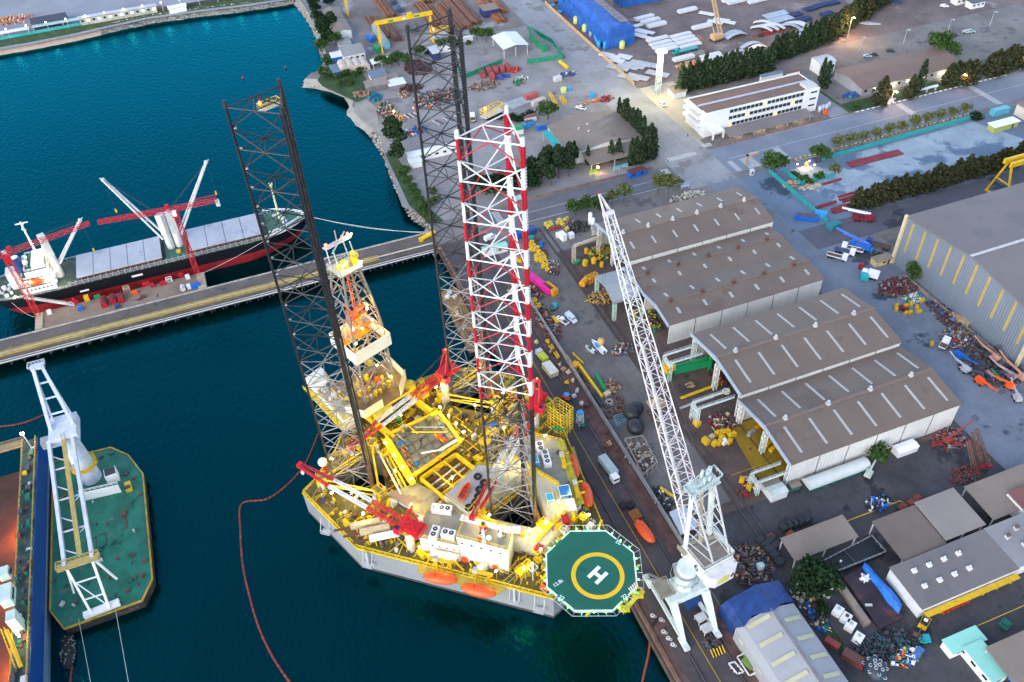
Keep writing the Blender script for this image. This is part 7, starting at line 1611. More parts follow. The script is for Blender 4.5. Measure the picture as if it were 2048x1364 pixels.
for lab,a,c in(('white legged work table under the portal crane, nearest the blue container',630,1000),('white legged work table under the portal crane with a pale sheet on top',700,1130)):
 p=v6(a,c);t=thing('work_table',lab,'work table',(p.x,p.y,LZ+.1),.1);b=MB();b.box((0,0,1.4),(3.0,2.2,.6));b.build('tray',LGREY,t,local=True)
 for x in(-1.3,1.3):
  for y in(-.9,.9):b=MB();b.bar((x,y,0),(x,y,1.4),.14);b.build('leg',CLEANW,t,local=True)
p=v6(520,800);container('blue container under the portal crane beam',(p.x,p.y),.1,mat('navy_container',(.02,.07,.22)),4,2.2)
p=v6(780,1290);heap('gear_pile','dark pile of gear below the portal crane leg',(p.x,p.y),1.8,1.6,1.0,DKS,30,2)
p=G(1435,1305);t=thing('bollard_rack','row of yellow steel trestles near the bottom edge','trestles',(p.x,p.y,LZ));
for k in range(5):b=MB();b.bar((p.x-1.6+.8*k,p.y-.9,LZ+.15),(p.x-1.6+.8*k,p.y+.9,LZ+1.0),.2,.3);b.build('trestle',YEL,t)
p=G(1470,1340);t=thing('white_rack','two white tubular racks on the quay at the bottom edge','rack',(p.x,p.y,LZ));b=MB();b.rail([(p.x-1,p.y+1.6,LZ+.1),(p.x+.6,p.y+1.4,LZ+.1),(p.x+1.2,p.y-1.6,LZ+.1),(p.x-.4,p.y-1.4,LZ+.1)],1.2,.07,1.2,True);b.build('frame',CLEANW,t)
for i,(a,c)in enumerate(((30,940),(135,990),(165,1140),(225,1220),(280,1300))):p=v6(a,c);b=MB();b.ring((p.x,p.y,LZ+.2),.5,.1,14,5);b.ring((p.x+.4,p.y-.6,LZ+.25),.3,.08,12,5);b.ring((p.x,p.y,LZ+.3),.3,.1,12,5);tag(b.build('rope_coil',mat('rope_white',(.62,.60,.56),.9)),'coil of pale rope on the quay edge','rope coil','rope coils on the quay')
for a,c in((40,1060),(75,1010)):p=v6(a,c);b=MB();b.cyl((p.x,p.y,LZ+.05),.32,.8,12);b.cyl((p.x,p.y,LZ+.8),.5,.18,12);tag(b.build('mooring_bollard',BLACK),'black mooring bollard at the quay edge','bollard','quay bollards')
for y in(66,110,138,166,194,222,250):b=MB();b.cyl((65.4,y,LZ+.05),.32,.8,12);b.cyl((65.4,y,LZ+.8),.5,.18,12);tag(b.build('mooring_bollard',BLACK),'black mooring bollard at the quay edge','bollard','quay bollards')
v=V(860,560,6.82)
house('mint_shelter','small mint roofed shelter on the quay behind the painted leg','shelter',*rect(V(780,200,4.4),7,(830,1330),(1010,1240)),2.6,ROOFM,WALLP,'x',.6,.2)
vq=V(780,200,4.4);p=vq(885,1225);car('white minibus behind the painted leg near the pier root',(p.x,p.y),rad(14),CLEANW,'van')
p=vq(1150,880);car('mint white minibus by the trees behind the painted leg',(p.x,p.y),rad(8),mat('mint_bus',(.50,.66,.62)),'van')
for i in range(14):b=MB();x,y=79.8+rr.uniform(-.8,2.6),150+i*6+rr.uniform(-2,2);b.box((x,y,LZ+.12),(rr.uniform(.5,1.4),rr.uniform(.6,2.2),rr.uniform(.3,1)),rr.random());b.bar((x-.5,y,LZ+.5),(x+.9,y+.6,LZ+.9),.2);tag(b.build('quay_gear',rr.choice([BEIGE,RUST,YEL,WOOD,LGREY,BROWN])),'odd piece of gear lying along the barrier wall','gear','gear along the barrier wall')
l4=V(1020,420,4.548)
p=l4(278,700);container('bright pink long container standing in the lane',(p.x,p.y),rad(-72),PINK,12.2,2.6)
p=l4(370,745);container('orange container beside the bright pink one',(p.x,p.y),rad(-74),mat('amber',(.72,.32,.01)),6.06)
p=l4(555,1000);car('pale blue white van parked in the lane',(p.x,p.y),rad(-79),mat('van_blue_white',(.60,.68,.74)),'van')
p=l4(475,1020);car('white pickup with dark bed parked in the lane beside the van',(p.x,p.y),rad(112),CLEANW,'pickup')
p=l4(400,905);forklift('teal forklift near the pink container',p,rad(200),TEAL)
p=l4(800,1265);t=thing('speedboat','white and blue speedboat standing in the lane','boat',(p.x,p.y,LZ+.6),rad(100))
def small_boat(t,L_,m_,trim):
 b=MB();R_=[]
 for k in range(9):
  f=k/8;w_=L_*.17*(1-max(0,(f-.4)/.6)**2)+.03;x=(f-.5)*L_;R_.append([(x,-w_,.9+.3*f),(x,-w_*.6,.1),(x,w_*.6,.1),(x,w_,.9+.3*f),(x,w_*.8,.95+.3*f),(x,w_*.7,.5),(x,-w_*.7,.5),(x,-w_*.8,.95+.3*f)])
 b.loft(R_);b.build('hull',m_,t,local=True);b=MB();b.box((L_*.05,0,.8),(L_*.22,L_*.2,.7));b.build('cabin',trim,t,local=True);b=MB();b.box((-L_*.5,0,.5),(.5,.5,.8));b.build('outboard_motor',DGREY,t,local=True);b=MB();b.box((0,0,-.5),(L_*.6,.8,.6));b.build('trailer',GREY,t,local=True)
small_boat(t,7.4,CLEANW,LBLUE);p=l4(730,1290);t=thing('dinghy','small white dinghy beside the speedboat','boat',(p.x,p.y,LZ+.6),rad(112));small_boat(t,4.4,WHITE,DGREEN)
for i,(a,c)in enumerate(((180,330),(195,365),(215,335),(225,370),(250,355),(262,390),(240,430),(270,420),(245,460),(275,455),(300,430),(315,465),(290,415),(310,495),(325,490),(305,525),(330,520),(340,555),(312,440),(285,470),(200,305),(90,455),(75,460),(100,470))):
 p=l4(a,c);b=MB();b.cyl((p.x,p.y,LZ+.12),.95,1.1,14);b.cyl((p.x,p.y,LZ+1.22),.7,.1,14);tag(b.build('yellow_drum',YEL),'big yellow drum in the crowd beside the lane','drum','crowd of yellow drums')
for lab,a,c,m_ in(('blue container behind the painted leg at the head of the lane',95,240,mat('blue_box',(.02,.10,.34))),('second blue container beside the yellow drums',185,220,mat('blue_box2',(.03,.09,.26)))):p=l4(a,c);container(lab,(p.x,p.y),.3,m_,5)
p=l4(375,530);heap('mixed_scrap','dark red mixed scrap at the end of the yellow drums',(p.x,p.y),2.4,4,1.4,SCR+[WHITE],70,4)
for i,(a,c)in enumerate(((255,275),(285,345),(310,380),(325,410),(290,310))):p=l4(a,c);b=MB();b.box((p.x,p.y,LZ+.12),(1.4,1.2,.9),i);b.cyl((p.x,p.y,LZ+1),.4,.5,8);tag(b.build('valve_block',[RUST,BLUE,BROWN,DGREY,BLUE][i]),'dark machine block along the yellow drums','machine','machine blocks by the drums')
p=l4(195,275);b=MB();b.ring((p.x,p.y,LZ+1.2),.9,.4,16,8,'y');b.tube((p.x,p.y-.6,LZ+1.2),(p.x,p.y+.6,LZ+1.2),.5,10);tag(b.build('cable_reel',TEAL),'dark teal cable reel at the head of the yellow drums','cable reel')
for i,(a,c)in enumerate(((330,140),(350,165),(365,130),(378,150),(435,130),(450,105),(465,125),(480,145),(500,105),(515,95),(520,185))):p=l4(a,c);b=MB();b.box((p.x,p.y,LZ+.12),(1.5,1.3,1.3),.2);b.cyl((p.x,p.y,LZ+1.4),.35,.3,8);tag(b.build('yellow_cube',mat('cube_yellow',(.62,.50,.10))),'pale yellow cubic tank by the avenue corner','tank','yellow cubic tanks by the avenue')
for i in range(6):p=l4(365+18*i,185-4*i);b=MB();b.cyl((p.x,p.y,LZ+.1),.55,1.0,10);tag(b.build('red_drum',mat('drum_red',(.32,.03,.03))),'dark red drum in the short line by the avenue','drum','line of red drums')
for lab,a,c,h in(('tall white silo tank at the corner of the first shed',728,145,6),('second white silo tank in front of its taller twin',752,175,5),('small white tank in front of the two silos',775,200,3.4)):p=l4(a,c);b=MB();b.cyl((p.x,p.y,LZ),.8,h,14);b.ell((p.x,p.y,LZ+h),(.8,.8,.4),14,6);tag(b.build('silo_tank',CLEANW,smooth=True),lab,'tank')
for lab,a,c,d in(('larger white cabinet on the grass island at the lane head',480,265,(1.9,3.4,2.8)),('smaller white cabinet beside the larger one',555,250,(2.0,2.0,2.0)),('slim white cabinet left of the larger one',430,245,(.9,.9,2.0))):p=l4(a,c);b=MB();b.box((p.x,p.y,LZ),d,.15);b.box((p.x,p.y,LZ+d[2]),(d[0]*1.05,d[1]*1.05,.1),.15);tag(b.build('switch_cabinet',CLEANW),lab,'cabinet')
heap('dark_gear','dark machine parts under the silo tanks',l4(640,160),4.5,3,1.4,DKS,90,9);heap('rust_machine','heap of rusty pipework beside the yellow cubes',l4(560,120),2.2,2,2,SCR,40,10)
t=thing('runway_frame','weathered white portal frame in front of the first shed','frame',(104,228,LZ));P=[l4(580,480),l4(800,400)]
for p in P:b=MB();b.lattice((p.x,p.y,LZ),(p.x,p.y,11.5),1.0,1.0,6,.14,.08);b.build('column',mat('rusty_white',(.52,.45,.36),.7,.3,.8),t)
b=MB();b.bar((P[0].x,P[0].y,12),(P[1].x,P[1].y,12),.8,.9);b.build('beam',mat('rusty_white',(.5,.5,.5)),t)
heap('yellow_machines','yellow and green machinery under the first shed front',l4(820,400),4.5,3.6,2.2,[YEL,YEL,GREEN,DGREY,mat('amber',(.7,.3,.01))],70,12)
for i,(a,c)in enumerate(((685,500),(762,480),(835,515),(693,390))):p=l4(a,c);b=MB();b.cyl((p.x,p.y,LZ+.1),1.1 if i<2 else.8,1.9,16);b.cyl((p.x,p.y,LZ+2),.5,.2,10);tag(b.build('yellow_tank',mat('amber_yellow',(.72,.42,.01))),'upright amber yellow tank in front of the first shed','tank','amber tanks in front of the shed')
b=MB();p=l4(610,480);b.box((p.x,p.y,LZ+.1),(2.4,1.8,1.0),.4);tag(b.build('green_skip',GREEN),'green skip at the foot of the weathered white frame','skip')
p,q=l4(660,680),l4(790,620);t=thing('jib_section','orange lattice machine lying under the grey canopy','machine',(p.x,p.y,LZ));b=MB();b.lattice((p.x+1.5,p.y,LZ+1.4),(q.x,q.y,LZ+1.6),2.4,2.0,5,.16,.1);b.build('frame',mat('amber',(.7,.3,.01)),t);b=MB();b.tube((p.x-.8,p.y-1.2,LZ+1.3),(p.x+1.6,p.y+.6,LZ+1.3),1.3,12);b.build('drum',mat('amber',(.7,.3,.01)),t)
heap('rust_stock','rusty stock lying under the grey canopy',l4(860,790),5.5,3.4,1.2,[RUST,BROWN,WOOD,SCR[4],YEL],110,15,long=True);heap('yellow_stock','yellow machine parts along the twin shed front',l4(1230,960),3.4,8,1.5,SCY+[GREEN],90,16);heap('clutter_heap','colourful clutter behind the boom foot of the twin sheds',l4(1020,1280),3.2,2.6,1.3,SCC,60,17)
heap('fence_clutter','red and grey machine parts along the barrier wall near the pink container',l4(340,1010),2.6,9,1.2,[SCR[2],RUST,SCR[3],DGREY,SCR[2],SCR[4]],110,18);heap('fence_clutter','rusty frames between pink container and the barrier wall',l4(225,720),2.2,5,1.0,[RUST,DGREY,WOOD,BROWN],60,19)
for i,(a,c)in enumerate(((220,850),(255,900))):p=l4(a,c);b=MB();b.box((p.x,p.y,LZ+.1),(1.8,1.6,1.2),.3);b.rail([(p.x-.9,p.y-.8,LZ+1.3),(p.x+.9,p.y-.8,LZ+1.3),(p.x+.9,p.y+.8,LZ+1.3),(p.x-.9,p.y+.8,LZ+1.3)],.7,.06,1,True);tag(b.build('yellow_basket',YEL),['yellow lifting basket nearest the pink container','second yellow lifting basket beside the red parts'][i],'basket')
for i in range(3):p=l4(400+14*i,995+20*i);b=MB();b.box((p.x,p.y,LZ+.1),(1.2,1.2,1.1),.3);b.cyl((p.x,p.y,LZ+1.2),.3,.2,8);tag(b.build('yellow_cube',YEL),'yellow cubic tank beside the white pickup','tank','yellow tanks beside the pickup')
for i,(a,c,R_,r_,m_)in enumerate(((810,575,1.1,.35,GREY),(893,553,1.5,.4,RUST),(790,610,.8,.25,RUST),(905,635,1.5,.45,RUST),(812,680,1.4,.4,RUST),(545,330,.7,.25,RUST),(612,360,1.2,.35,RUST),(615,450,.6,.25,RUST))):p=b4(a,c);b=MB();b.ring((p.x,p.y,LZ+.4),R_,r_,18,7);b.ring((p.x+.1,p.y,LZ+.8),R_*.85,r_*.8,18,7);tag(b.build('cable_coil',m_),'brown grey coil of heavy cable in the lower lane','coil','cable coils in the lane')
for lab,a,c,r_ in(('round black fender leftmost of three beside the boom',1010,700,2.6),('round black fender behind the other two',1060,650,2.1),('shiny black fender nearest the bottom of the three',1045,830,2.6)):p=b4(a,c);b=MB();b.ell((p.x,p.y,LZ+r_*.8),(r_,r_*1.15,r_*.85),16,10);[b.ring((p.x,p.y,LZ+r_*.8),r_*.98*math.cos(e),.12,18,4)for e in(0,)];tag(b.build('rubber_fender',mat('fender_black',(.02,.022,.026),.5,.3,.8),smooth=True),lab,'fender')
P=[b4(950,960),b4(1110,930),b4(1240,1170),b4(1110,1290)];t=thing('steel_frame_bins','open rusty steel frame enclosure beside the barrier wall','frame',P[0]);b=MB()
for z in(.2,3.2):
 for a,c in zip(P,P[1:]+P[:1]):b.bar(a+Vector((0,0,z)),c+Vector((0,0,z)),.3)
for f in(.33,.66):b.bar(P[0].lerp(P[3],f)+Vector((0,0,3.2)),P[1].lerp(P[2],f)+Vector((0,0,3.2)),.3)
for k in range(4):
 for f in(0,.33,.66):o=P[k].lerp(P[(k+1)%4],f);b.bar(o,o+Vector((0,0,3.2)),.25)
b.build('frame',mat('frame_grey',(.24,.21,.19),.8,.3,.6),t);heap('bin_load','odd stock inside the open steel frame enclosure',P[0].lerp(P[2],.5),3.4,4.5,1.0,[LGREY,BEIGE,RUST,BROWN],50,22)
P=[b4(850,720),b4(940,690),b4(970,750),b4(880,800)];b=MB()
for z in(.2,1.4):
 for a,c in zip(P,P[1:]+P[:1]):b.bar(a+Vector((0,0,z)),c+Vector((0,0,z)),.2)
for k in range(5):b.bar(P[0].lerp(P[3],k/4)+Vector((0,0,1.4)),P[1].lerp(P[2],k/4)+Vector((0,0,1.4)),.15)
tag(b.build('blue_rack',mat('frame_blue',(.12,.26,.34))),'pale blue steel frame lying in the lower lane','frame')
p,q=b4(520,225),b4(745,540);t=thing('jib_boom','long yellow box boom lying beside the barrier wall','boom',p);b=MB();b.bar((p.x,p.y,LZ+1),(q.x,q.y,LZ+1),.8,1.2);b.build('boom',YEL,t);b=MB();p2=b4(500,250);b.box((p2.x,p2.y,LZ+.2),(2.6,2.0,1.6),.6);b.build('cab_frame',mat('amber',(.7,.3,.01)),t)
p,q=b4(690,335),b4(770,470);b=MB();b.bar((p.x,p.y,LZ+.9),(q.x,q.y,LZ+.9),1.0,1.5);tag(b.build('green_beam',GREEN),'green box beam lying beside the yellow boom','beam')
for lab,a,c,e,f in(('yellow beam leaning toward the barrier wall',420,150,480,230),('yellow beam right of the leaning one',480,130,575,225)):p,q=b4(a,c),b4(e,f);b=MB();b.bar((p.x,p.y,LZ+.6),(q.x,q.y,LZ+.6),.5,.6);tag(b.build('yellow_beam',YEL),lab,'beam')
p,q=b4(655,480),b4(750,610);b=MB();b.lattice((p.x,p.y,LZ+.9),(q.x,q.y,LZ+.9),1.3,1.3,6,.12,.08);tag(b.build('lattice_section',DGREY),'dark lattice section lying in the lower lane','lattice section')
heap('lane_scrap','brown scrap left of the cable coils',b4(835,430),2.4,2.6,1.1,[RUST,BROWN,WOOD,SCR[4]],60,24);b=MB();p=b4(790,500);b.box((p.x,p.y,LZ+.1),(2.4,1.6,1.0),.3);tag(b.build('crate_stack',BEIGE),'beige crate stack at the end of the green beam','crate')
p,q=b4(1100,660),b4(1260,610);t=thing('rust_tower','tan topped rusty tower structure behind the boom','tower',(p.x+1.5,p.y,LZ));x,y=p.lerp(q,.5).x,p.lerp(q,.5).y-3;b=MB();b.lattice((x,y,LZ),(x,y,10),3.4,3.2,4,.16,.1);b.build('frame',RUST,t);b=MB();b.box((x,y,10),(5.0,3.6,.3));b.build('top',WOOD,t)
vr=V(1310,920,5.245);P=[vr(150,545,7),vr(310,470,7),vr(460,690,7),vr(270,780,7)];t=thing('panel_roof','pale blue grey panel roof between boom foot and barrier wall','roof',P[0]);b=MB();b.prism([(p.x,p.y)for p in P],6.7,7.0);b.build('roof',mat('panel_blue_grey',(.42,.47,.54),.6,.1,.3),t);b=MB();[b.box((p.x,p.y,LZ),(.3,.3,2.7))for p in[c.lerp(P[0].lerp(P[2],.5),.1)for c in P]];b.build('post',GREY,t)
p=vr(130,370);b=MB();b.bar((p.x-1.0,p.y+2.5,LZ+1),(p.x+1.2,p.y-2.5,LZ+1),.7,.8);tag(b.build('yellow_beam',YEL),'yellow beam beside the pale panel roof','beam');heap('wall_clutter','dark blue grey gear behind the pale panel roof',vr(90,420),2.2,4,1.6,DKS+[WHITE],50,26)
t4=V(1340,640,4.548)
def runway(label,y0,y1,z,x0,x1,cat='crane runway'):
 t=thing('crane_runway',label,cat,(x0,y0,LZ))
 for y in(y0,y1):b=MB();b.bar((x0,y,z),(x1,y,z),.35,.55);b.rail([(x0,y,z+.3),(x1,y,z+.3)],.9,.03,2);b.build('beam',PW,t);b=MB();b.lattice((x0+.5,y,LZ),(x0+.5,y,z-.4),.9,.9,7,.09,.05);b.build('column',PW,t)
 b=MB();b.lattice((x0+.5,y0,z-1.4),(x0+.5,y1,z-1.4),.8,.8,10,.1,.06);b.build('cross_beam',PW,t)
runway('white lattice crane runway reaching out of the wide shed above its neighbour',146.5,149.5,11.5,108.5,121.4);runway('white lattice crane runway at the upper corner of the wide shed',166.5,170.5,12.2,110,122)
runway('white lattice crane runway at the corner of the shed by the service road',117.0,120.5,9.5,111,120.8)
p,q=b4(1330,350),b4(1700,260);t=thing('green_gantry','green beam machine with yellow cab in front of the wide shed','gantry',(p.x,p.y,LZ));b=MB();b.bar((p.x+2.5,p.y,LZ+3),(q.x,q.y,LZ+3),1.6,3.0);b.bar((p.x+1,p.y,LZ+5.0),(q.x+.5,q.y,LZ+5.0),.6,.6);b.build('beam',GREEN,t);b=MB();b.bar((q.x+.3,q.y-1,LZ),(q.x+.3,q.y-1,LZ+6.5),.8);b.bar((p.x+1.0,p.y-1.4,LZ),(p.x+1.0,p.y-.6,LZ+4),.7);b.bar((p.x-.6,p.y-.8,LZ),(p.x-.6,p.y,LZ+4),.6);b.build('leg',GREEN,t);b=MB();b.box((p.x+.4,p.y-.2,LZ+4),(3.6,2.6,2.2),.2);b.build('cab',YEL,t)
b=MB();b.cyl((q.x+2.2,q.y-2,LZ),.9,2.2,14);tag(b.build('green_tank',GREEN),'green cylinder tank at the end of the green beam machine','tank')
for lab,(a,c),(e,f),w_,h,m_ in(('yellow ladder frame lying in the shed forecourt',(95,720),(440,590),1.0,.25,YEL),('long pale steel channel lying in the forecourt',(90,810),(395,705),.6,.3,LGREY),('second long pale steel channel beside the first',(100,800),(390,690),.3,.3,mat('steel_blue',(.35,.42,.46)))):p,q=t4(a,c),t4(e,f);b=MB();b.bar((p.x,p.y,LZ+.4),(q.x,q.y,LZ+.4),w_,h);tag(b.build('steel_section',m_),lab,'steel section')
p=t4(175,610);[tag(MB().bar((p.x+rr.uniform(-1.5,1),p.y+rr.uniform(-1,1),LZ+.4+.15*k),(p.x+rr.uniform(-1,2),p.y+rr.uniform(-1.2,1.2),LZ+.4+.15*k),.5,.2).build('timber',WOOD),'timber plank in the loose pile before the wide shed','timber','loose timber pile')for k in range(7)]
p=t4(225,865);b=MB();b.box((p.x,p.y,LZ+.15),(2.6,2.2,.25),.3);b.box((p.x,p.y,LZ+.4),(.1,2.0,.04),.3);tag(b.build('white_panel',CLEANW),'white square panel lying in the forecourt','panel')  # square white panel lying flat
p=t4(510,660);b=MB();b.ring((p.x,p.y,LZ+.6),1.0,.4,18,8);tag(b.build('cream_ring',CREAM),'cream ring section lying by the wide shed entrance','ring')
for i,(a,c,m_)in enumerate(((322,1120,0),(405,1140,0),(448,1130,0),(492,1125,1),(535,1120,0),(430,1050,0),(460,1045,0),(490,1040,0),(520,1035,0),(545,1070,0),(375,1085,2),(572,1060,0),(470,1090,0),(242,955,0))):p=t4(a,c);b=MB();d=(1.7,1.4,1.6)if i not in(0,13)else(1.6,2.2,1.8);b.box((p.x,p.y,LZ+.15),d,.25);b.box((p.x,p.y,LZ+.15+d[2]),(d[0]*.6,d[1]*.6,.15),.25);tag(b.build('yellow_box',[YEL,CLEANW,BEIGE][m_]),'yellow cubic box in the cluster before the lower shed' if m_==0 else['white topped cube among the yellow boxes','beige cube among the yellow boxes'][m_-1],'box','yellow boxes before the lower shed' if m_==0 else None)
heap('shed_stock','red and brown stock under the white lattice runway',t4(480,930),4.2,3,1.3,[BROWN,RUST,DGREY,BEIGE,RED],80,30);heap('shed_stock','dark stock in the mouth of the wide shed',t4(480,500),4.0,4,1.6,DKS+[YEL,RED],60,31)
p=t4(855,1070);forklift('bright green forklift on the yellow shed floor',p,.6,mat('vivid_green',(.04,.50,.10)))
for lab,a,c,m_ in(('amber machine on the yellow shed floor',785,1000,mat('amber',(.7,.3,.01))),('grey machine beside the amber one on the yellow floor',740,1040,GREY),('upper yellow cabinet row on the shed floor',900,1130,YEL),('lower yellow cabinet row on the shed floor',940,1180,YEL)):p=t4(a,c);b=MB();b.box((p.x,p.y,LZ+.2),(3.2,1.2,1.3),.3);b.box((p.x,p.y,LZ+1.5),(2,.8,.3),.3);tag(b.build('floor_machine',m_),lab,'machine')
e7=V(1500,900,3.737)
P=[e7(410,275),e7(850,130)];n=10;t=thing('barrel_shelter','long white half-round shelter along the tall white shed wall','shelter',(P[0].x,P[0].y,LZ));b=MB()
x0,x1,yc=P[0].x-.3,P[1].x+.8,(P[0].y+P[1].y)/2;b.add([(x,yc+2.0*math.cos(PI*k/n),LZ+1.2+2.0*math.sin(PI*k/n))for x in(x0,x1)for k in range(n+1)],[(k,k+1,n+2+k,n+1+k)[::-1]for k in range(n)]+[tuple(range(n+1)),tuple(range(2*n+1,n,-1))]);b.build('cover',mat('shelter_white',(.56,.58,.56),.5,.08,.3),t,smooth=False)
b=MB();[b.box((x0+.5+(x1-x0-1)*k/6,yc-1.9,LZ),(.3,.3,1.2))for k in range(7)];b.bar((x0,yc-1.9,LZ+.4),(x1,yc-1.9,LZ+.4),.3,.6);b.build('base',mat('base_green',(.02,.13,.10)),t)
for lab,a,c,d,rm in(('white roofed hut in front of the runway at the service road',190,340,(5.2,3.4,2.6),mat('hut_white',(.55,.60,.56))),('small green hut with tan roof beside the white half-round shelter',325,285,(3.0,2.0,1.8),ROOFB2),('white roofed shed at the right end of the shed wall',1150,10,(7.0,3,2.2),CLEANW),('tan and white roof panel behind the white roofed hut',140,280,(5.0,3.6,2.4),ROOFB2)):p=e7(a,c);house('small_hut',lab,'hut',p.x-d[0]/2,p.y-d[1]/2,p.x+d[0]/2,p.y+d[1]/2,d[2],rm,mat('hut_green',(.04,.16,.12))if 'green' in lab else WALLP,'x',.35,.15)
heap('red_gear','red and white gear beside the white roofed hut',G(1500,965),2.2,2,1.3,[RED,WHITE,YEL],22,33);heap('red_gear','small red gear in the corner of the shed forecourt',G(1487,990),1.3,1.4,.9,[RED,BROWN],14,34)
for lab,px in(('yellow winch block alone in the forecourt',(1483,963)),('yellow fork piece standing by the runway column',(1497,978))):p=G(*px);b=MB();b.box((p.x,p.y,LZ+.15),(1.8,1.4,1.2),.8);b.cyl((p.x,p.y,LZ+1.3),.4,.3,8);tag(b.build('winch_block',YEL),lab,'machine')
p=e7(880,195);boom_lift('grey white boom lift with green boom on the service road',(p.x,p.y),rad(32),mat('lift_mint',(.50,.58,.52)),9,3.5)
z1=V(1640,300,4.873)
p=z1(160,1060);truck('white flatbed truck leftmost of the parked trucks in the east lane',(p.x,p.y),rad(-50),CLEANW,'flat',WHITE);p=z1(235,1010);truck('white cab truck with blue chassis beside the leftmost flatbed',(p.x,p.y),rad(-50),CLEANW,'flat',BLUE);p=z1(310,985);truck('truck with brown bed and pink crane behind the flatbeds',(p.x,p.y),rad(132),CLEANW,'flat',WHITE,8)
def crane_truck(label,p,rz,m_,bm,L_=10):
 t=thing('crane_truck',label,'crane truck',(p[0],p[1],LZ+.15),rz);b=MB();b.box((0,0,.7),(8.6,2.5,.9));b.box((3.6,0,1.6),(1.6,2.2,1.0));b.build('carrier',m_,t,local=True);b=MB();b.box((-1.5,.2,1.6),(3.0,2.2,1.5));b.build('turret',m_,t,local=True);b=MB();b.bar((-2.2,-.4,3.0),(L_*.72,-.4,4.6),.75,.85);b.bar((L_*.5,-.4,4.2),(L_,-.4,5.3),.55,.6);b.build('boom',bm,t,local=True);wheels(t,(-3,-1.8,1.8,3.2),1.1,.55);return t
p=z1(400,970);crane_truck('blue mobile crane with blue boom raised behind the flatbeds',(p.x,p.y),rad(122),BLUE,mat('boom_blue',(.06,.17,.60)),11);p=z1(420,690);crane_truck('maroon mobile crane with white boom at the hedge end',(p.x,p.y),rad(150),mat('maroon',(.20,.015,.03)),CLEANW,9)
p=z1(560,950);truck('navy truck with rusty bed beside the huge grey warehouse',(p.x,p.y),rad(128),mat('navy_cab',(.02,.04,.20)),'flat',DGREY,9);p=z1(480,1245);truck('white open truck with teal tarpaulin front in the east lane',(p.x,p.y),rad(128),CLEANW,'box',CLEANW,6);p=z1(425,1255);b=MB();b.box((p.x,p.y,LZ+.3),(3.4,2.6,2.2),.9);b.box((p.x,p.y,LZ+2.5),(3.0,2.2,.2),.9);tag(b.build('teal_cover',mat('teal_tarp',(.02,.38,.42),.6,.2,.5)),'teal covered bulk beside the white open truck','covered load')
p=z1(590,1100);house('yellow_hut','cream hut with tan roof beside the huge grey warehouse','hut',p.x-3.6,p.y-1.6,p.x+3.6,p.y+1.6,2.4,ROOFB2,mat('cream_yellow',(.60,.48,.22)),'x',.4,.3,door=True,win=1);p=z1(400,1150);t=thing('red_tractor','small red tractor by the cream hut','tractor',(p.x,p.y,LZ+.1),.8);b=MB();b.box((0,0,.6),(2.6,1.2,.9));b.box((-.5,0,1.5),(1.1,1.1,.9));b.build('body',RED,t,local=True);wheels(t,(-.8,.9),.75,.5)
heap('dark_mound','dark covered stock in front of the cream hut',z1(540,1040),3.2,2.4,1.0,DKS+[mat('moss',(.03,.07,.03))],40,40)
z2=V(1640,560,4.873)
heap('plum_scrap_heap','large plum red scrap heap at the foot of the huge grey warehouse',z2(760,80),6.5,4.4,2.2,PUR+[mat('scrap_red',(.2,.03,.03)),SCR[3]],260,41);heap('white_scrap','pale broken machines at the edge of the plum heap',z2(900,190),3.4,2.2,1.2,[WHITE,LGREY,SCR[3],GREEN],50,42)
for i,(a,c)in enumerate(((740,265),(740,300),(835,265),(880,245),(835,335),(870,330),(940,280),(960,320),(990,215),(1085,635),(1200,610))):p=z2(a,c);t=thing('yellow_engine','yellow engine block in the scatter beside the east lane','engine',(p.x,p.y,LZ+.1),rr.random(),'yellow engine blocks');b=MB();b.box((0,0,0),(1.8,1.2,.9));b.build('block',mat('scrap_yellow',(.5,.4,.05)),t,local=True);b=MB();[b.box((x,0,.9),(.3,.9,.35))for x in(-.6,0,.6)];b.build('cylinder_head',YEL,t,local=True)
heap('red_core','small red scrap among the yellow engine blocks',z2(800,285),1.6,1.4,.9,[RED,PUR[0]],18,43);heap('fence_scrap','long line of purple and blue scrap along the warehouse wall',z2(1250,380),3.2,8.5,1.4,PUR+[DGREY,mat('scrap_blue',(.03,.12,.4)),SCR[3]],150,44)
heap('colour_scrap','colourful scrap pile in the middle of the boom lift yard',z2(1350,590),5,4.5,1.6,SCC+[BLUE],170,45);heap('dark_scrap_ground','dark oily scrap between the parked boom lifts',z2(1650,830),8,9,.8,DKS,240,46)
for lab,a,c,e,f,m_ in(('blue boom lift folded out along the dark scrap yard',1345,760,1500,860,BLUE),('grey boom lift reaching from the lane side',1400,890,1240,750,LGREY),('orange boom lift with its boom across the yard',1550,1010,1640,1080,ORG),('orange telescopic boom pointing left near the green pipes',1835,1055,1600,940,ORG),('salmon boom lift by the warehouse wall',1690,780,1480,600,mat('salmon',(.55,.28,.20))),('grey pink boom lift at the yard corner',1850,960,1620,800,mat('pink_grey',(.45,.30,.32))),('tan boom lift rightmost along the warehouse wall',1950,970,1720,740,mat('salmon',(.5,.3,.2))),('red white boom lift at the bottom of the scrap yard',1910,1170,1840,1030,mat('lift_grey',(.42,.40,.40)))):p,q=z2(a,c),z2(e,f);boom_lift(lab,(p.x,p.y),math.atan2(q.y-p.y,q.x-p.x),m_,max(7,(q-p).length),2.6)
for i,(a,c,e,f,m_)in enumerate(((1620,900,1680,960,LBLUE),(1660,890,1760,1000,GREEN))):p,q=z2(a,c),z2(e,f);b=MB();b.tube((p.x,p.y,LZ+.8),(q.x,q.y,LZ+.8),.6,10);tag(b.build('large_pipe',m_),['pale blue pipe lying in the boom lift yard','green pipe lying beside the pale blue pipe'][i],'pipe')
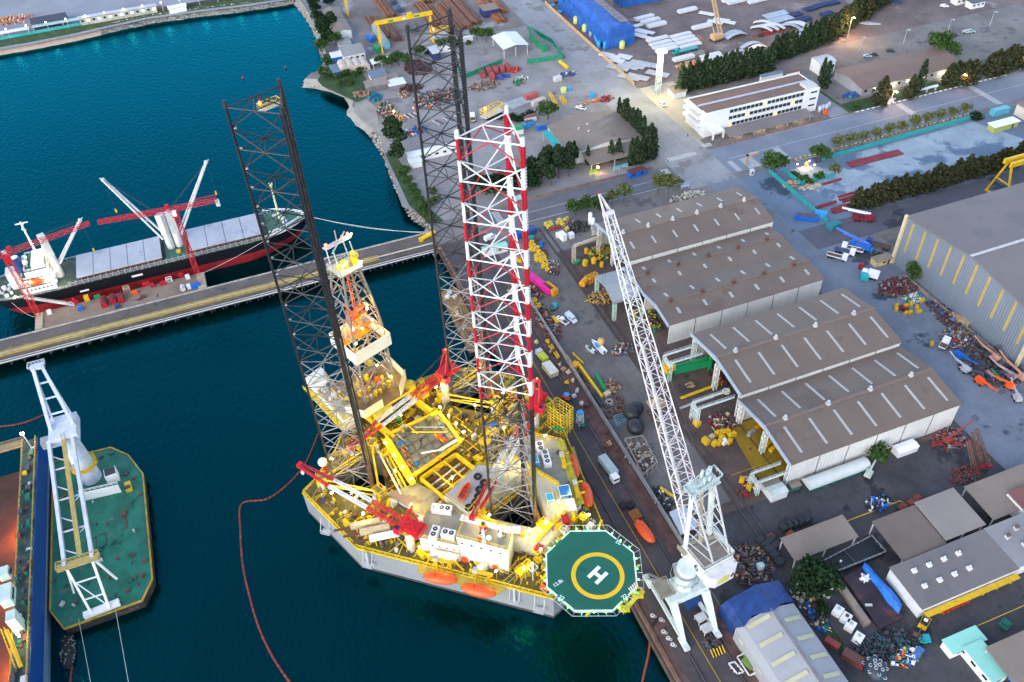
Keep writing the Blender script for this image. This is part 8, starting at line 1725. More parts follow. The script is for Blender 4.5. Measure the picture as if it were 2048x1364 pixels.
p,q=z2(1310,360),z2(1400,450);b=MB();b.box(((p.x+q.x)/2,(p.y+q.y)/2,LZ+.3),(2.4,7,1.4),.35);tag(b.build('timber_stack',WOOD),'tan timber stack against the warehouse boundary wall','timber stack');p=z2(1200,650);truck('white truck with tan load among the scrap',(p.x,p.y),rad(30),CLEANW,'flat',WHITE,5)
for lab,a,c,rz in(('rusty red mast lying right of the service road, left one',1660,150,100),('tall rusty mast right of the service road, middle one',1710,110,104),('longest rusty mast right of the service road',1760,100,108)):p=e7(a,c);t=thing('rusty_mast',lab,'mast',(p.x,p.y,LZ));b=MB();b.lattice((p.x,p.y-1,LZ+.5),(p.x-1.2,p.y+3+.02*(a-1600),LZ+9),1.0,.7,7,.13,.08);b.build('lattice',RUST,t);b=MB();b.box((p.x,p.y-1,LZ),(1.6,1.6,.6));b.build('foot',RED,t)
heap('red_machine_parts','red machine parts at the foot of the rusty masts',e7(1610,190),4.5,2.6,1.4,[BROWN,SCR[2],DGREY,RUST],60,50);heap('red_lifts','cluster of folded red lifts at the corner of the shed by the lane',G(1900,880),5,3.4,1.8,[mat('dull_red',(.30,.05,.04)),DGREY,SCR[2],SCR[3]],90,51)
for lab,a,b_,c,d in(('red boom lift reaching right at the shed corner',1895,885,1965,845),):p,q=G(a,b_),G(c,d);boom_lift(lab,(p.x,p.y),math.atan2(q.y-p.y,q.x-p.x),mat('dull_red',(.3,.05,.04)),9,5)
for i,(a,c)in enumerate(((75,690),(110,720),(145,760),(180,800),(215,850),(150,690),(185,720),(250,590),(290,575),(330,560),(370,545),(415,530))):p=e7(a,c);b=MB();b.box((p.x,p.y,LZ+.1),(2.4,2.2,1.5),.25);b.box((p.x,p.y,LZ+1.6),(2.0,1.8,.12),.25);tag(b.build('dark_skip',mat('skip_dark',(.025,.028,.035),.7,.3,.6)),'dark covered skip in the block around the tan open roof','skip','dark skips around the tan roof')
for lab,a,c in(('rust red skip at the yellow line corner',150,660),('rust red skip behind the tan open roof',300,640),('rust red box behind the paired roofs, upper',1245,370),('rust red box behind the paired roofs, lower',1200,400),('rust red tray behind the paired roofs',1140,430)):p=e7(a,c);crate('rust_skip',lab,'skip',Vector((p.x,p.y,LZ+.1)),(2.2,1.6,.9),.25,mat('rust_red',(.26,.06,.04),.8,.3,.6))
heap('tarp_heap','pile of black bags with a bright blue tarpaulin',e7(950,400),3.2,2,1.2,[BLACK,DGREY,WHITE,mat('vivid_blue',(.01,.15,.55)),BLACK],60,55)
P=[e7(500,860,5.6),e7(905,650,5.6),e7(1010,770,5.6),e7(585,940,5.6)];t=thing('black_tank_pair','large black open tank pair with white handrails','tank',P[0]);b=MB();b.prism([(p.x,p.y)for p in P],LZ,5.5);b.build('tank',mat('black_tank',(.010,.012,.018),.5,.3,.5),t);b=MB();b.rail(P,1.0,.028,1.6,True);b.build('railing',LGREY,t);b=MB();m1,m2=P[0].lerp(P[1],.5),P[3].lerp(P[2],.5);b.bar(m1,m2,.3,.3);b.build('divider',DGREY,t);b=MB();q=P[0].lerp(P[2],.35);b.box((q.x,q.y,5.52),(.7,.5,.06),.5);b.build('white_scrap',CLEANW,t)
f8=V(1420,1060,3.261)
P=[f8(870,300,5.4),f8(1000,240,5.4),f8(1270,560,5.4),f8(1110,640,5.4)];t=thing('covered_barge_hold','dark maroon stained open bay partly under bright blue tarpaulin','bay',P[0]);b=MB();b.prism([(p.x,p.y)for p in P],LZ,5.2);b.build('bay',mat('maroon_stain',(.035,.022,.034),.8,.5,.2,patch=((.10,.03,.04),.55,.15)),t)
R_=[]
for f,w_,z in((0,.9,6.0),(.1,1.4,6.0),(.3,1.3,6.1),(.5,1.2,6.3),(.7,2.0,6.2),(.9,1.9,6.0),(1,1.5,5.7)):
 o=f8(1000,230,5.6).lerp(f8(1240,520,5.6),f);d=Vector((.83,.55,0));R_.append([(*(o-d*w_*.8+Vector((random.uniform(-.2,.2),random.uniform(-.2,.2),0)))[:2],5.3),(*o[:2],z+.4),(*(o+d*w_*.9)[:2],z),(*(o+d*w_)[:2],5.2)])
b=MB();b.loft(R_);b.build('tarpaulin',mat('vivid_tarp',(.015,.17,.62),.45,.3,.6,bump=.25),t)
p=f8(1035,488,5.3);b=MB();b.box((p.x,p.y,5.22),(1.8,.7,.1),-.4);tag(b.build('white_sheet',LGREY),'small grey sheet lying on the maroon bay','sheet');heap('white_rags','white rags at the head of the blue tarpaulin',f8(1010,315,5.4),.9,.6,.2,[CLEANW],9,57,z=5.3)
P=[f8(800,330),f8(850,350),f8(1040,620),f8(1000,640)];b=MB();b.prism([(p.x,p.y)for p in P],LZ,LZ+1.6);tag(b.build('tan_ramp',mat('ramp_tan',(.27,.21,.17),.9,.2,.4)),'long tan ramp beside the maroon bay','ramp')
for i,(a,c)in enumerate(((828,545),(880,590),(908,640),(960,720))):p=f8(a,c);t=thing('white_unit',['white cubic unit furthest from the black fender','white cubic unit with a rusty top','white cubic unit in the middle of the row','white cubic unit lowest by the black hoses'][i],'unit',(p.x,p.y,LZ+.1),rad(28));b=MB();b.box((0,0,0),(2.4,2.2,1.9));b.build('body',CLEANW,t,local=True);b=MB();b.cyl((.3,0,1.9),.5,.12,12);b.build('vent',RUST if i==1 else LGREY,t,local=True)
b=MB();p=f8(770,410);b.box((p.x,p.y,LZ+.1),(3.4,1.6,1.8),.6);tag(b.build('white_box_truck',WHITE),'white orange stained box beside the large dark tree','box');b=MB();p=f8(685,455);b.box((p.x,p.y,LZ+.1),(1.4,1.2,1.2),.3);tag(b.build('orange_box',mat('pale_orange',(.55,.25,.12))),'pale orange box under the large dark tree','box')
heap('tree_clutter','blue and green bits beside the grey tent',f8(650,510),2.5,6,.9,[mat('vivid_blue',(.01,.15,.5)),DGREEN,DGREY,BEIGE,RUST],70,58);sheet('weed_strip',[[tuple(f8(*q)[:2])for q in((640,500),(730,560),(900,770),(830,800),(700,640))]],GRASSM,3)
heap('black_hoses','black tangle of hoses and frames in front of the maroon bay',f8(1130,760),6.5,2.8,1.3,[BLACK,DGREY,BLACK,DGREY,MATS['teal_dark2']if 'teal_dark2' in MATS else mat('teal_dark2',(.02,.10,.11))],170,59,long=True);heap('small_colour_heap','yellow and red small gear below the black hoses',f8(1270,830),3.6,1.8,.9,[YEL,RED,WHITE,DGREEN,BLUE],60,60)
p=f8(925,850);t=thing('maroon_container','maroon brown open container with red front near the bottom edge','container',(p.x,p.y,LZ+.1),rad(120));b=MB();b.box((0,0,0),(5,2.4,2.0));b.build('body',BROWN,t,local=True);b=MB();b.box((-2.6,0,0),(.5,2.2,1.8));b.build('end',RED,t,local=True)
p=f8(1065,930);t=thing('studded_fender','dark blue round fender with white tyre rings at the bottom edge','fender',(p.x,p.y,LZ));b=MB();b.ell((p.x,p.y,LZ+1.9),(2.7,3.2,2.0),18,12);b.build('body',mat('fender_navy',(.02,.04,.06),.6,.3,.6),t,smooth=True)
for k in range(15):a,e=k*2.4,.25+.085*k;q=Vector((p.x+2.75*math.cos(a)*math.cos(e),p.y+3.25*math.sin(a)*math.cos(e),LZ+1.9+2.02*math.sin(e)));b=MB();b.ring(q,.36,.09,14,5);b.build('tyre_ring',LGREY,t)
p=f8(1390,620);t=thing('excavator','yellow and black wheel loader near the mint roofed cabin','loader',(p.x,p.y,LZ+.1),.5);b=MB();b.box((0,0,.6),(3.6,2.0,1.0));b.build('body',YEL,t,local=True);b=MB();b.box((-.3,0,1.6),(1.6,1.7,1.2));b.box((-.3,0,2.8),(.9,.9,.1),0,1);b.build('cab',[BLACK,CLEANW],t,local=True);b=MB();b.bar((-1.6,0,1.4),(-3.6,0,.6),.3,.4);b.box((-4,0,.2),(.8,2.0,.8));b.build('bucket',RUST,t,local=True);wheels(t,(-1.1,1.2),.95,.6)
p=f8(1385,730);forklift('teal forklift below the yellow wheel loader',p,2.8,TEAL)
for i in range(6):p=f8(1520+31*i,535-14*i);crate('red_bin','orange red bin in the line along the yellow workshop front','bin',Vector((p.x,p.y,LZ+.1)),(1.4,1.2,.9),.25,mat('bin_red',(.42,.05,.03)),group='red bins by the long workshop')
p=f8(1350,815);b=MB();b.box((p.x,p.y,LZ+.1),(4,1.6,.9),.4);b.box((p.x,p.y,LZ+1.0),(3.6,1.2,.2),.4);tag(b.build('blue_crate',mat('crate_blue',(.06,.15,.38))),'blue edged crate below the small colourful gear','crate')
for lab,a,c,m_ in(('dark opening frame beside the mint cabin',1885,830,DGREY),('navy and red load beside the tan open roof',2020,790,BLUE),('green mat under the tan open roof',1920,620,DGREEN),('dark blue crates at the very bottom right',1990,970,BLUE)):p=f8(a,c);b=MB();b.box((p.x,p.y,LZ+.1),(3.0,2.4,.7),.3);b.box((p.x+.3,p.y,LZ+.8),(1.6,1.4,.3),.3);tag(b.build('yard_load',m_),lab,'load')
b=MB();p=G(1663,1290);b.box((p.x,p.y,LZ+.1),(1.7,3.6,1.4),.5);t_=tag(b.build('red_lorry',mat('dull_red',(.3,.05,.04))),'small red lorry body beside the tent end','lorry')
p=f8(245,880);t=thing('green_pump','green pump set on a small fenced deck beside the tent','pump',(p.x,p.y,LZ));b=MB();b.box((p.x,p.y,LZ+.2),(1.6,3.0,1.3),.35);b.build('pump',mat('pump_green',(.16,.26,.05)),t);b=MB();b.rail([(p.x-1.6,p.y+2.4,LZ),(p.x+1.4,p.y+2.6,LZ),(p.x+1.6,p.y-2.6,LZ),(p.x-1.4,p.y-2.8,LZ)],1.0,.08,2,True);b.build('fence',CLEANW,t)
heap('crane_side_scrap','dark scrap and pipes behind the portal crane counterweight',G(1500,1130),5,6,1.2,DKS+[BROWN,SCR[4]],200,62);p=G(1520,1140);b=MB();b.cyl((p.x,p.y,LZ+.1),.9,2.4,14);b.ell((p.x,p.y,LZ+2.5),(.9,.9,.5),12,6);b.box((p.x,p.y+.9,LZ+.1),(1.2,1,1.4));tag(b.build('teal_tank',mat('teal_white',(.40,.58,.58))),'pale teal tank beside the dark scrap near the portal crane','tank')
# ================================================================ north yards, fences, lights, far shore
TEALF=mat('teal_fence',(.03,.36,.36),.6,.15,.6)
fence('teal fence around the near side of the gravel lot along the boulevard',[(236,258.8),(318,260.4)],2.0,TEALF);fence('long teal fence running down beside the east lane',[(209.6,260),(209.3,219)],2.0,TEALF);fence('teal fence wrapping the shrine garden',[(215.5,257.8),(216.2,246.3),(232.5,245.7)],1.8,TEALF)
fence('orange brown barrier wall along the main road below the blue wrapped building',[(194.4,356),(194.6,472)],2.0,mat('wood_wall',(.50,.33,.17),.8,.2,.4),4,'wall','barrier_wall',.3)
fence('dark blue fence behind the conifers north of the office',[(206.5,340.5),(262,341.6)],4.0,mat('navy_fence',(.01,.13,.22),.6,.2,.4),4);fence('dark blue fence behind the canteen conifers',[(264,346),(307,357)],3.6,mat('navy_fence',(.01,.1,.2)),4)
v2=V(600,0,4.4);va=V(1040,0,4.072)
NET=mat('green_net',(.01,.22,.12),.7,.2,.5);P=[v2(1390,640),v2(1460,690),v2(1780,560)];fence('green netted fence across the middle of the scrap yard',[tuple(p[:2])for p in P],2.6,NET,3);P=[va(60,520),va(350,480),va(260,350),va(60,240)];fence('green netted fence at the main road corner',[tuple(p[:2])for p in P],2.4,NET,3)
fence('low boundary wall along the avenue verge behind the boards',[(96,283.3),(166,283.3)],.9,mat('verge_wall',(.22,.14,.12),.9,.3,.5),4,'wall','boundary_wall',.3)
gantry('yellow gantry crane spanning the pipe yard behind the far dark leg',88.7,118,451.3,17,6);gantry('taller yellow gantry crane cut by the top edge',83,128,509,26,7)
gantry('yellow twin girder gantry crane behind the huge grey warehouse',281,330,206,17.5,11,YEL,True)
PR=[mat('pipe_orange',(.34,.11,.03),.7,.3,.5),mat('pipe_rust',(.22,.09,.05),.7,.3,.5),RUST]
for i,(x,y0,y1,n,l)in enumerate(((126,470,505,6,2),(133,455,497,7,2),(141,458,500,7,2),(148,462,508,6,2),(162,458,492,6,2),(168,470,500,4,2),(101,460,486,5,1),(95,468,500,6,1),(106,494,540,6,2),(132,505,545,6,2),(142,508,550,6,2),(152,515,555,6,2))):pipe_stack(['stack of orange rusty pipes nearest the taller gantry','broad stack of orange rusty pipes second from the gantry','broad stack of orange rusty pipes in the middle of the pipe yard','long stack of orange rusty pipes right of the middle stack','stack of orange rusty pipes beside the tan shelter','short stack of rusty pipes next to the main road','single layer of brown pipes under the gantry','single layer of brown pipes left under the gantry','far stack of brown pipes behind the taller gantry','far stack of pipes at the top edge, left','far stack of pipes at the top edge, middle','far stack of pipes at the top edge, right'][i],x,y0,y1,n,l,.55,PR,i)
for i,(a,c,m_)in enumerate(((830,330,RUST),(995,260,DGREY),(880,100,mat('dark_blue_tank',(.03,.06,.12))),(825,30,mat('dark_blue_tank',(.03,.06,.12))))):p=v2(a,c);b=MB();b.tube((p.x,p.y-6 if i<2 else p.y-3,LZ+1.6),(p.x,p.y+6 if i<2 else p.y+3,LZ+1.6),1.6,14);tag(b.build('pressure_vessel',m_,smooth=False),['long rusty vessel under the yellow gantry','dark vessel beside the far dark leg','dark blue vessel behind the yellow gantry','dark blue vessel at the top edge'][i],'vessel')
for lab,a,c,m_ in(('blue truck bodied container beside the gantry leg',620,360,BLUE),('green skip at the gantry leg foot',680,450,GREEN)):p=v2(a,c);container(lab,(p.x,p.y),rad(-80),m_,6)
for k,(nm,lab,c,rx,ry,h,ms,n)in enumerate((('plum_heap','plum red tangle of scrap behind the far dark leg',v2(1040,600),6,8,2.5,PUR,220),('plum_heap','plum red tangle nearest the brown shacks',v2(980,780),5,3.5,2,PUR,130),('colour_heap','large colourful scrap heap in the middle of the scrap yard',v2(1220,860),11,7,2.2,SCC,420),('colour_heap','red and blue scrap at the front of the large heap',v2(1120,930),6,2.6,1.2,[RED,ORG,LBLUE,WHITE,GREEN],70),('shore_scrap','yellow and white scrap along the shore side',v2(770,980),4,8,1.6,SCC+[YEL],170),('shore_scrap','tan timber scrap near the sand spit',v2(830,1060),4.4,4,1.2,[SCR[4],WOOD,RUST,YEL],90),('log_heap','brown logs stacked by the grassy point',v2(540,830),3.4,3,1.4,[WOOD,BROWN,SCR[4]],70),('teal_heap','teal and blue junk beside the brown shack',v2(660,860),3,4,1.3,[TEAL,BLUE,DGREY,DGREEN],70),('small_heap','tan heap left of the large colourful heap',v2(915,840),2.4,3,1.6,[SCR[4],RUST,BEIGE,BROWN],60),('blue_heap','blue bales by the waterside shed',v2(1040,1150),3.4,3,1.6,[mat('vivid_blue',(.01,.12,.5)),BLUE,BROWN,WOOD],70),('crate_heap','stacked crates and drums by the shore conifer',v2(970,1180),3,2.5,1.6,[BROWN,WOOD,BLUE,WHITE,RED],60),('goods_heap','mixed goods in front of the white awning shack',v2(850,740),3.4,1.4,1.3,SCC,60))):heap(nm,lab,c,rx,ry,h,ms,n,70+k)
for i,(a,c)in enumerate(((1605,670),(1665,650),(1720,640),(1775,625),(1830,615),(1690,690))):p=v2(a,c);container('dull red container in the short row in the scrap yard',(p.x,p.y),rad(80),mat('dull_red_container',(.32,.05,.05),.6,.2,.5),6.06,2.4,rust=i==0,group='red containers in the scrap yard')
for i,(a,c)in enumerate(((1750,700),(1810,680))):p=v2(a,c);b=MB();b.bar((p.x-2.2,p.y+1.6,LZ+1),(p.x+2.0,p.y-1.6,LZ+1),.5,2.0);tag(b.build('navy_blue_panel',mat('navy_panel',(.02,.06,.25))),'navy blue panel leaning in front of the red containers','panel','navy panels in the scrap yard')  # each one is a navy panel standing on edge
heap('orange_machines','orange machines at the end of the red containers',v2(1890,620),3,2.4,1.5,[ORG,RED,RUST],40,90);heap('timber_rows','brown timber and beams laid out below the red containers',v2(1620,760),7,4,.8,[WOOD,BROWN,RUST,SCR[3]],120,91,long=True);heap('yellow_crates','yellow and blue crates beside the green machine',v2(1960,690),2.6,2,1,[YEL,LBLUE,LGREY],30,92);heap('green_machine','green machine in front of the navy panels',v2(1925,730),2.6,3,1.2,[GREEN,DGREEN,WOOD],40,93)
for k in range(9):p=v2(1200+30*k,1085-9*k);b=MB();b.bar((p.x-1.2,p.y+2.6,LZ+.3),(p.x+1.0,p.y-2.6,LZ+.3),.5,.3);tag(b.build('steel_plate',[LGREY,BROWN,SCR[3]][k%3]),'steel plate strip in the row laid out behind the legs','plate','plate strips behind the legs')
for k in range(6):p=v2(915+22*k,1035-5*k);b=MB();b.bar((p.x-.8,p.y+2,LZ+.3),(p.x+.8,p.y-2,LZ+.3),.6,.4);tag(b.build('bale',[BROWN,LGREY][k%2]),'striped bale in the row near the shore scrap','bale','striped bales')
for k in range(11):p=v2(1830+16*k,940-6*k);b=MB();b.bar((p.x-1.6,p.y+3.4,LZ+.35),(p.x+1.6,p.y-3.4,LZ+.35),.45,.35);tag(b.build('steel_tube',mat('tube_grey',(.38,.43,.48))),'pale grey tube in the layer beside the pink container','tube','layer of pale tubes')
for lab,a,c,L_,m_,rz in(('dull red container beside the yellow truss',90,800,7,mat('red_c2',(.42,.10,.09)),14),('grey pink container in front of the dull red one',150,850,7.5,mat('pinkgrey_c',(.50,.42,.40)),14),('blue skip with rusty load by the bushes',70,1030,5,LBLUE,12),('white site cabin by the yellow vessel',305,660,4,LGREY,10)):p=va(a,c);container(lab,(p.x,p.y),rad(rz),m_,L_,2.5,rust='rusty' in lab)
p,q=va(240,770),va(300,870);b=MB();b.lattice((p.x,p.y,LZ+.8),(q.x,q.y,LZ+.8),1.2,1.2,7,.14,.1);tag(b.build('yellow_truss',YEL),'yellow truss lying beside the grey pink container','truss');p,q=va(330,800),va(370,850);b=MB();b.lattice((p.x,p.y,LZ+.8),(q.x,q.y,LZ+.8),1.4,1.4,5,.14,.1);tag(b.build('yellow_truss',YEL),'shorter yellow truss right of the long one','truss')
p,q=va(325,515),va(385,565);b=MB();b.tube((p.x,p.y,LZ+1),(q.x,q.y,LZ+1),1.0,14);tag(b.build('yellow_vessel',YEL),'yellow cylinder lying near the green netted corner','vessel')
for lab,a,c,m_,r_ in(('lime tank in the lit part of the yard',355,750,mat('lime_tank',(.55,.62,.22)),1.5),('small blue tank beside the lime one',405,740,LBLUE,.9),('blue bin on the lit ground',590,790,LBLUE,1.2)):p=va(a,c);b=MB();b.cyl((p.x,p.y,LZ+.1),r_,2.2,12);b.box((p.x,p.y,LZ+2.3),(r_,r_,.2));tag(b.build('yard_tank',m_),lab,'tank')
p=va(495,890);car('white pickup on the lit yard near the tan workshop',(p.x,p.y),rad(130),CLEANW,'pickup');p=va(1165,855);car('white pickup parked by the gate hut',(p.x,p.y),rad(80),CLEANW,'pickup');heap('pallet_heap','dark frames beside the white cabin in the yard',va(390,610),4.5,2.4,1.2,[DGREY,BLUE,RUST,LGREY],70,94);heap('red_frames','dark red frames on the lit ground',va(700,810),3.4,2.4,1.2,[PUR[1],RUST,RED],40,95);heap('bits','small tan bits left of the white pickup',va(560,840),5,1.2,.6,[ORG,BEIGE,SCR[4]],36,96)
p=vq(730,180);truck('white truck with tan bed behind the far dark leg',(p.x,p.y),rad(75),CLEANW,'flat',BEIGE,6)
v=V(1200,300,4.012);container('blue skip loaded with rusty plates beside the east lane',v(1650,560)[:2],rad(-38),BLUE,8.5,2.2,rust=True);container('light blue container behind the loaded blue skip',v(1765,540)[:2],rad(-40),LBLUE,4.5,2.6)
P=v(1870,620);b=MB();b.box((P.x,P.y,LZ+.1),(5.5,3,1.8),.2);[b.box((P.x-2+k,P.y,LZ+1.9),(.5,2.8,.2),.2)for k in range(5)];tag(b.build('teal_pallets',mat('teal_dark',(.03,.22,.24))),'stack of dark teal frames beside the light blue container','stack')
RP=mat('plate_maroon',(.24,.035,.045),.7,.2,.3)
for lab,x0,x1,y0,y1 in(('maroon plate leftmost of three on the gravel lot',243.4,252.2,248.4,252.6),('maroon plate in the middle of three on the gravel lot',252.5,261.2,248.4,252.4),('maroon plate rightmost of three on the gravel lot',261.5,270.2,248.2,252.2)):b=MB();b.aabb(x0,y0,LZ+.12,x1,y1,LZ+.5);[b.aabb(x0+.5+k*1.7,y0,LZ+.5,x0+.65+k*1.7,y1,LZ+.56)for k in range(5)];tag(b.build('steel_plate',RP),lab,'plate')
for k,(a,c,L_)in enumerate(((1860,260,9),(1820,440,9),(1790,455,8),(1930,460,9),(1945,490,9),(1920,480,8),(2000,385,10),(1990,360,10),(2020,400,9))):p=v(a,c);b=MB();b.box((p.x,p.y,LZ+.12),(L_,1.1,.5),.02);b.box((p.x,p.y,LZ+.62),(L_,.2,.2),.02);tag(b.build('maroon_girder',RP),'maroon girder among the pieces laid out on the blue lot','girder','maroon girders on the blue lot')
heap('concrete_blocks','pale concrete blocks outside the shrine fence',v(1690,300),4.5,1.6,.9,[mat('pale_block',(.48,.42,.36)),BEIGE],50,97);heap('timber_pallets','tan timber pallets beside the shrine fence',v(1530,280),3,2,1.2,[SCR[4],BEIGE],40,98)
heap('pale_sacks','heap of big cream sacks behind the first shed',v(700,380),7,2.4,2.0,[mat('sack_cream',(.56,.52,.44),.8,.15,.5)],60,99)
t=thing('shrine','small lit spirit shrine with white steps in the teal fenced garden','shrine',v(1645,155));p=v(1645,155);b=MB();b.box((p.x,p.y,LZ),(6,4,.4));b.box((p.x,p.y,LZ+.4),(3.6,2.6,.5));b.box((p.x,p.y,LZ+.9),(2.2,1.6,.5));b.build('plinth',mat('shrine_white',(.66,.58,.54)),t);b=MB();b.cyl((p.x,p.y,LZ+1.4),.7,1.4,8);b.cyl((p.x,p.y,LZ+2.8),.9,1.2,8,r2=.1);b.build('spirit_house',mat('gold',(.72,.35,.08)),t)
for dx,dy in((-3,-1.6),(3,-1.6),(-3,1.8),(3,1.8)):b=MB();b.cyl((p.x+dx,p.y+dy,LZ),.06,2.2,6,mi=1);b.ell((p.x+dx,p.y+dy,LZ+2.4),(.3,.3,.3),8,6);b.build('globe_lamp',[mat('warm_globe',(1,.75,.5),emit=6),LGREY],t)
lamp((p.x,p.y-2,LZ+4.5),350,(1,.68,.4),.4)
for lab,px,m_,d in(('lime green notice board on white posts by the avenue',(1186,352),mat('lime_board',(.42,.62,.02)),(3.4,.12,2.2)),('blue and yellow banner board by the avenue',(1233,343),mat('sky_board',(.10,.45,.58)),(3.6,.12,1.8)),('second blue banner board beside the cabin',(1249,338),mat('sky_board',(.1,.4,.6)),(3.2,.12,1.8)),('white and blue board at the corner above the first shed',(1370,377),mat('board_white_blue',(.45,.55,.85)),(4.2,.12,2.2))):
 p=G(*px);t=thing('notice_board',lab,'sign board',(p.x,p.y,LZ));b=MB();b.box((0,0,.9),d);b.build('board',m_,t,local=True);b=MB();b.box((0,-.08,.9+d[2]*.08),(d[0]*.8,.03,d[2]*.2),0);b.build('band',mat('band_yellow',(.7,.5,.05))if 'banner' in lab else CLEANW,t,local=True)
 for x in(-d[0]*.4,d[0]*.4):b=MB();b.box((x,0,0),(.12,.12,.9));b.build('post',CLEANW,t,local=True)
b=MB();p=G(1492,330);b.box((p.x,p.y,LZ),(.8,.8,5.2));b.box((p.x+2.4,p.y,LZ+4.4),(5.6,.8,.8));tag(b.build('gate_arch',mat('gate_tan',(.50,.36,.22))),'tan gate post with crossbar at the boulevard corner','gate');b=MB();p=G(1503,350);b.box((p.x,p.y,LZ),(1.5,1.5,2.4));b.box((p.x,p.y,LZ+2.4),(1.9,1.9,.2));b.box((p.x-.3,p.y-.76,LZ+1),(.8,.04,.9),0,1);tag(b.build('guard_booth',[mat('booth_white',(.6,.6,.56)),GLASS]),'small white guard booth at the boulevard corner','booth')
for i in range(13):x=200+i*4.4;b=MB();b.cyl((x,286.9,LZ+.1),.22,.8,8,r2=.06);b.box((x,286.9,LZ+.1),(.5,.5,.06));tag(b.build('traffic_cone',ORG),'orange traffic cone in the line before the white office','cone','traffic cones by the office')
for i in range(40):x=226+i*2.4;b=MB();b.box((x,263.9,LZ+.1),(1.2,.6,.5));tag(b.build('planter',mat('planter_white',(.52,.50,.44))if i%2 else mat('planter_yellow',(.50,.42,.10))),'low painted kerb block in the planted median','kerb block','kerb blocks in the median')
for i in range(30):x=276+i*3;b=MB();b.box((x,287.4,LZ+.05),(1.5,.4,.35));tag(b.build('kerb_block',CLEANW),'white kerb dash along the canteen side of the boulevard','kerb','white kerb dashes')
b=MB();b.aabb(225,262.4,LZ+.02,322,262.9,LZ+.3);b.aabb(225,264.8,LZ+.02,322,265.2,LZ+.3);struct(b.build('kerb',mat('kerb_grey',(.30,.28,.26))));b=MB();b.aabb(274,287.6,LZ+.02,372,288,LZ+.25);struct(b.build('kerb',mat('kerb_grey',(.3,.3,.3))));b=MB();b.aabb(272.4,288,LZ+.05,272.8,312,LZ+.7);tag(b.build('hedge',mat('hedge_green',(.05,.10,.02),.9,.4,2)),'low clipped hedge beside the canteen entrance','hedge')
vc=V(1520,0,3.875);house('car_shelter','white arched car shelter among the canteen conifers','shelter',*rect(vc,6.5,(1235,700),(1365,655)),2.2,ROOFW,WALLP,'x',.5,.2,open_=True);house('kiosk','small white canopy by the largest canteen conifer','kiosk',*rect(vc,6.2,(970,780),(1010,740)),2,ROOFW,WALLP,kind='flat');heap('canteen_tables','blue and green tables outside the canteen end',vc(720,740),5,2.4,.9,[BLUE,TEAL,DGREY,mat('purple',(.08,.04,.25))],60,101)
for lab,a,c,m_ in(('silver blue car behind the canteen roof',830,445,mat('car_silver',(.30,.42,.52))),('black car left of its dark twin behind the canteen',880,430,DGREY),('black car furthest up the parking behind the canteen',1010,400,DGREY),('dark car at the upper right parking',1500,275,DGREY),('silver car in the upper right parking',1600,255,LGREY),('pale green car beside the silver one',1630,250,mat('car_green',(.35,.48,.45))),('white and blue truck by the far site cabins',1425,55,CLEANW)):p=vc(a,c);car(lab,(p.x,p.y),rad(-35),m_,'sedan')
WP=mat('panel_white',(.60,.62,.66),.6,.08,.3);WG=mat('panel_grey',(.36,.42,.50),.6,.1,.3)
def panel(p,L_,W_,h,rz,m_,label,group):b=MB();b.box((0,0,.25),(L_,W_,h),0);[b.box((x,0,0),(.3,W_*.9,.25),0,1)for x in(-L_*.35,L_*.35)];o=b.build('steel_panel',[m_,WOOD],org=None);o.location=(p[0],p[1],LZ+.1+random.random()*.4);o.rotation_euler=(0,0,rz+random.uniform(-.03,.03));return tag(o,label,'panel',group)  # flat steel panel resting on two timber bearers
for k in range(4):
 for j in(0,1):p=va(1050+190*j+26*k,345-35*j+28*k);panel(p+Vector((5,0,0)),13,2.9,.9,rad(2),WP,'white steel deck panel in the block beside the teal lorry','white panel block by the lorry')
for i,(a,c,e)in enumerate(((1010,160,0),(1060,185,0),(1110,215,0),(960,215,1),(970,265,2),(1020,265,2),(950,290,2),(1010,310,2),(1360,100,0),(1520,120,3),(1590,190,3),(1640,170,3),(1690,190,3),(1480,230,0),(1330,490,0),(1550,470,0),(1560,490,0),(1760,25,0),(1720,10,0),(1930,20,0))):p=va(a,c);panel(p,(12,5.5,11,9)[e],3.2,(1.4,.4,.3,.5)[e],rad((4,10,-55,-50)[e]),WP,'loose white steel piece lying in the steel yard','loose white steel in the yard')
for i,(a,c)in enumerate(((705,455),(760,470),(850,470),(790,500),(800,560),(880,545),(930,540),(985,525),(1040,530),(890,635),(960,635),(1120,610))):p=va(a,c);panel(p,12 if i>3 else 8,4.6,.25,rad(-52),WP if i<4 else mat('panel_dull',(.40,.42,.44)),'flat steel panel in the lit patch beside the barrier wall','flat panels by the barrier wall')
def arch(p,rz,m_,label,group,L_=13,W_=2.7,lift=1.7):
 b=MB();n=8;b.add([(-L_/2+L_*k/n,y,.5+lift*math.sin(PI*k/n)+d)for d in(0,.3)for y in(-W_/2,W_/2)for k in range(n+1)],[(k,k+1,n+2+k,n+1+k)[::-1]for k in range(n)]+[(2*(n+1)+k,2*(n+1)+k+1,2*(n+1)+n+2+k,2*(n+1)+n+1+k)for k in range(n)]+[(k,2*(n+1)+k,2*(n+1)+k+1,k+1)[::-1]for k in range(n)]+[(n+1+k,n+2+k,3*(n+1)+k+1,3*(n+1)+k)for k in range(n)])
 [b.box((x,0,0),(.4,W_,.9),0,1)for x in(-L_*.42,0,L_*.42)];o=b.build('arched_panel',[m_,RUST]);o.location=(p[0],p[1],LZ+.1+random.random()*.4);o.rotation_euler=(0,0,rz+random.uniform(-.03,.03));return tag(o,label,'panel',group)  # curved steel panel on three rusty trestles
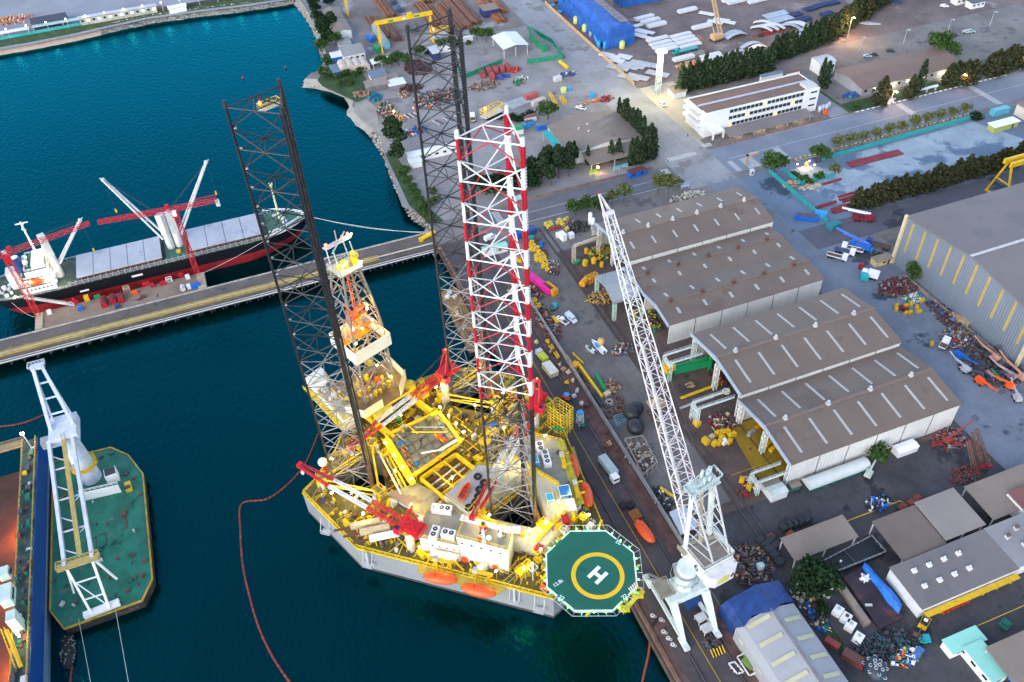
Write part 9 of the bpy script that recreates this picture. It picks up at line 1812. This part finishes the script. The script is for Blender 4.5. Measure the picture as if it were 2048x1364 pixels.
for i,(a,c,m_)in enumerate(((1730,290,WG),(1760,310,WG),(1880,385,WG),(1920,410,WP),(1760,450,WG),(1820,475,WG))):p=va(a,c);arch(p,rad(5),m_,'arched steel panel on red trestles beside the crawler crane','arched panels by the crawler crane')
for i,(a,c,m_)in enumerate(((10,240,WP),(60,230,WP),(110,220,WP),(30,200,WP),(230,225,WG),(270,210,WP),(300,205,WP),(360,270,WG),(390,255,WG),(330,300,WG),(300,320,WG))):p=vc(a,c);arch(p,rad(-48),m_,'arched white steel panel in the right half of the steel yard','arched panels in the right half',12)
for i in range(4):p=vc(110+20*i,115+18*i);panel(p,15,2.9,.5,rad(4),WG,'grey blue long panel in the stack behind the arched ones','grey panel stack')
for i,(a,c)in enumerate(((390,75),(270,120),(340,155),(470,50),(520,115),(560,30))):p=vc(a,c);b=MB();b.box((p.x,p.y,LZ+.1),(8,4.5,1.0),.05);[b.bar((p.x-3.6+k*1.2,p.y-2.2,LZ+1.2),(p.x-3.6+k*1.2,p.y+2.2,LZ+1.2),.2)for k in range(7)];tag(b.build('rebar_bundle',mat('dark_blue_rebar',(.025,.05,.14),.7,.3,.5)),'dark blue bundle of rods at the back of the steel yard','bundle','dark blue bundles')
for i in range(9):p=vc(400+34*i,215-8*(i%3)-14*(i//3));b=MB();b.box((p.x,p.y,LZ+.1),(1.3,11,1.1),rad(-38));b.box((p.x,p.y,LZ+1.2),(.9,11,.3),rad(-38));tag(b.build('orange_girder',mat('girder_orange',(.36,.11,.05),.7,.25,.4)),'rust orange girder in the rows below the lit floodlight','girder','orange girders in the steel yard')
for i in range(6):p=vc(780+20*i,185);b=MB();b.bar((p.x-2.4,p.y+3,LZ+.5),(p.x+2.4,p.y-3,LZ+.5),.6);tag(b.build('pale_tube',WG),'pale grey tube in the bundle right of the floodlight','tube','pale tube bundle')
b=MB();p=vc(1000,25);b.box((p.x,p.y,LZ+.1),(14,2.4,1.0),rad(-35));b.box((p.x,p.y,LZ+1.1),(14,.5,.2),rad(-35));tag(b.build('long_girder',mat('dark_blue_rebar',(.03,.05,.14))),'long dark blue girder at the top edge of the brown yard','girder')
p=va(1350,425);t=thing('lorry','teal lorry with long flat trailer beside the white panel block','lorry',(p.x,p.y,LZ+.1),rad(184));b=MB();b.box((6.5,0,.6),(2.4,2.4,2.4));b.build('cab',TEAL,t,local=True);b=MB();b.box((-1,0,1.0),(12,2.4,.5));b.build('trailer',TEAL,t,local=True);b=MB();b.box((7.7,0,1.8),(.06,2,.8));b.build('windscreen',GLASS,t,local=True);wheels(t,(-6,-4.8,-3.6,2,4,6.6),1.05,.5)
p=va(1600,330);t=thing('crawler_crane','tan crawler crane with tall lattice boom in the steel yard','crawler crane',(p.x,p.y,LZ+.1),rad(10));TAN=paint('crane_tan',(.58,.38,.18));b=MB();b.box((0,0,1.2),(6,3.2,2.2));b.box((-2.6,0,1.2),(1.6,3.6,2.6));b.build('body',TAN,t,local=True);[(b:=MB(),b.box((0,y,.1),(6.4,.9,1.1)),b.build('track',DGREY,t,local=True))for y in(-2,2)];b=MB();b.lattice((2.6,0,2.4),(-5,9,38),1.9,1.4,18,.14,.08);b.build('boom',TAN,t,local=True);b=MB();b.bar((-2,0,3.4),(-3.4,.6,8),.35);b.bar((-1,0,3.4),(-3.4,.6,8),.3);b.build('gantry',TAN,t,local=True)
for i,(a,c,m_)in enumerate(((455,190,0),(525,255,0),(830,390,0))):p=va(a,c);b=MB();b.cyl((p.x,p.y,LZ+.1),1.5,3.4,14);b.cyl((p.x,p.y,LZ+3.5),.8,.6,10);tag(b.build('lime_filter',mat('lime_tank',(.5,.6,.2))),['pale lime filter drum upper one against the blue wrapped building','pale lime filter drum lower one against the blue wrapped building','pale lime filter drum at the right corner of the blue wrapped building'][i],'filter')
t=thing('dust_collector','sky blue ducted machine at the front of the blue wrapped building','machine',va(640,330));p,q,r_=va(600,290),va(640,395),va(690,400);b=MB();b.tube((p.x,p.y,LZ+2),(q.x,q.y,LZ+1.2),.9,12);b.build('duct',LBLUE,t);[(b:=MB(),b.cyl((o.x,o.y,LZ),.95,4.2,12),b.build('cylinder',LBLUE,t))for o in(q,r_)];b=MB();b.box((p.x-1,p.y,LZ),(2.6,2.4,2.4));b.build('hood',LGREY,t)
for lab,a,c in(('blue barrel machine at the top of the barrier wall',260,60),('second blue barrel machine below the first',320,110)):p=va(a,c);b=MB();b.tube((p.x-1.4,p.y,LZ+1),(p.x+1.4,p.y,LZ+1),.9,12);b.box((p.x,p.y,LZ),(2,1.2,.5));tag(b.build('blue_machine',LBLUE),lab,'machine')
heap('dark_rust_heap','dark plum scrap at the top of the road',va(370,15),6,3,1.6,PUR,70,103);b=MB();p=va(750,90);b.lattice((p.x,p.y,LZ),(p.x-2,p.y+4,LZ+22),1.2,1.0,12,.1,.07);tag(b.build('thin_mast',WOOD),'thin tan lattice mast behind the blue wrapped building','mast')
heap('crate_row','tan crates beside the white panel block',va(1460,320),2,4,1,[SCR[4],WOOD],30,104);heap('orange_crates','orange tan crates behind the office conifers',va(1370,530),6,2.2,1,[SCR[4],ORG,BEIGE],70,105);heap('red_trestles','dark red trestles under the arched panels',vc(80,260),9,2,.8,PUR+[RED],60,106)
t=thing('floodlight_mast','tall white lattice floodlight mast lit above the road junction','floodlight mast',(201,343.5,LZ));b=MB();b.lattice((201,343.5,LZ),(201,343.5,25),2.2,1.8,12,.13,.08);b.build('mast',mat('mast_pale',(.50,.58,.58)),t);b=MB();b.box((201,343.5,25),(4.4,3.2,.4));b.rail([(198.9,342,25.4),(203.1,342,25.4),(203.1,345,25.4),(198.9,345,25.4)],1.0,.06,1.5,True);b.build('platform',LGREY,t)
for k in range(6):b=MB();b.box((199.2+.75*k,341.7,25.6),(.55,.4,.5));b.build('floodlight',LAMPW,t)
lamp((199,339,26),9000,(1,.80,.38),1.0);lamp((190,335,24),4500,(1,.80,.36),1.0)
def street_lamp(label,x,y,h,power,col=(1,.66,.34),group=None,lm=None,z=LZ):
 t=thing('street_lamp',label,'street lamp',(x,y,z),0,group);b=MB();b.tube((0,0,0),(0,0,h),.14,6,r2=.08);b.bar((0,0,h),(0,-1.4,h+.2),.1);b.build('post',LGREY,t,local=True);b=MB();b.box((0,-1.5,h),(.6,1.1,.25));b.build('lamp_head',lm or LAMPW,t,local=True)
 if power:lamp((x,y-1.5,z+h-.6),power,col,.4)
for lab,px,h,pw_ in(('lit floodlight pole beside the orange girders',(1694,78),12,6000),('lit floodlight pole above the office conifers',(1558,112),11,4500),('small lit lamp among the boulevard trees at the right edge',(2040,140),8,500)):p=G(*px);street_lamp(lab,p.x,p.y,h,pw_,(1,.58,.28),lm=LAMPO if pw_>1000 else LAMPW)
p=G(1917,175);street_lamp('orange lit lamp among the conifers at the canteen end',p.x,p.y,7,400,(1,.4,.1),lm=LAMPO);p=vc(1060,880);street_lamp('street lamp lighting a warm patch of the boulevard',p.x,p.y+5.5,9,1500,(1,.55,.3));p=G(1193,343);street_lamp('small orange lamp under the lean-to of the tan workshop',p.x,p.y,3,120,(1,.5,.15),lm=LAMPO);p=G(788,235);street_lamp('warm lamp among the shore scrap',p.x,p.y,4,150,(1,.6,.25),lm=LAMPO)
for a,c,e in((1780,200,0),(770,400,0),(1110,340,0),(1450,260,0)):p=vc(a,c);street_lamp('unlit grey lamp post along the fence behind the conifers',p.x,p.y,8,0,group='unlit lamp posts',lm=LGREY)
for i in range(17):x=-118+i*11;street_lamp('lit white lamp in the long line on the far shore',x,569,6,50 if i%2 else 0,(1,.92,.75),'far shore lamps',mat('far_lamp',(1,.85,.5),emit=9),z=3)
vf=V(0,0,3.0,3.0)
fence('teal panel fence along the far shore road',[(-125,568.5),(-50,570.5)],1.6,TEALF,5,z=3);fence('dark fence along the far shore road',[(-50,570.5),(62,571)],1.8,DGREY,5,z=3)
for k,(lab,c,rx,ry,ms,n)in enumerate((('red and orange machines at the left end of the far shore',vf(20,130),8,6,[RED,ORG,BEIGE,YEL],70),('tan and white machines beside the dark hall on the far shore',vf(110,120),8,6,[BEIGE,ORG,WHITE,RED,YEL],70),('dark goods between the far shore shelters',vf(960,55),6,2,[DGREY,RED,WHITE],40))):heap('far_machines',lab,c,rx,ry,2.2,ms,n,120+k,z=3.05)
for k in range(5):p=vf(200+30*k,140-4*k);b=MB();b.box((p.x,p.y,3.05),(3,2.4,2));b.box((p.x,p.y,5.05),(1.6,1.4,.5));tag(b.build('yellow_machine',YEL),'yellow machine in front of the dark far shore hall','machine','yellow machines at the far hall')
house('small_canopy','white roof canopy at the left end of the far shore road','canopy',-126,571,-96,575,2.6,ROOFW,kind='flat',open_=True,z=3,over=.2);house('small_canopy','pale teal roof canopy next to the white one on the far shore','canopy',-94,572,-60,576,2.6,mat('pale_teal_roof',(.40,.55,.58)),kind='flat',open_=True,z=3,over=.2)
def person(label,x,y,rz,shirt,m_hair):
 t=thing('person',label,'person',(x,y,LZ+.1),rz);me=bpy.data.meshes.new('body')
 V_=[(0,0,.95),(0,0,1.2),(0,0,1.42),(0,0,1.55),(0,.02,1.68),(-.1,0,.88),(-.12,.08,.48),(-.12,-.04,.06),(-.12,.1,.03),(.1,0,.88),(.12,-.1,.48),(.12,-.2,.08),(.12,-.07,.04),(-.2,0,1.38),(-.27,-.03,1.1),(-.26,.1,.86),(.2,0,1.38),(.27,.03,1.1),(.26,.12,.87)]
 E_=[(0,1),(1,2),(2,3),(3,4),(0,5),(5,6),(6,7),(7,8),(0,9),(9,10),(10,11),(11,12),(2,13),(13,14),(14,15),(2,16),(16,17),(17,18)];R_=[.15,.14,.16,.06,.11,.1,.07,.05,.04,.1,.07,.05,.04,.07,.05,.04,.07,.05,.04]
 me.from_pydata(V_,E_,[]);o=bpy.data.objects.new('body',me);C.objects.link(o);o.parent=t;md=o.modifiers.new('skin','SKIN');[setattr(me.skin_vertices[0].data[i],'radius',(r,r))for i,r in enumerate(R_)];me.skin_vertices[0].data[0].use_root=True;o.modifiers.new('sub','SUBSURF');me.materials.append(shirt)
 b=MB();b.ell((0,.0,1.74),(.115,.125,.1),10,6,z0=-.2);b.build('hair',m_hair,t,local=True);return t
p=G(1375,274);person('person in dark clothes walking in the car park beside the white office',p.x,p.y,.4,mat('dark_cloth',(.03,.03,.04)),BLACK);p=G(1494,326);person('person in navy clothes standing on the crossing by the tan gate post',p.x,p.y,1.2,mat('navy_cloth',(.02,.03,.08)),BLACK)
